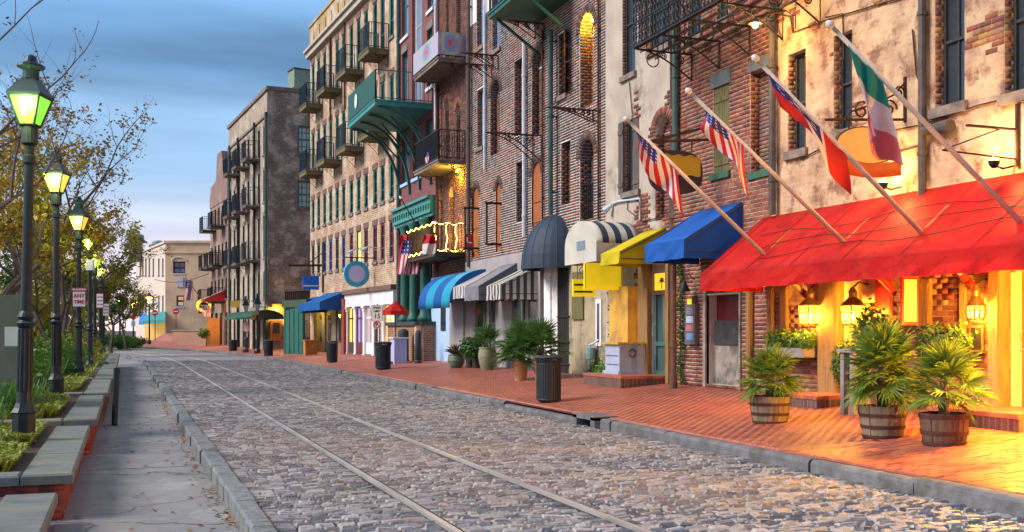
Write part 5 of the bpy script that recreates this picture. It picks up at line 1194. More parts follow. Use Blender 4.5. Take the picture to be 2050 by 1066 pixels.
m.sheet(rows); m.build('ribbon', mat('orange_ribbon', (.55, .10, .012), (.45, .08, .01), emit=(1, .2, .02), es=.03, bump=0), t, True, .03)
m = MB(); w_ = S_(1812, 240); e = S_(1652, 240); m.tube([w_, e], .022, 6); m.tube([S_(1812, 245), S_(1812, 155)], .03, 6)
for cx_, cy_, r in ((1725, 222, .16), (1780, 218, .15), (1800, 185, .1)):
    p = S_(cx_, cy_); m.tube([p + V((r * (1 - k / 24) * math.cos(k * .45), 0, r * (1 - k / 24) * math.sin(k * .45))) for k in range(22)], .016, 5)
m.tube([S_(1812, 165), S_(1790, 190), S_(1760, 205), S_(1700, 225), S_(1690, 240)], .016, 5); m.tube([S_(1770, 240), S_(1770, 257)], .015, 5); m.tube([S_(1700, 240), S_(1700, 262)], .015, 5); m.build('bracket', RUST, t)
for k, (x, y, pw) in enumerate(((1768, 366, 24), (1990, 322, 26))):
    u, z = A.px(x, y, .35); t = thing('awning_spotlight', ('lit spotlight below the orange ribbon sign', 'lit spotlight at the right above the red awning')[k], 'wall lamp', A.P(u, z)); p = A.P(u, z, .35); m = MB(); m.tube([A.P(u, z - .05, 0), A.P(u, z - .1, .2), p - V((0, 0, .06))], .014, 5); m.build('arm', RUST, t); m = MB(); m.lathe([(.03, -.1), (.07, -.05), (.075, .0)], p, 10); m.build('housing', IRON, t); m = MB(); m.lathe([(.0, .05), (.055, .03), (.06, 0), (.01, -.02)], p, 10); m.build('bulb', mat('warm_bulb', (1, .7, .3), (1, .7, .3), emit=(1, .62, .18), es=14, bump=0), t); lamp(p + V((0, 0, .16)), pw, (1, .58, .16), .07)
# dark oval sign with a gold panel on the brick house
sb = B.px(1432, 285)[0] + SB['AB']; S_ = lambda x, y: ons(x, y, sb); t = thing('gold_panel_sign', 'dark rounded hanging sign with blank gold panel on iron bracket', 'hanging sign', S_(1352, 390)); m = MB()
c = S_(1352, 345); rx = (S_(1406, 345).x - S_(1298, 345).x) / 2; rz = (S_(1352, 302).z - S_(1352, 388).z) / 2; n = 28
m.prism([(c.x + rx * math.copysign(abs(math.cos(2 * math.pi * i / n)) ** .6, math.cos(2 * math.pi * i / n)), sb - .03, c.z + rz * math.copysign(abs(math.sin(2 * math.pi * i / n)) ** .8, math.sin(2 * math.pi * i / n))) for i in range(n)], (0, .06, 0)); m.build('board', mat('brown_sign_board', (.07, .04, .03), (.045, .028, .022)), t)
m = MB(); a, b = S_(1302, 348), S_(1400, 316); m.bx(a.x, b.x, sb - .045, sb - .03, a.z, b.z); m.build('gold_panel', mat('gold_panel', (.55, .32, .02), (.5, .28, .02), rough=.4, bump=.05), t)
m = MB(); 
for p, r in (((a.x, b.x, b.z), 0), ((a.x, b.x, a.z), 0)): m.tube([V((p[0] + (p[1] - p[0]) * i / 16, sb - .05, p[2] + .02 * math.sin(i * 1.6))) for i in range(17)], .01, 4)
m.build('gilt_edge', mat('gilt', (.6, .45, .08), (.5, .35, .06), rough=.4), t)
m = MB(); m.bar(S_(1290, 284), S_(1434, 280), .06, .05); m.bar(S_(1310, 282), S_(1432, 250), .05, .05); m.tube([S_(1320, 283), S_(1320, 305)], .015, 5); m.tube([S_(1385, 281), S_(1385, 305)], .015, 5); m.build('bracket', RUST, t)
# iron balcony with dense cast panels high on the two houses
t = thing('iron_balcony', 'ornate black cast iron balcony high above the gold panel sign', 'balcony', B.P(3, 6)); u0, u1 = B.px(1500, 10)[0] - 1, B.px(1388, 60)[0] + .6; pj = 1.35
u1 = B.px(1268, 96, pj)[0]; u0 = B.px(1460, 0, pj)[0] - 1; zb = B.px(1268, 96, pj)[1]; m = MB()
n = int((u1 - u0) / .13)
for i in range(n + 1):
    u = u0 + (u1 - u0) * i / n; m.bar(B.P(u, zb, pj), B.P(u, zb + 1.0, pj), .02, .02)
    if i < n:
        for k in range(5): 
            c = B.P(u + .065, zb + .12 + k * .19, pj); m.tube([c + B.u * (.055 * math.cos(q * 1.05)) + V((0, 0, .085 * math.sin(q * 1.05))) for q in range(7)], .012, 4, caps=False)
for z in (zb, zb + .5, zb + 1.0): m.bar(B.P(u0, z, pj), B.P(u1, z, pj), .035, .035)
for d in [k * .13 for k in range(1, 10)]: m.bar(B.P(u1, zb, d), B.P(u1, zb + 1, d), .02, .02)
m.bar(B.P(u1, zb + 1, 0), B.P(u1, zb + 1, pj), .035, .035); m.build('cast_railing', IRON, t)
for k in range(5): m = MB(); d = .1 + (pj - .15) * k / 4; m.bar(B.P(u0, zb - .02, d), B.P(u1, zb - .02, d), .05, .03); m.build('floor_bar', RUST, t)
for i in range(5):
    u = u0 + .2 + (u1 - u0 - .3) * i / 4; m = MB(); scroll(m, B, u, zb - .05, pj * .98, .55, .018)
    p = B.P(u, zb - .25, pj * .7); m.tube([p + B.n * (.14 * math.cos(k * .4)) + V((0, 0, .14 * math.sin(k * .4))) for k in range(17)], .014, 4); m.build('bracket', IRON, t)
# gooseneck lamp
t = thing('gooseneck_lamp', 'lit gooseneck lamp on the brick wall beside the iron balcony', 'wall lamp', B.P(0.3, 7)); a = A.px(1590, 62); p0 = A.P(A.px(1592, 60)[0], A.px(1592, 60)[1], .05)
tip = A.P(A.px(1512, 48, .8)[0], A.px(1512, 48, .8)[1], .8); m = MB(); m.tube([p0, p0 + V((0, 0, .25)), V((p0.x - .15, p0.y, p0.z + .32)), tip + V((.0, 0, .12))], .018, 6); m.build('arm', RUST, t)
m = MB(); m.lathe([(.03, .1), (.06, .06), (.12, 0)], tip, 10); m.build('hood', RUST, t); BULB = mat('warm_bulb', (1, .7, .3), (1, .7, .3), emit=(1, .62, .18), es=14, bump=0)
m = MB(); m.lathe([(.0, -.09), (.05, -.05), (.05, 0), (.02, .02)], tip, 8); m.build('bulb', BULB, t); lamp(tip - V((0, 0, .15)), 35, (1, .55, .15), .06)
# small lamp lighting the blind arch yellow
o = NW['lit']; u, z = o.um, o.z1 - .12; t = thing('arch_lamp', 'small lamp under the crown of the yellow lit blind arch', 'wall lamp', D.P(u, z)); m = MB(); m.tube([D.P(u, z, -.3), D.P(u, z, -.18)], .03, 6); m.build('socket', RUST, t); m = MB(); p = D.P(u, z - .06, -.16); m.lathe([(.0, -.05), (.04, 0), (.0, .05)], p, 8); m.build('bulb', BULB, t); lamp(D.P(u, z - .12, -.12), 18, (1, .68, .04), .05)

# ------------------------------------------------------------------ restaurant lanterns and fittings under the red awning
BRS = mat('aged_brass', (.28, .19, .07), (.18, .12, .05), rough=.45, metal=.6, bump=.15)
PANE = bpy.data.materials.new('lantern_glass'); PANE.use_nodes = True; N_, L_n = PANE.node_tree.nodes, PANE.node_tree.links
tr = N_.new('ShaderNodeBsdfTransparent'); tr.inputs[0].default_value = (1, .86, .6, 1); ms_ = N_.new('ShaderNodeMixShader'); ms_.inputs[0].default_value = .22; L_n.new(tr.outputs[0], ms_.inputs[1]); L_n.new(N_['Principled BSDF'].outputs[0], ms_.inputs[2]); L_n.new(ms_.outputs[0], N_['Material Output'].inputs[0])
N_['Principled BSDF'].inputs['Base Color'].default_value = (.9, .6, .2, 1); N_['Principled BSDF'].inputs['Emission Color'].default_value = (1, .5, .06, 1); N_['Principled BSDF'].inputs['Emission Strength'].default_value = .7; N_['Principled BSDF'].inputs['Roughness'].default_value = .2
def lantern(label, fac, x, yt, yb, d, power, n=4, wpx=36, col=(1, .52, .06)):
    u, z1 = fac.px(x, yt, d); z0 = fac.px(x, yb, d)[1]; c = fac.P(u, 0, d); Zd = c.x * ST + c.y * CT; r = wpx * Zd / F / 2
    t = thing('wall_lantern', label, 'lantern', (c.x, c.y, z0), 'lit lanterns under the red awning'); h = z1 - z0; rot = math.pi / 4 if n == 4 else 0; m = MB(); k2 = 1.3 if n == 4 else 1
    def corners(rr, z): return [V((c.x + rr * k2 * math.cos(2 * math.pi * i / n + rot), c.y + rr * k2 * math.sin(2 * math.pi * i / n + rot), z)) for i in range(n)]
    b, tp = corners(r * .85, z0 + .03), corners(r, z1)
    for i in range(n): m.tube([b[i], tp[i]], .014, 5); m.tube([b[i], b[(i + 1) % n]], .012, 4); m.tube([tp[i], tp[(i + 1) % n]], .016, 4); m.tube([b[i].lerp(tp[i], .62), b[(i + 1) % n].lerp(tp[(i + 1) % n], .62)], .008, 4)
    m.build('cage', BRS, t); m = MB()
    for i in range(n): m.add([b[i], b[(i + 1) % n], tp[(i + 1) % n], tp[i]], [(0, 1, 2, 3)])
    m.build('pane', PANE, t)
    m = MB(); m.lathe([(r * k2 * 1.02, z1), (r * k2 * .8, z1 + .05), (r * .45, z1 + .13), (r * .45, z1 + .2), (r * .55, z1 + .21), (r * .3, z1 + .27), (.02, z1 + .3)], (c.x, c.y, 0), n if n > 4 else 12); m.build('cap', BRS, t)
    m = MB(); m.tube([V((c.x, c.y, z0)), V((c.x, c.y, z0 + .06))], .03, 8); m.bar((c.x - r, c.y, z0 + .01), (c.x + r, c.y, z0 + .01), .02, .02); m.bar((c.x, c.y - r, z0 + .012), (c.x, c.y + r, z0 + .012), .02, .02); m.build('base', BRS, t)
    m = MB(); m.lathe([(.012, z0 + .05), (.018, z0 + h * .35), (.026, z0 + h * .5), (.014, z0 + h * .68), (.0, z0 + h * .72)], (c.x, c.y, 0), 10); m.build('bulb', BULB, t)
    m = MB(); m.tube([fac.P(u, z1 + .34, 0), fac.P(u, z1 + .38, d * .6), fac.P(u, z1 + .28, d)], .016, 6); m.build('bracket', IRON, t)
    lamp((c.x, c.y, z0 + h * .5), power, col, .07)
lantern('square brass lantern left of the timber post under the red awning', A, 1622, 612, 653, .25, 90)
lantern('square brass lantern in the doorway right of the timber post', A, 1707, 612, 653, .3, 90)
lantern('round ribbed ship lantern at the right end under the red awning', A, 1954, 612, 643, .3, 150, n=10, wpx=34)
lantern('brass lantern by the near door under the right end of the awning', A, 2120, 600, 640, 1.1, 1600, n=10, wpx=36)
def board(name, label, cat, fac, x0, x1, yt, yb, d, th, fm, pm, fw=.03):
    u0, u1 = fac.px(x1, 600, d)[0], fac.px(x0, 600, d)[0]; xm = (x0 + x1) / 2; z0, z1 = fac.px(xm, yb, d)[1], fac.px(xm, yt, d)[1]
    t = thing(name, label, cat, fac.P((u0 + u1) / 2, z0, d)); m = MB(); fac.slab(m, u0, u1, z0, z1, d, d + th); m.build('frame', fm, t); m = MB(); fac.slab(m, u0 + fw, u1 - fw, z0 + fw, z1 - fw, d + th, d + th + .004); m.build('panel', pm, t); return t
REDP = mat('red_enamel', (.5, .02, .02), (.42, .015, .015), rough=.35, bump=.05); MENU = mat('menu_board_dark', (.03, .025, .022), (.045, .035, .03), rough=.5)
board('menu_board', 'dark menu board below the left square lantern', 'menu board', A, 1632, 1651, 670, 722, .03, .03, WOODD, MENU)
board('menu_board', 'dark menu board below the round ship lantern', 'menu board', A, 1944, 1971, 652, 705, .03, .03, WOODY, MENU)
board('red_poster', 'plain red poster panel behind the tallest palm under the awning', 'poster', A, 1753, 1787, 560, 632, .03, .02, REDP, REDP)
# hanging framed panel square to the wall
s_ = A.P(A.px(1838, 600, .55)[0], 0).y; a, b = ons(1806, 651, s_), ons(1839, 556, s_); t = thing('hanging_panel', 'red framed pale orange panel hanging under the red awning', 'sign', (a.x, s_, a.z)); m = MB(); m.bx(a.x, b.x, s_, s_ + .04, a.z, b.z); m.build('frame', REDP, t); m = MB(); m.bx(a.x + .035, b.x - .035, s_ - .004, s_, a.z + .05, b.z - .03); m.build('panel', mat('pale_orange_board', (.7, .48, .25), (.62, .4, .2), rough=.5, bump=.05), t)
# brick steps
STEPM = mat('step_brick', (.15, .075, .06), (.1, .055, .05), tex=bricktex(.1, .3, (.2, .15, .13), (.7, .65, .65), amt=.6)); 
def step(label, x0, x1, yt, yb, depth_=1.0, ang=0):     # front edge in pixels
    a, b = onp(x0, yb), onp(x1, yb); p = onp((x0 + x1) / 2, yb); Zd = p.x * ST + p.y * CT; h = (yb - yt) * Zd / F * .62
    return p, h
def stepbox(label, fac, u0, u1, proj, h):
    t = thing('brick_step', label, 'step', fac.P((u0 + u1) / 2, zp(W - proj / 2), proj / 2), 'brick door steps'); m = MB(); fac.slab(m, u0, u1, zp(W - proj) - .05, zp(W) + h - .06, -.05, proj); m.build('riser', STEPM, t)
    n = max(3, int((u1 - u0) / .11)); 
    for i in range(n):
        q = MB(); fac.slab(q, u0 + (u1 - u0) * i / n + .004, u0 + (u1 - u0) * (i + 1) / n - .004, zp(W) + h - .06, zp(W) + h, -.04, proj + .015, 0); q.c = [RN.choice(PPAL)] * len(q.v); q.build('tread_brick', PBRICK, t)
stepbox('brick step at the doorway left of the tallest palm', A, A.px(1726, 600)[0] - .1, A.px(1660, 600)[0] + .15, .95, .12)
stepbox('brick step at the right hand door behind the darkest barrel', A, A.px(2060, 600)[0] - .8, A.px(2000, 600)[0] + .25, 1.0, .14)
stepbox('brick step carrying the blue grey vendor box', Cf, Cf.px(1338, 600)[0], Cf.px(1262, 600)[0] + .15, 1.15, .17)

# ------------------------------------------------------------------ palms and barrels
WOODB = mat('barrel_oak', (.13, .075, .045), (.07, .04, .028), stretch=(9, 9, .8), sc1=3, rough=.75); HOOP = mat('barrel_hoop', (.10, .035, .025), (.06, .03, .025), rough=.7, metal=.4)
WOODG = mat('barrel_grey_oak', (.26, .2, .13), (.16, .12, .08), stretch=(9, 9, .8), sc1=3, rough=.8)
def leafm(name, c, c2): return mat(name, c, c2, sc1=3, rough=.5, bump=0, trans=.3, spec=.4, attr=True)
PALM = leafm('palm_leaf', (.11, .21, .025), (.19, .26, .03)); PALMD = leafm('dark_palm_leaf', (.05, .14, .035), (.085, .19, .045)); STEMM = mat('palm_stem', (.12, .08, .05), (.07, .05, .035), bs=30, bump=.8)
def frond_mesh(seed, R=.42, Lp=.35, n=24, spread=125, m_=None):
    r = random.Random(seed); mb = MB(); pet = [V((0, 0, 0)), V((Lp * .5, 0, Lp * .1)), V((Lp, 0, Lp * .12))]; mb.tube(pet, [.009, .007, .005], 5, 0, col=(.8, .9, .6)); o = pet[-1]
    for i in range(n):
        a = math.radians(-spread + 2 * spread * i / (n - 1) + r.uniform(-3, 3)); L_ = R * (1 - .28 * (abs(a) / math.radians(spread)) ** 1.5) * r.uniform(.88, 1.08); w_ = .017 * r.uniform(.8, 1.2); d = V((math.cos(a), math.sin(a), 0)); sd = V((-math.sin(a), math.cos(a), 0)); pts = []
        dr = r.uniform(.05, .32); k_ = r.uniform(.75, 1.25); c = (k_, k_, k_ * .9) if r.random() > .06 else (2.2, 1.3, .6)
        for t, ww in ((.03, .25), (.35, 1), (.7, .8), (1, .05)):
            p = o + d * L_ * t + V((0, 0, .06 * t - dr * L_ * t * t + .02 * (abs(a) < 2))); pts.append((p + sd * w_ * ww + V((0, 0, .008 * ww)), p + V((0, 0, -.004)), p - sd * w_ * ww + V((0, 0, .008 * ww))))
        for q0, q1 in zip(pts, pts[1:]): mb.add([q0[0], q0[1], q1[1], q1[0]], [(0, 1, 2, 3)], 0, c); mb.add([q0[1], q0[2], q1[2], q1[1]], [(0, 1, 2, 3)], 0, c)
    return mb.mesh('frond', m_)
FR = {}
def palm(par, base, h, n, size, mt, seed, trunk=.07, low=-35):
    r = random.Random(seed); key = mt.name
    if key not in FR: FR[key] = [frond_mesh(100 + k, m_=mt) for k in range(4)]
    m = MB(); m.tube([base, base + V((.01, .02, h * .5)), base + V((.0, 0, h))], [trunk, trunk * 1.1, trunk * .8], 9); m.build('trunk', STEMM, par)
    for i in range(n):
        f = i / n; el = math.radians(low + (88 - low) * f + r.uniform(-8, 8)); az = i * 2.399 + r.uniform(-.3, .3); o = bpy.data.objects.new('frond', r.choice(FR[key])); link(o, par)
        o.location = base + V((0, 0, h * (.62 + .38 * f))); o.rotation_euler = (r.uniform(-.5, .5), -el, az); s_ = size * r.uniform(.8, 1.15); o.scale = (s_,) * 3
def barrel(label, x, yt, yb, wpx, mt):
    p = onp(x, yb); Zd = p.x * ST + p.y * CT; sc_ = Zd / F; h = (yb - yt) * sc_; r = wpx * sc_ / 2; p = V((p.x + r * .35, p.y + r * .8, 0)); p.z = zp(p.x) - .01
    t = thing('barrel_planter', label, 'planter', p, 'half barrel planters'); n = 22
    prof = lambda f: r * (.83 + .17 * f + .03 * math.sin(math.pi * f))
    for i in range(n):
        a0, a1 = 2 * math.pi * i / n + .006, 2 * math.pi * (i + 1) / n - .006; m = MB(); rows = []
        for k in range(5):
            f = k / 4; rr = prof(f) + .004 * ((i * 7) % 3 - 1); rows.append([p + V((rr * math.cos(a), rr * math.sin(a), h * f)) for a in (a0, (a0 + a1) / 2, a1)])
        m.sheet(rows); rr = prof(1); m.add([p + V((q * math.cos(a), q * math.sin(a), h)) for a, q in ((a0, rr), (a1, rr), (a1, rr - .03), (a0, rr - .03))], [(0, 1, 2, 3)]); m.build('stave', mt, t)
    for f0, f1 in ((.0, .1), (.3, .41), (.66, .77)) if mt is WOODG else ((.0, .12), (.34, .46), (.84, .97)):
        m = MB(); m.sheet([[p + V((math.cos(a) * (prof(f) + .009), math.sin(a) * (prof(f) + .009), h * f)) for f in (f0, f1)] for a in [2 * math.pi * i / 32 for i in range(33)]]); m.build('hoop', HOOP, t)
    m = MB(); m.lathe([(prof(1) - .03, h * .9), (prof(1) * .5, h * .93), (.01, h * .94)], p, 20); m.build('soil', SOIL, t); return p, h
p, h = barrel('half barrel planter at the left end, near the dark red alcove', 1548, 795, 850, 81, WOODG); t = thing('fan_palm', 'smallest fan palm, in the left half barrel', 'palm', p + V((0, 0, h * .9)), 'fan palms in barrels'); palm(t, p + V((0, 0, h * .88)), .34, 36, .7, PALM, 1, .06)
p, h = barrel('middle half barrel planter, holding the tallest fan palm', 1779, 815, 880, 93, WOODG); t = thing('fan_palm', 'tallest fan palm, in the middle half barrel', 'palm', p + V((0, 0, h * .9)), 'fan palms in barrels'); palm(t, p + V((0, 0, h * .88)), .6, 60, .76, PALM, 2, .07, -45)
p, h = barrel('darkest half barrel planter, at the right near the door', 1905, 830, 895, 97, WOODB); t = thing('fan_palm', 'leaning sparse fan palm, in the right half barrel', 'palm', p + V((0, 0, h * .9)), 'fan palms in barrels'); palm(t, p + V((0, 0, h * .88)), .42, 28, .76, PALM, 3, .06)
def bush(mb, c, rad, n, size, seed, cols=((.8, 1, .6), (1, 1.1, .7), (.6, .8, .5)), shell=.55):
    r = random.Random(seed); c = V(c)
    for _ in range(n):
        d = V((r.gauss(0, 1), r.gauss(0, 1), r.gauss(0, 1))).normalized(); f = shell + (1 - shell) * r.random(); f *= .75 + .5 * vnoise(d.x * 2.5 + seed, d.y * 2.5 + d.z * 2, seed)
        p = c + V((d.x * rad[0], d.y * rad[1], d.z * rad[2])) * f; a = V((r.gauss(0, 1), r.gauss(0, 1), r.gauss(0, 1))).normalized(); b = a.cross(d + V((.01, .02, .03))).normalized(); s_ = size * r.uniform(.6, 1.3)
        mb.add([p - a * s_, p + b * s_ * .45, p + a * s_, p - b * s_ * .45], [(0, 1, 2, 3)], 0, r.choice(cols))
    return mb
LEAF = leafm('shrub_leaf', (.05, .11, .02), (.09, .15, .03)); IVY = leafm('ivy_leaf', (.03, .09, .02), (.06, .12, .03))
# window box left of the first lantern, shrubs and ivy on the restaurant wall
t = thing('window_box', 'grey wooden window box of green plants beside the left lantern', 'window box', A.P(A.px(1590, 705, .3)[0], 1.2, .15)); u0, u1 = A.px(1607, 600, .4)[0], A.px(1530, 600, .4)[0]; z0, z1 = A.px(1590, 716, .4)[1], A.px(1590, 697, .4)[1]
m = MB(); A.slab(m, u0, u1, z0, z1, .02, .4); m.build('trough', mat('grey_boards', (.27, .25, .25), (.2, .18, .18), stretch=(1, 1, 6)), t); m = MB()
for k in range(4): bush(m, A.P(u0 + (u1 - u0) * (k + .5) / 4, z1 + .12, .22), (.25, .3, .22), 260, .05, 30 + k)
m.build('foliage', LEAF, t)
for k, (x, y, ru, rz_, lab) in enumerate(((1890, 690, .55, .33, 'leafy shrub on the wall between the two right hand palms'), (1745, 665, .4, .45, 'dark shrub behind the tallest palm under the red poster'), (1695, 730, .2, .4, 'slim dark shrub beside the doorway step'))):
    u, z = A.px(x, y, .35); m = MB(); bush(m, A.P(u, z, .35), (.28, ru, rz_), 900, .05, 40 + k); t = thing('wall_shrub', lab, 'shrub', A.P(u, zp(W), .3)); m.build('foliage', LEAF, t); m = MB(); m.tube([A.P(u, zp(W) - .02, .3), A.P(u + .03, z, .32)], [.03, .015], 6); m.build('stem', STEMM, t)
t = thing('timber_stand', 'narrow grey timber stand half hidden by the tallest palm', 'stand', onp(1712, 835)); p = onp(1712, 835); m = MB(); p.x += .25; p.y += .3
for dx, dy in ((-.12, -.1), (.12, -.1), (-.12, .12), (.12, .12)): m = MB(); m.bx(p.x + dx - .04, p.x + dx + .04, p.y + dy - .04, p.y + dy + .04, zp(p.x) - .02, zp(p.x) + .92); m.build('leg', mat('grey_boards', (.3, .3, .3)), t)
m = MB(); m.bx(p.x - .2, p.x + .2, p.y - .18, p.y + .2, zp(p.x) + .92, zp(p.x) + .97); m.build('top', MATS['grey_boards'], t); m = MB()
for k in range(4): m.bx(p.x - .13, p.x + .13, p.y - .125, p.y - .115, zp(p.x) + .15 + k * .2, zp(p.x) + .28 + k * .2)
m.build('slat', MATS['grey_boards'], t)

# ------------------------------------------------------------------ vendor box, yellow signs, meters, phone
p = onp(1240, 762); p.z = zp(W - .55) + .17; t = thing('vendor_box', 'blue grey vendor box with brass porthole and wooden top', 'vendor box', p + V((.3, .4, 0))); BGP = mat('blue_grey_paint', (.36, .4, .5), (.3, .34, .43), rough=.5, bump=.1)
p0 = onz(1240, 757, zp(10.45) + .16); x0, x1 = p0.x, ons(1291, 757, p0.y).x; y0 = p0.y; y1 = onl(1212, 600, x0).y; z0 = zp(W) + .17; z1 = ons(1265, 690, y0).z
m = MB(); m.bx(x0, x1, y0, y1, z0 + .07, z1); bx_ = m.build('body', BGP, t); m = MB(); m.bx(x0 - .05, x1 + .05, y0 - .05, y1 + .05, z0, z0 + .07); m.build('base_board', BGP, t); m = MB(); m.bx(x0 - .07, x1 + .07, y0 - .07, y1 + .07, z1, z1 + .05); m.build('top', mat('golden_board', (.5, .32, .05), (.42, .26, .05), rough=.4), t)
m = MB(); c = V(((x0 + x1) / 2 + .0, y0 - .012, z1 - .2)); m.tube([c + V((.085 * math.cos(k * math.pi / 10), 0, .085 * math.sin(k * math.pi / 10))) for k in range(21)], .022, 6); m.build('porthole', BRS, t)
for k in (.3, .6):
    m = MB(); zz = z0 + (z1 - z0) * k; m.bx(x0 - .006, x0 - .001, y0 + .06, y1 - .06, zz, zz + .02); m.build('drawer_line', mat('blue_line', (.03, .06, .3), (.03, .05, .25)), t)
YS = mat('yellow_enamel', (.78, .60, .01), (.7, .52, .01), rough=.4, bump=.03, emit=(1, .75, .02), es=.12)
s0 = ons(1245, 555, Cf.P(Cf.px(1262, 555)[0], 0).y).y; a, b = ons(1170, 580, s0), ons(1245, 528, s0); t = thing('yellow_sign', 'large blank bright yellow sign hanging below the yellow awning', 'hanging sign', (a.x, s0, a.z)); m = MB(); m.bx(a.x, b.x, s0, s0 + .05, a.z, b.z); m.build('board', YS, t); m = MB()
for e in ((a.x + .01, a.x + .025), (b.x - .025, b.x - .01)): m.bx(*e, s0 - .004, s0, a.z + .02, b.z - .02)
m.build('edge_line', mat('sign_gold_line', (.4, .28, .0), (.35, .25, 0)), t); m = MB(); m.tube([V((a.x + .1, s0 + .02, b.z)), V((a.x + .1, s0 + .02, b.z + .25))], .012, 5); m.tube([V((b.x - .1, s0 + .02, b.z)), V((b.x - .1, s0 + .02, b.z + .25))], .012, 5); m.build('hanger', IRON, t)
s0 = s0 + 1.2; a, b = ons(1147, 594, s0), ons(1192, 560, s0); t = thing('small_yellow_sign', 'smaller yellow sign with dark slot lines behind the large one', 'hanging sign', (a.x, s0, a.z)); m = MB(); m.bx(a.x, b.x, s0, s0 + .05, a.z, b.z); m.build('board', YS, t); m = MB()
for f in (.62, .22): zz = a.z + (b.z - a.z) * f; m.bx(a.x + .03, b.x - .08, s0 - .005, s0, zz, zz + .05)
m.build('slot_line', mat('slot_dark', (.1, .07, 0), (.08, .06, 0)), t); m = MB(); sc2 = ons(1166, 545, s0)
for k in (-.13, .13): m.tube([V((sc2.x + k, s0 + .02, b.z)), V((sc2.x + k, s0 + .02, b.z + .42))], .012, 5)
m.tube([V((sc2.x + .1 * math.cos(k * .5) * (1 - k / 20), s0 + .02, b.z + .2 + .12 * math.sin(k * .5) * (1 - k / 20))) for k in range(18)], .012, 5); m.build('scroll_hanger', BRS, t)
# ivy on the pier behind the box and vine on the pipe by the green door
for k, (x, y0_, y1_, w_, lab) in enumerate(((1226, 585, 690, .2, 'ivy hanging down the wall left of the yellow pier'), (1362, 520, 780, .14, 'vine climbing the wall right of the green door'))):
    m = MB(); fac = D if k == 0 else B
    for i in range(26):
        y = y0_ + (y1_ - y0_) * i / 25; u, z = fac.px(x, y, .1); bush(m, fac.P(u + .05 * math.sin(i), z, .09), (.08, w_, .1), 40, .035, 60 + i + k * 30, shell=.1)
    t = thing('wall_ivy', lab, 'ivy', fac.P(*fac.px(x, y1_, .1)[:1], zp(W), .1)); m.build('foliage', IVY, t); m = MB(); m.tube([fac.P(*fac.px(x, y, .05), .05) for y in range(y0_, y1_, 15)], .012, 5); m.build('stem', STEMM, t)
m = MB(); u, z1 = Cf.px(1348, 532, .5); q = V((Cf.P(u, 0, .5))); m.tube([V((q.x, q.y, zp(q.x) - .02)), V((q.x, q.y, z1))], .065, 10); m.tube([V((q.x, q.y, zp(q.x) - .02)), V((q.x, q.y, zp(q.x) + .3))], .085, 10); m.tube([V((q.x, q.y, zp(q.x) + .85)), V((q.x, q.y, zp(q.x) + 1.0))], .085, 10); tag(m.build('iron_downpipe', mat('rust_brown_pipe', (.12, .06, .045), (.08, .05, .04), (.2, .22, .2), sc3=3, t3=.62)), 'rusty brown iron downpipe standing before the green door', 'pipe')
t = thing('wall_display', 'tall arched wall display case with lamp beside the dark red alcove', 'display case', B.P(B.px(1391, 690)[0], 1)); u0, u1 = B.px(1401, 600)[0], B.px(1381, 600)[0]; z0, z1 = B.px(1391, 690)[1], B.px(1391, 608)[1]; m = MB(); B.slab(m, u0, u1, z0, z1, .02, .12); B.slab(m, u0 + .08, u1 - .08, z1, z1 + .12, .02, .12); m.build('case', mat('case_grey', (.1, .1, .12), (.07, .07, .09)), t); m = MB()
for k in range(4): B.slab(m, u0 + .06, u1 - .06, z0 + .1 + k * (z1 - z0 - .15) / 4, z0 + .06 + (k + 1) * (z1 - z0 - .15) / 4, .12, .126, k)
m.build('poster', [mat('poster_blue', (.05, .15, .4), (.2, .3, .5), sc1=30), mat('poster_red', (.4, .06, .06), (.3, .2, .25), sc1=30), mat('poster_pale', (.5, .52, .6), (.2, .25, .45), sc1=30), mat('poster_navy', (.04, .07, .2), (.3, .2, .1), sc1=30)], t); m = MB(); B.slab(m, u0 + .12, u1 - .12, z1 - .02, z1 + .1, .125, .13); m.build('yellow_header', YS, t)
m = MB(); p = B.P((u0 + u1) / 2, z1 + .25, .25); m.lathe([(.03, .22), (.05, .15), (.13, 0)], p, 10); m.tube([B.P((u0 + u1) / 2, z1 + .5, .0), B.P((u0 + u1) / 2, z1 + .62, .15), p + V((0, 0, .2))], .014, 5); m.build('gooseneck_shade', IRON, t)
m = MB(); bush(m, onp(1190, 757) + V((.4, .3, .2)), (.35, .5, .28), 800, .06, 77); t = thing('wall_fern', 'bright green ferny shrub at the wall left of the vendor box', 'shrub', onp(1190, 757) + V((.4, .3, 0))); m.build('foliage', leafm('fern_leaf', (.07, .2, .03), (.1, .24, .04)), t); m = MB(); q = onp(1190, 757) + V((.4, .3, 0)); m.tube([V((q.x, q.y, zp(q.x) - .03)), V((q.x, q.y, zp(q.x) + .25))], [.03, .015], 6); m.build('stem', STEMM, t)
t = thing('gas_meter', 'pale green gas meter with pipes on the wall by the ferny shrub', 'gas meter', D.P(.6, .6)); u, z = D.px(1186, 708, .15); m = MB(); m.lathe([(.02, -.16), (.12, -.14), (.13, 0), (.12, .14), (.02, .16)], D.P(u, z, .2), 12); m.build('case', mat('meter_green', (.2, .32, .3), (.15, .25, .24)), t); m = MB(); m.tube([D.P(u - .2, z + .35, .06), D.P(u - .1, z + .25, .18), D.P(u + .1, z + .22, .18), D.P(u + .3, z - .2, .1), D.P(u + .3, z - .7, .1)], .03, 7); m.build('pipe', PIPEW, t)

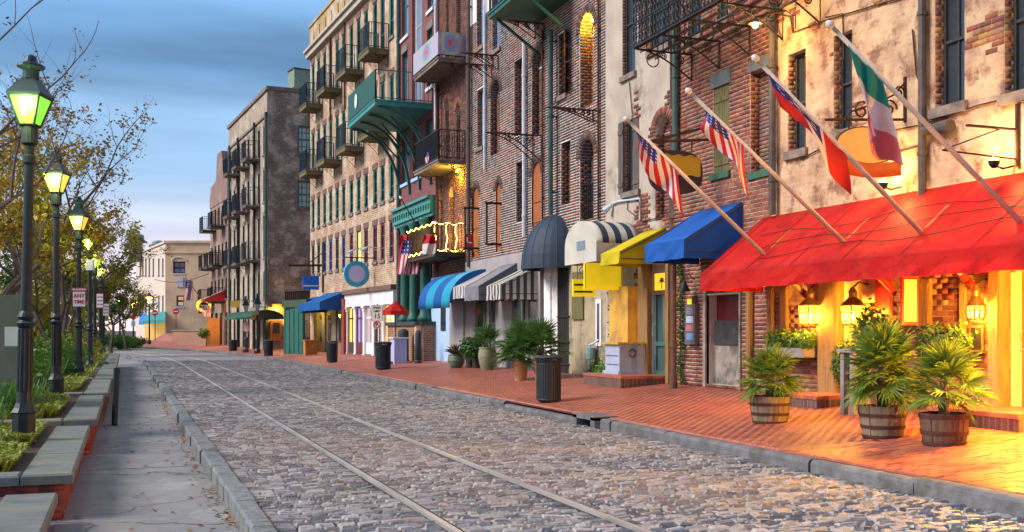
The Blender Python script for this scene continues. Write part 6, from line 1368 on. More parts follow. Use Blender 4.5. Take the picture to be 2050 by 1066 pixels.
# ------------------------------------------------------------------ pots on the pavement by the grey shopfront
def pot(name, label, x, yb, prof, hpx, mt, plant=None):
    p = onp(x, yb); Zd = p.x * ST + p.y * CT; h = hpx * Zd / F; t = thing(name, label, 'pot', p); r = h * prof[0]; base = V((p.x + r * .3, p.y + r * .8, zp(p.x + r * .3) - .01))
    m = MB(); m.lathe([(rr * h, zz * h) for rr, zz in prof[1]] , base, 20); m.build('vessel', mt, t, False); m = MB(); rt = prof[1][-1][0] * h; m.lathe([(rt, h * .99), (rt * 1.08, h * 1.0), (rt * 1.08, h * 1.06), (rt * .92, h * 1.06), (rt * .9, h * .97)], base, 20); m.build('rim', mt, t)
    return base + V((0, 0, h)), h
GLZ = mat('green_glaze', (.13, .18, .10), (.08, .13, .085), (.22, .24, .16), sc1=4, sc3=2, rough=.35); URN = mat('mossy_urn', (.22, .22, .12), (.15, .16, .08), (.3, .29, .2), sc1=4, sc3=2); TERR = mat('terracotta', (.42, .2, .09), (.34, .15, .07), (.5, .3, .17), sc1=5, sc3=2.5)
top_, h = pot('glazed_bowl', 'squat green glazed pot with reddish plant', 912, 738, (.6, [(.4, 0), (.55, .25), (.66, .6), (.6, .9), (.56, 1)]), 26, GLZ); m = MB(); t = thing('red_plant', 'spiky reddish plant in the squat green pot', 'plant', top_)
r_ = random.Random(5)
for k in range(26):
    a, e = k * 2.4, r_.uniform(.3, 1.4); d = V((math.cos(a) * math.cos(e), math.sin(a) * math.cos(e), math.sin(e))); m.tube([top_, top_ + d * .3, top_ + d * .5 - V((0, 0, .08))], [.02, .022, .002], 4, col=(1, r_.uniform(.6, 1.2), 1))
m.build('leaf', leafm('red_leaf', (.16, .06, .03), (.1, .1, .04)), t)
top_, h = pot('tall_urn', 'tall mossy green urn before the grey shopfront', 975, 742, (.4, [(.26, 0), (.36, .3), (.42, .62), (.4, .85), (.36, 1)]), 44, URN); t = thing('urn_palm', 'small palm growing in the tall mossy urn', 'palm', top_); palm(t, top_ - V((0, 0, .05)), .18, 14, .95, PALMD, 12, .04, 10)
top_, h = pot('terracotta_pot', 'terracotta pot with full palm beside the near trash can', 1042, 763, (.48, [(.3, 0), (.38, .5), (.45, .85), (.5, .86), (.5, 1)]), 37, TERR); t = thing('pot_palm', 'full dark fan palm in the front terracotta pot', 'palm', top_); palm(t, top_ - V((0, 0, .05)), .42, 36, 1.05, PALMD, 13, .06, -35)
top_, h = pot('terracotta_pot', 'terracotta pot mostly hidden behind the near trash can', 1084, 762, (.48, [(.3, 0), (.38, .5), (.45, .85), (.5, .86), (.5, 1)]), 40, TERR); t = thing('pot_palm', 'fan palm rising behind the near trash can', 'palm', top_); palm(t, top_ - V((0, 0, .05)), .4, 28, 1.0, PALMD, 14, .06, -20)
for k, (x, yb) in enumerate(((940, 737), (953, 738))):
    top_, h = pot('nursery_pot', ('left', 'right')[k] + ' small dark pot behind the tall mossy urn', x, yb, (.5, [(.35, 0), (.45, 1)]), 20, FR_D); m = MB(); bush(m, top_ + V((0, 0, .3)), (.35, .35, .42), 500, .07, 90 + k); t = thing('potted_shrub', ('left', 'right')[k] + ' dark leafy shrub behind the tall mossy urn', 'shrub', top_); m.build('foliage', IVY, t); m = MB(); m.tube([top_ - V((0, 0, .1)), top_ + V((0, 0, .2))], .015, 5); m.build('stem', STEMM, t)
# small blue bicycle frame leaning by the blue shop
# ------------------------------------------------------------------ trash cans
CAN = mat('trash_can_paint', (.018, .024, .03), (.03, .036, .042), rough=.5, bump=.2)
def trash(label, x, yt, yb, wpx, tilt=0):
    p = onp(x, yb); Zd = p.x * ST + p.y * CT; h = (yb - yt) * Zd / F; r = wpx * Zd / F / 2 * .86
    t = thing('trash_can', label, 'trash can', p, 'slatted trash cans on the pavement'); p = V((p.x, p.y + r * .6, zp(p.x + bend(p.y)))); near_ = wpx > 30; n = 30 if near_ else 20
    m = MB(); m.lathe([(r * .9, .03), (r * .9, h * .9), (r * .8, h * .9)], p, 20); m.build('liner', FR_D, t)
    m = MB(); m.lathe([(r * .75, 0), (r * .85, .02), (r * .85, .06), (r * .6, .06)], p, 20); m.build('base', CAN, t)
    if near_:
        for i in range(n):
            a = 2 * math.pi * i / n; m = MB(); d = V((math.cos(a), math.sin(a), 0)); m.bar(p + d * r * .97 + V((0, 0, .05)), p + d * r * .99 + V((0, 0, h * .86)), .035, .012, up=d); m.bar(p + d * r * .99 + V((0, 0, h * .86)), p + d * r * 1.13 + V((0, 0, h * .985)), .035, .012, up=d); m.build('slat', CAN, t)
    else:
        m = MB()
        for i in range(n): a = 2 * math.pi * i / n; d = V((math.cos(a), math.sin(a), 0)); m.bar(p + d * r * .97 + V((0, 0, .05)), p + d * r * 1.05 + V((0, 0, h * .97)), .045, .012, up=d)
        tag(m.build('slats', CAN, t), kind='stuff')
    m = MB()
    for f, k_ in ((.06, .985), (.84, 1.0), (.985, 1.14)): m.lathe([(r * k_, h * f - .015), (r * k_ + .012, h * f), (r * k_, h * f + .015), (r * k_ - .02, h * f + .015), (r * k_ - .02, h * f - .015)], p, 24)
    m.build('hoop', CAN, t)
    m = MB(); m.lathe([(r * 1.12, h * .99), (r * 1.0, h * 1.02), (r * .55, h * 1.03), (r * .5, h * .95)], p, 20); m.build('lid', CAN, t); return p, h
trash('nearest slatted trash can, leaning on the kerb before the palms', 1104, 715, 806, 58)
for x, yt, yb, wd, lab in ((769, 686, 740, 36, 'slatted trash can below the speed limit sign'), (666, 684, 726, 25, 'slatted trash can before the blue awnings'), (538, 682, 713, 21, 'slatted trash can right of the twin black lamps'), (467, 678, 706, 18, 'slatted trash can left of the twin black lamps'), (411, 669, 694, 14, 'farthest slatted trash can by the street corner')): trash(lab, x, yt, yb, wd)

# ------------------------------------------------------------------ signs on posts, umbrella, round sign
TXT = mat('sign_black', (.015, .015, .015), (.02, .02, .02), bump=0); TXR = mat('sign_red', (.45, .015, .02), (.4, .012, .018), bump=0); SGW = mat('sign_white', (.7, .7, .7), (.62, .62, .63), rough=.4, bump=.05)
def text(par, s_, loc, size, mt, rz=-TH, name='lettering', sx=1):
    c = bpy.data.curves.new(name, 'FONT'); c.body = s_; c.size = size; c.align_x = 'CENTER'; c.align_y = 'CENTER'; c.extrude = .001; c.materials.append(mt); c.offset = .004
    tmp = bpy.data.objects.new('tmp', c); C.link(tmp); me = bpy.data.meshes.new_from_object(tmp.evaluated_get(bpy.context.evaluated_depsgraph_get())); bpy.data.objects.remove(tmp)
    o = bpy.data.objects.new(name, me); link(o, par); o.location = loc; o.rotation_euler = (math.pi / 2, 0, rz); o.scale = (sx, 1, 1); return o
def facing(d=0): return V((-ST, -CT, 0)) * d      # towards the camera
RT = V((CT, -ST, 0))
def plate(par, c, wd, ht, mt, th=.012, off=0, name='plate', rz=-TH):
    m = MB(); m.box(c + V((math.sin(rz) if False else 0, 0, 0)) + facing(off), (wd, th, ht), rz); return m.build(name, mt, par)
p = onp(757, 716); Zd = 47.5; c = atZ(755, 627, Zd); t = thing('speed_limit_sign', 'white SPEED LIMIT 15 sign on a post above a trash can', 'road sign', V((c.x, c.y, zp(c.x)))); m = MB(); m.tube([V((c.x, c.y, zp(c.x) - .05)) - facing(.03), V((c.x, c.y, c.z + .4)) - facing(.03)], .03, 6); m.build('post', PIPEB, t)
wd, ht = 23 * Zd / F, 32 * Zd / F; plate(t, c, wd, ht, TXT, .014, -.002); plate(t, c, wd * .93, ht * .95, SGW, .014, .006)
for s_, dz, sz in (('SPEED', .3, .2), ('LIMIT', .1, .2), ('15', -.2, .42)): text(t, s_, c + V((0, 0, dz * ht * 1.05)) + facing(.016), sz * ht * (1 if sz > .3 else .95), TXT)
c2_ = atZ(755, 650, Zd); plate(t, c2_, 17 * Zd / F, 17 * Zd / F, SGW, .014, .006); m = MB(); r = 6.5 * Zd / F; m.tube([c2_ + facing(.02) + RT * (r * math.cos(k * math.pi / 12)) + V((0, 0, r * math.sin(k * math.pi / 12))) for k in range(25)], .022, 5); m.bar(c2_ + facing(.02) + RT * -r * .7 + V((0, 0, r * .7)), c2_ + facing(.02) + RT * r * .7 - V((0, 0, r * .7)), .02, .035); m.build('prohibition_ring', TXR, t); text(t, 'R', c2_ + facing(.017), r * 1.7, TXT)
# round turquoise sign square to the tan warehouse wall
ug = G.px(748, 560)[0]; gp = G.P(ug, 0, 0); n_ = G.u * -1; Sg = Fac(gp, 0, 1, 0, 1); Sg.u, Sg.n, Sg.O = G.n, -G.u, gp
uu, zz = Sg.px(713, 549); r = (Sg.px(688, 549)[0] - Sg.px(739, 549)[0]) / 2; t = thing('round_sign', 'round turquoise sign with blank lilac centre on the tan warehouse', 'hanging sign', Sg.P(uu, zz - r)); cc = Sg.P(uu, zz)
def sdisc(r, d0, d1, n=36): m = MB(); m.prism([Sg.P(uu + r * math.cos(2 * math.pi * i / n), zz + r * math.sin(2 * math.pi * i / n), d0) for i in range(n)], Sg.n * (d1 - d0)); return m
r = abs(r); sdisc(r, 0, .12).build('disc', mat('turquoise_paint', (.06, .55, .78), (.05, .48, .7), rough=.4, bump=.05), t); sdisc(r * .68, .12, .14).build('ring', mat('pale_blue_enamel', (.4, .5, .62), (.36, .46, .58), bump=0), t); sdisc(r * .6, .14, .15).build('lilac_centre', mat('lilac_enamel', (.56, .54, .82), (.56, .54, .82), bump=0), t)
for k in range(36):
    a = 2 * math.pi * k / 36; m = MB(); m.bar(Sg.P(uu + r * .7 * math.cos(a), zz + r * .7 * math.sin(a), .125), Sg.P(uu + r * .98 * math.cos(a), zz + r * .98 * math.sin(a), .125), .02, .012); m.build('plank_line', mat('turquoise_dark', (.02, .24, .4), (.02, .2, .36), bump=0), t)
m = MB(); m.bar(Sg.P(0, zz + r + .15, .06), Sg.P(uu + r, zz + r + .15, .06), .05, .05); m.tube([Sg.P(uu, zz + r, .06), Sg.P(uu, zz + r + .15, .06)], .02, 5); m.build('bracket', IRON, t)
# blue rectangular sign on bracket at the far end of the warehouse
ug = G.px(645, 560)[0]; Sg.O = G.P(ug, 0, 0); a, b = Sg.px(606, 580), Sg.px(638, 553); t = thing('blue_sign', 'blank blue rectangular sign with white stripe at the alley', 'hanging sign', Sg.P(a[0], a[1])); m = MB(); Sg.slab(m, min(a[0], b[0]), max(a[0], b[0]), a[1], b[1], 0, .08); m.build('board', MATS['royal_blue_canvas'], t); m = MB(); Sg.slab(m, min(a[0], b[0]) + .02, max(a[0], b[0]) - .02, a[1] + .22 * (b[1] - a[1]), a[1] + .32 * (b[1] - a[1]), .08, .085); m.build('white_stripe', SGW, t)
m = MB(); m.bar(Sg.P(0, b[1] + .6, .04), Sg.P(max(a[0], b[0]) + .8, b[1] + .55, .04), .1, .12); m.tube([Sg.P((a[0] + b[0]) / 2, b[1], .04), Sg.P((a[0] + b[0]) / 2, b[1] + .6, .04)], .03, 5); m.tube([Sg.P(0, b[1] + 1.3, .04), Sg.P(.9, b[1] + .6, .04)], .03, 5); m.build('bracket', RUST, t)
# red umbrella over a table
p = onp(790, 717); Zd = 40.5; c = atZ(792, 612, Zd); t = thing('red_umbrella', 'red market umbrella before the white columned shopfront', 'umbrella', V((c.x, c.y, zp(c.x)))); m = MB(); m.tube([V((c.x, c.y, zp(c.x) - .02)), c], .025, 6); m.build('pole', WOODD, t); m = MB(); n = 8; R_ = 28 * Zd / F
m.add([c + V((0, 0, .18))] + [c + V((R_ * math.cos(2 * math.pi * i / n + .2), R_ * math.sin(2 * math.pi * i / n + .2), -.22)) for i in range(n)] + [c + V((R_ * 1.01 * math.cos(2 * math.pi * i / n + .2), R_ * 1.01 * math.sin(2 * math.pi * i / n + .2), -.36)) for i in range(n)], [(0, 1 + i, 1 + (i + 1) % n) for i in range(n)] + [(1 + i, 9 + i, 9 + (i + 1) % n, 1 + (i + 1) % n) for i in range(n)]); m.build('canopy', RED, t, thick=.01)
m = MB(); m.lathe([(.3, 0), (.3, .08), (.04, .1)], (c.x, c.y, zp(c.x) - .01), 12); m.build('base', FR_D, t)
c = atZ(797, 612, 40.5)
t = thing('white_counter', 'white and lilac counter under the red umbrella', 'counter', V((c.x + .5, c.y - .3, zp(c.x)))); m = MB(); m.bx(c.x - .25, c.x + .25, c.y - .4, c.y + .3, zp(c.x) - .03, zp(c.x) + .95); m.build('cabinet', mat('lilac_paint', (.4, .42, .62), (.36, .38, .56)), t); m = MB(); m.bx(c.x - .3, c.x + .3, c.y - .45, c.y + .35, zp(c.x) + .95, zp(c.x) + 1.0); m.build('worktop', WHITEP, t)
# dark rounded posts in front of the red brick plinth
for k, (x, yt, yb, wd) in enumerate(((810, 650, 716, 22), (839, 650, 717, 13))):
    p = onl(x, yb, 10.35); Zd = p.x * ST + p.y * CT; r = wd * Zd / F / 2; h = (yb - yt) * Zd / F; p = V((p.x, p.y + r, zp(p.x) - .02)); t = thing('rounded_post', ('thick', 'slim')[k] + ' dark slate rounded post before the red brick plinth', 'bollard', p); m = MB(); m.lathe([(r, 0), (r, h * .9), (r * .85, h * .96), (r * .4, h * 1.0), (.01, h * 1.01)], p, 16); m.build('shaft', MATS['dark_slate_paint'], t, True); m = MB(); m.lathe([(r * 1.08, 0), (r * 1.08, .1), (r, .12)], p, 16); m.build('collar', FR_D, t)
# orange wooden crate
p = onp(623, 711); t = thing('orange_crate', 'orange slatted wooden crate beside the green shed', 'crate', p); Zd = p.x * ST + p.y * CT; k_ = Zd / F; m = MB(); w2_, h2_ = 26 * k_, 30 * k_
m.bx(p.x - w2_ * .45, p.x + w2_ * .45, p.y, p.y + .7, zp(p.x) + .03, zp(p.x) + h2_ - .06); m.build('body', mat('orange_timber'), t); m = MB(); m.bx(p.x - w2_ * .5, p.x + w2_ * .5, p.y - .05, p.y + .75, zp(p.x) + h2_ - .06, zp(p.x) + h2_); m.build('lid', mat('orange_timber'), t)
for i in range(4): m = MB(); xx = p.x - w2_ * .45 + w2_ * .9 * (i + .1) / 4; m.bx(xx, xx + w2_ * .18, p.y - .025, p.y, zp(p.x), zp(p.x) + h2_ - .07); m.build('slat', mat('orange_timber'), t)
# big flags between the green columns: red banner and stars and stripes
uf = .4; z1 = Ff.px(845, 470, .9)[1]; t = thing('angled_flagstaff', 'angled staff holding flags before the green columns', 'flagstaff', Ff.P(3, 6)); b0 = Ff.P(Ff.px(850, 420)[0] + 1.6, Ff.px(850, 450)[1], .3); tp = ons(797, 462, b0.y - .2); tp = atZ(803, 398, 40.4); b0 = atZ(845, 470, 40.4); m = MB(); m.tube([b0, tp], [.035, .02], 6); m.build('staff', IRON, t); m = MB(); m.tube([tp, tp + (tp - b0).normalized() * .12], [.06, .03], 6); m.build('finial', WHITEP, t)
def hang(x0, x1, yt, yb, Z, lab, pat, sway, nm):
    a, b, c_ = atZ(x0, yt, Z), atZ(x1, yt, Z), atZ(x0, yb, Z); ex, ez = b - a, c_ - a
    P = lambda f, h: a + ex * (h + sway * f * (1 - .3 * h)) + ez * f + V((0, 1, 0)) * (.12 * math.sin(h * 9 + f * 3))
    fl = flag(None, P, 26, 26, pat, nm); tag(fl, lab, 'flag', 'flags before the green columns')
hang(799, 844, 470, 540, 40.6, 'plain red banner hanging behind the large stars and stripes', lambda i, j, a, b: 1, 0, 'banner')
def us_v(i, j, ni, nj): 
    return us_pat(i, j, ni, nj)
hang(808, 846, 481, 550, 40.2, 'large stars and stripes hanging before the green columns', us_v, -.35, 'flag')
hang(852, 867, 305, 328, 38.2, 'small stars and stripes by the iron balcony', us_v, 0, 'flag')
hang(849, 872, 470, 510, 36.6, 'red and white banner beside the string light balcony', lambda i, j, a, b: 1 if i < 12 else 0, -.1, 'banner')
t = thing('red_box_sign', 'small red lit box sign at the string light balcony corner', 'sign', D.P(D.L, 4)); m = MB(); p = atZ(938, 484, 35.6); m.box(p, (.25, .15, .5)); m.build('case', REDP, t); m = MB(); m.bx(p.x - .09, p.x + .09, p.y - .082, p.y - .076, p.z - .06, p.z - .02); m.bx(p.x - .09, p.x - .05, p.y - .082, p.y - .076, p.z - .06, p.z + .14); m.build('letter', SGW, t)
# twin black lamps on the right pavement
def blacklamp(label, x, yt, yb, Zd):
    b = atZ(x, yb, Zd); h = (yb - yt) * Zd / F; p = V((b.x, b.y, b.z)); t = thing('black_street_lamp', label, 'street lamp', p, 'twin black lamps'); m = MB(); m.lathe([(.2, 0), (.2, .25), (.12, .4), (.1, .9), (.13, .95), (.06, 1.05), (.05, h * .68), (.09, h * .7), (.05, h * .72)], p, 10); m.build('post', POST, t)
    m = MB(); z = h * .73; m.lathe([(.1, z), (.24, z + .65), (.24, z + .66)], p, 4, rot=.8); m.build('pane', glass('pale_pane', (.35, .38, .45), .2), t); m = MB(); m.lathe([(.3, z + .66), (.3, z + .7), (.08, z + 1.1), (.08, z + 1.2), (.03, z + 1.3)], p, 4, rot=.8); m.build('roof', POST, t)
blacklamp('left of the twin black street lamps on the right pavement', 492, 605, 708, 67); blacklamp('right of the twin black street lamps on the right pavement', 515, 601, 711, 64)
t = thing('yellow_board', 'plain yellow rectangular sign on the weathered warehouse front', 'sign', atZ(470, 610, 72)); a = atZ(462, 616, 74); b = atZ(480, 602, 74); m = MB(); m.hexa([a, V((b.x, b.y, a.z)), V((b.x, b.y + .06, a.z)), a + V((0, .06, 0)), V((a.x, a.y, b.z)), b, b + V((0, .06, 0)), V((a.x, a.y + .06, b.z))]); m.build('board', mat('dull_yellow', (.5, .34, .05), (.45, .3, .05)), t); m = MB(); m.bar(atZ(471, 601, 74), atZ(471, 601, 74) + H.n * -1.8, .05, .05); m.build('bracket', IRON, t)
t = thing('white_oval_sign', 'white oval sign beside the green canopy', 'sign', atZ(506, 640, 66)); m = MB(); c = atZ(506, 628, 66.5); m.prism([c + RT * (.28 * math.cos(k * math.pi / 10)) + V((0, 0, .42 * math.sin(k * math.pi / 10))) for k in range(20)], facing(-.05)); m.build('board', mat('cream_board'), t); m = MB(); m.bar(c + V((0, 0, .42)), c + V((1.2, .3, .42)), .04, .04); m.build('bracket', IRON, t)
t = thing('pink_notice', 'small pink notice on a post between the far trash cans', 'road sign', atZ(493, 700, 66)); c = atZ(493, 655, 66.4); m = MB(); m.tube([V((c.x, c.y, zp(7) - .1)), c + V((0, 0, .3))], .025, 5); m.build('post', PIPEB, t); plate(t, c, 11 * 66 / F, 18 * 66 / F, mat('pink_enamel', (.6, .4, .45), (.55, .36, .4)), .02, .04)
# ------------------------------------------------------------------ left side: stone-capped planters, lamps, trees
CAP = mat('slate_cap', (.15, .165, .16), (.10, .11, .11), (.19, .17, .12), sc1=3, sc3=1.3, rough=.75, bump=.4, bs=30, stretch=(1, 3, 1))
CAPE = mat('mossy_cap_edge', (.14, .13, .08), (.09, .085, .05))
MULCH = mat('bark_mulch', (.11, .055, .04), (.06, .035, .028), sc1=25, bump=1, bs=70)
PL = [(-4, 10.55, .15, -.6), (10.7, 16.0, .30, -.48), (16.05, 21.8, .38, -.39), (21.85, 27.5, .43, -.32), (27.55, 34, .46, -.28), (34.05, 40.5, .48, -.26), (40.55, 47, .5, -.25), (47.05, 53.5, .5, -.25)]
EDGE, CW = -.62, .43
PLB = [(.30, .06, .045), (.25, .05, .04), (.34, .08, .06)]
GRASSC = leafm('grass_blade', (.06, .16, .02), (.10, .21, .03)); YGR = leafm('ground_cover_leaf', (.28, .3, .03), (.2, .26, .03)); NAMES = ['nearest low', 'second', 'third', 'fourth', 'fifth', 'sixth', 'seventh', 'farthest']
for k, (s0, s1, z, e) in enumerate(PL):
    t = thing('stone_planter', f'{NAMES[k]} stone capped brick planter along the left footpath', 'planter', (e, s0, -.15), 'planters along the footpath')
    m = MB(); m.bx(-4.2, e - .08, s0 + .06, s1, -.4, z - .1); m.build('wall', mat('planter_mortar', (.3, .17, .13), (.22, .12, .1)), t)
    b8, cc = [], []
    zz = -.14; r = 0
    while zz < z - .15 and k < 4:
        y = s0 + .06 - (.1 if r % 2 else 0)
        while y < s1:
            a, b = max(y, s0 + .06) + .005, min(y + .2, s1) - .005
            if b > a: x0, x1, y0, y1, z0, z1 = e - .1, e - .065, a, b, zz + .005, zz + .062; b8.append([(x0, y0, z0), (x0, y1, z0), (x0, y1, z1), (x0, y0, z1), (x1, y0, z0), (x1, y1, z0), (x1, y1, z1), (x1, y0, z1)])
            y += .2
        x = e - .08
        while x > -3.2 and k < 3:      # bricks of the end wall facing the camera
            b8.append([(x - .195, s0 + .09, zz + .005), (x - .005, s0 + .09, zz + .005), (x - .005, s0 + .09, zz + .062), (x - .195, s0 + .09, zz + .062), (x - .195, s0 + .045, zz + .005), (x - .005, s0 + .045, zz + .005), (x - .005, s0 + .045, zz + .062), (x - .195, s0 + .045, zz + .062)]); x -= .2
        zz += .067; r += 1
    if b8: tag(bulk('brickwork', b8, [tuple(q * RN.uniform(.7, 1.2) for q in RN.choice(PLB)) for _ in b8], BRICK, t), kind='stuff')
    # cap stones: along the path, then across both ends
    def capstone(x0, x1, y0, y1, zt, th=.1):
        q = MB(); b = .018; j = RN.uniform(-.006, .006); lo = [(x0, y0), (x1, y0), (x1, y1), (x0, y1)]
        q.add([(x, y, zt - th) for x, y in lo] + [(x, y, zt - b + j) for x, y in lo] + [(x0 + b, y0 + b, zt + j), (x1 - b, y0 + b, zt + j), (x1 - b, y1 - b, zt + j), (x0 + b, y1 - b, zt + j)], SF); q.build('cap_stone', CAP, t)
    y = s0
    while y < s1 - .01:
        L_ = min(RN.uniform(1.2, 1.9), s1 - y)
        if s1 - y - L_ < .5: L_ = s1 - y
        capstone(e - CW, e + .02, y + .004, y + L_ - .004, z); y += L_
    x = e - CW - .006
    while x > -4.0: 
        w_ = RN.uniform(.9, 1.5); capstone(x - w_, x - .006, s0 + .003, s0 + .35, z); x -= w_
    m = MB(); ny, nx = int((s1 - s0) / .35) + 1, 10; rows = []
    for i in range(ny + 1):
        yy = s0 + .3 + (s1 - s0 - .3) * i / ny; rows.append([V((-4.2 + (e - CW + 4.25) * j / nx, yy, z - .06 + .05 * vnoise(j * .7, yy * 1.5, k))) for j in range(nx + 1)])
    m.sheet(rows); m.build('mulch_bed', MULCH, t, True)
    # ground cover and grasses
    if k > 0:
        gc = MB(); gr = MB(); r_ = random.Random(k)
        for _ in range(2200 if k < 4 else 700):
            x = e - CW - .16 - r_.random() ** 1.5 * 1.9; y = r_.uniform(s0 + .4, s1 - .1)
            if vnoise(x * 1.2, y * .9, 12 + k) < .34: continue
            h = r_.uniform(.06, .2); a = r_.uniform(0, 6.28); d = V((math.cos(a), math.sin(a), 0)); p = V((x, y, z - .04)); sd = V((-d.y, d.x, 0)) * .012
            for q in range(3):
                a2 = a + q * 2.1 + r_.uniform(-.4, .4); d = V((math.cos(a2), math.sin(a2), 0)); sd = V((-d.y, d.x, 0)) * .016; tp = p + d * h * .9 + V((0, 0, h * .8)); md = p + d * h * .4 + V((0, 0, h * .75)); c_ = (r_.uniform(.7, 1.3),) * 3
                gc.add([p - sd, p + sd, md + sd, md - sd], [(0, 1, 2, 3)], 0, c_); gc.add([md - sd, md + sd, tp], [(0, 1, 2)], 0, c_)
        tag(gc.build('ground_cover', YGR), f'yellow green ground cover in the {NAMES[k]} planter', 'ground cover', 'ground cover in planters', 'stuff')
        for _ in range(12 if k < 5 else 6):
            c0_ = V((e - CW - r_.uniform(.55, 1.9), r_.uniform(s0 + .6, s1 - .2), z - .05))
            for q in range(70):
                a = r_.uniform(0, 6.28); L_ = r_.uniform(.35, .7); d = V((math.cos(a), math.sin(a), 0)); b = c0_ + d * r_.uniform(0, .12); sd = V((-d.y, d.x, 0)) * .008; lean = r_.uniform(.25, .8); md = b + d * L_ * lean * .5 + V((0, 0, L_ * .75)); tp = b + d * L_ * lean + V((0, 0, L_ * (.85 - .5 * lean))); c_ = (r_.uniform(.6, 1.3),) * 3
                gr.add([b - sd, b + sd, md + sd, md - sd], [(0, 1, 2, 3)], 0, c_); gr.add([md - sd, md + sd, tp], [(0, 1, 2)], 0, c_)
        tag(gr.build('grass_clumps', GRASSC), f'arching green grass clumps in the {NAMES[k]} planter', 'grass', 'grass in planters', 'stuff')
# planted bank behind the planters
bank = mat('bank_soil', (.07, .075, .03), (.05, .05, .025), sc1=2); m = MB(); m.bx(-60, -4.2, -10, 130, -.44, .28); m.bx(-9, -.8, 55.1, 110, -.43, -.12); tag(m.build('terrain_bank', bank), kind='structure')
m = MB(); r_ = random.Random(3)
for _ in range(9000):
    y = 8 + 60 * r_.random() ** 1.3; x = -4.3 - 9 * r_.random() - max(0, (y - 30)) * 0; h = r_.uniform(.2, .6); a = r_.uniform(0, 6.28); d = V((math.cos(a), math.sin(a), 0)); sd = V((-d.y, d.x, 0)) * .015; p = V((x, y, .26)); md = p + d * h * .3 + V((0, 0, h * .8)); tp = p + d * h * .8 + V((0, 0, h * .7)); c_ = (r_.uniform(.5, 1.2),) * 3
    m.add([p - sd, p + sd, md + sd, md - sd], [(0, 1, 2, 3)], 0, c_); m.add([md - sd, md + sd, tp], [(0, 1, 2)], 0, c_)
tag(m.build('bank_grass', GRASSC), 'tall green grass covering the bank behind the planters', 'grass', None, 'stuff')
# ------------------------------------------------------------------ gas-style street lamps
ROOF = mat('lamp_roof', (.008, .022, .03), (.014, .032, .042), rough=.45, metal=.1, bump=.1)
def lampglass(name, c, es):
    return mat(name, c, c, emit=c, es=es, rough=.3, bump=0, tex=None)
LG = [lampglass('green_lit_glass', (.16, .58, .04), .42), lampglass('yellow_lit_glass', (.62, .56, .07), .36), lampglass('amber_lit_glass', (.7, .46, .05), .36), lampglass('lime_lit_glass', (.42, .62, .05), .36)]
HOT = mat('lamp_mantle', (1, 1, .8), (1, 1, .8), emit=(1, .97, .7), es=6, bump=0)
def streetlamp(label, x, yt, yb, Zd, gl, lean=0):
    b = atZ(x, yb, Zd); tpz = atZ(x, yt, Zd).z; b.z = max(b.z, -.1); h = tpz - b.z; sg = h / 5.16; t = thing('street_lamp', label, 'street lamp', b, 'street lamps along the left footpath')
    m = MB(); R_ = lambda prof: [(r * sg, z * sg) for r, z in prof]
    m.lathe(R_([(.165, 0), (.165, .05), (.15, .07), (.15, .42), (.165, .44), (.13, .5), (.11, .56)]), b, 8, rot=.39); m.build('base', POST, t)
    m = MB(); m.lathe(R_([(.1, .56), (.09, .7), (.085, 1.55), (.11, 1.58), (.12, 1.62), (.085, 1.66), (.11, 1.7), (.095, 1.74), (.07, 1.78)]), b, 16); m.build('fluted_shaft', POST, t)
    for q in range(12):
        a = q * math.pi / 6; f = MB(); d = V((math.cos(a), math.sin(a), 0)) * sg; f.tube([b + d * .09 + V((0, 0, .72 * sg)), b + d * .085 + V((0, 0, 1.54 * sg))], .01 * sg, 4)
        if Zd < 22: f.build('flute', POST, t)
    m = MB(); m.lathe(R_([(.07, 1.78), (.058, 3.72), (.078, 3.74), (.078, 3.83), (.058, 3.85), (.058, 3.97), (.1, 4.0), (.1, 4.22), (.13, 4.23)]), b, 14); m.build('post', POST, t)
    z0, z1 = 4.24 * sg, 4.62 * sg; r0, r1 = .135 * sg, .285 * sg; rot = math.pi / 4 - TH; k2 = 1.0
    cor = lambda r, z: [b + V((r * math.cos(rot + i * math.pi / 2), r * math.sin(rot + i * math.pi / 2), z)) for i in range(4)]
    lo, hi = cor(r0, z0), cor(r1, z1); m = MB()
    for i in range(4): m.tube([lo[i], hi[i]], .016 * sg, 4); m.tube([hi[i], hi[(i + 1) % 4]], .02 * sg, 4); m.tube([lo[i], lo[(i + 1) % 4]], .02 * sg, 4)
    m.build('lantern_frame', POST, t)
    for i in range(4): q = MB(); q.add([lo[i].lerp(b + V((0, 0, z0)), .04), lo[(i + 1) % 4].lerp(b + V((0, 0, z0)), .04), hi[(i + 1) % 4].lerp(b + V((0, 0, z1)), .04), hi[i].lerp(b + V((0, 0, z1)), .04)], [(0, 1, 2, 3)]); q.build('pane', gl, t)
    d = facing(r1 * .72); m = MB(); p = b + facing(.19 * sg) + V((0, 0, z0 + .24 * sg)); m.lathe([(.015 * sg, -.14 * sg), (.02 * sg, 0), (.045 * sg, .04 * sg), (.02 * sg, .07 * sg)], p, 8); m.build('mantle', HOT, t)
    m = MB(); m.lathe([(r1 * 1.1, z1), (r1 * 1.1, z1 + .03 * sg), (r1 * .36, z1 + .26 * sg)], b, 4, rot=rot); m.build('roof', ROOF, t)
    m = MB(); zc = z1 + .26 * sg; m.lathe([(r1 * .36, zc - .02), (r1 * .36, zc + .1 * sg), (r1 * .62, zc + .13 * sg), (r1 * .6, zc + .16 * sg), (r1 * .3, zc + .2 * sg), (r1 * .22, zc + .27 * sg), (.02, zc + .3 * sg)], b, 12); m.build('finial', ROOF, t)
    lamp(b + facing(r1 * 1.4) + V((0, 0, z0 + .2 * sg)), 14, (.8, 1, .35), .12); t.rotation_euler = (0, math.radians(lean), 0); return t, b
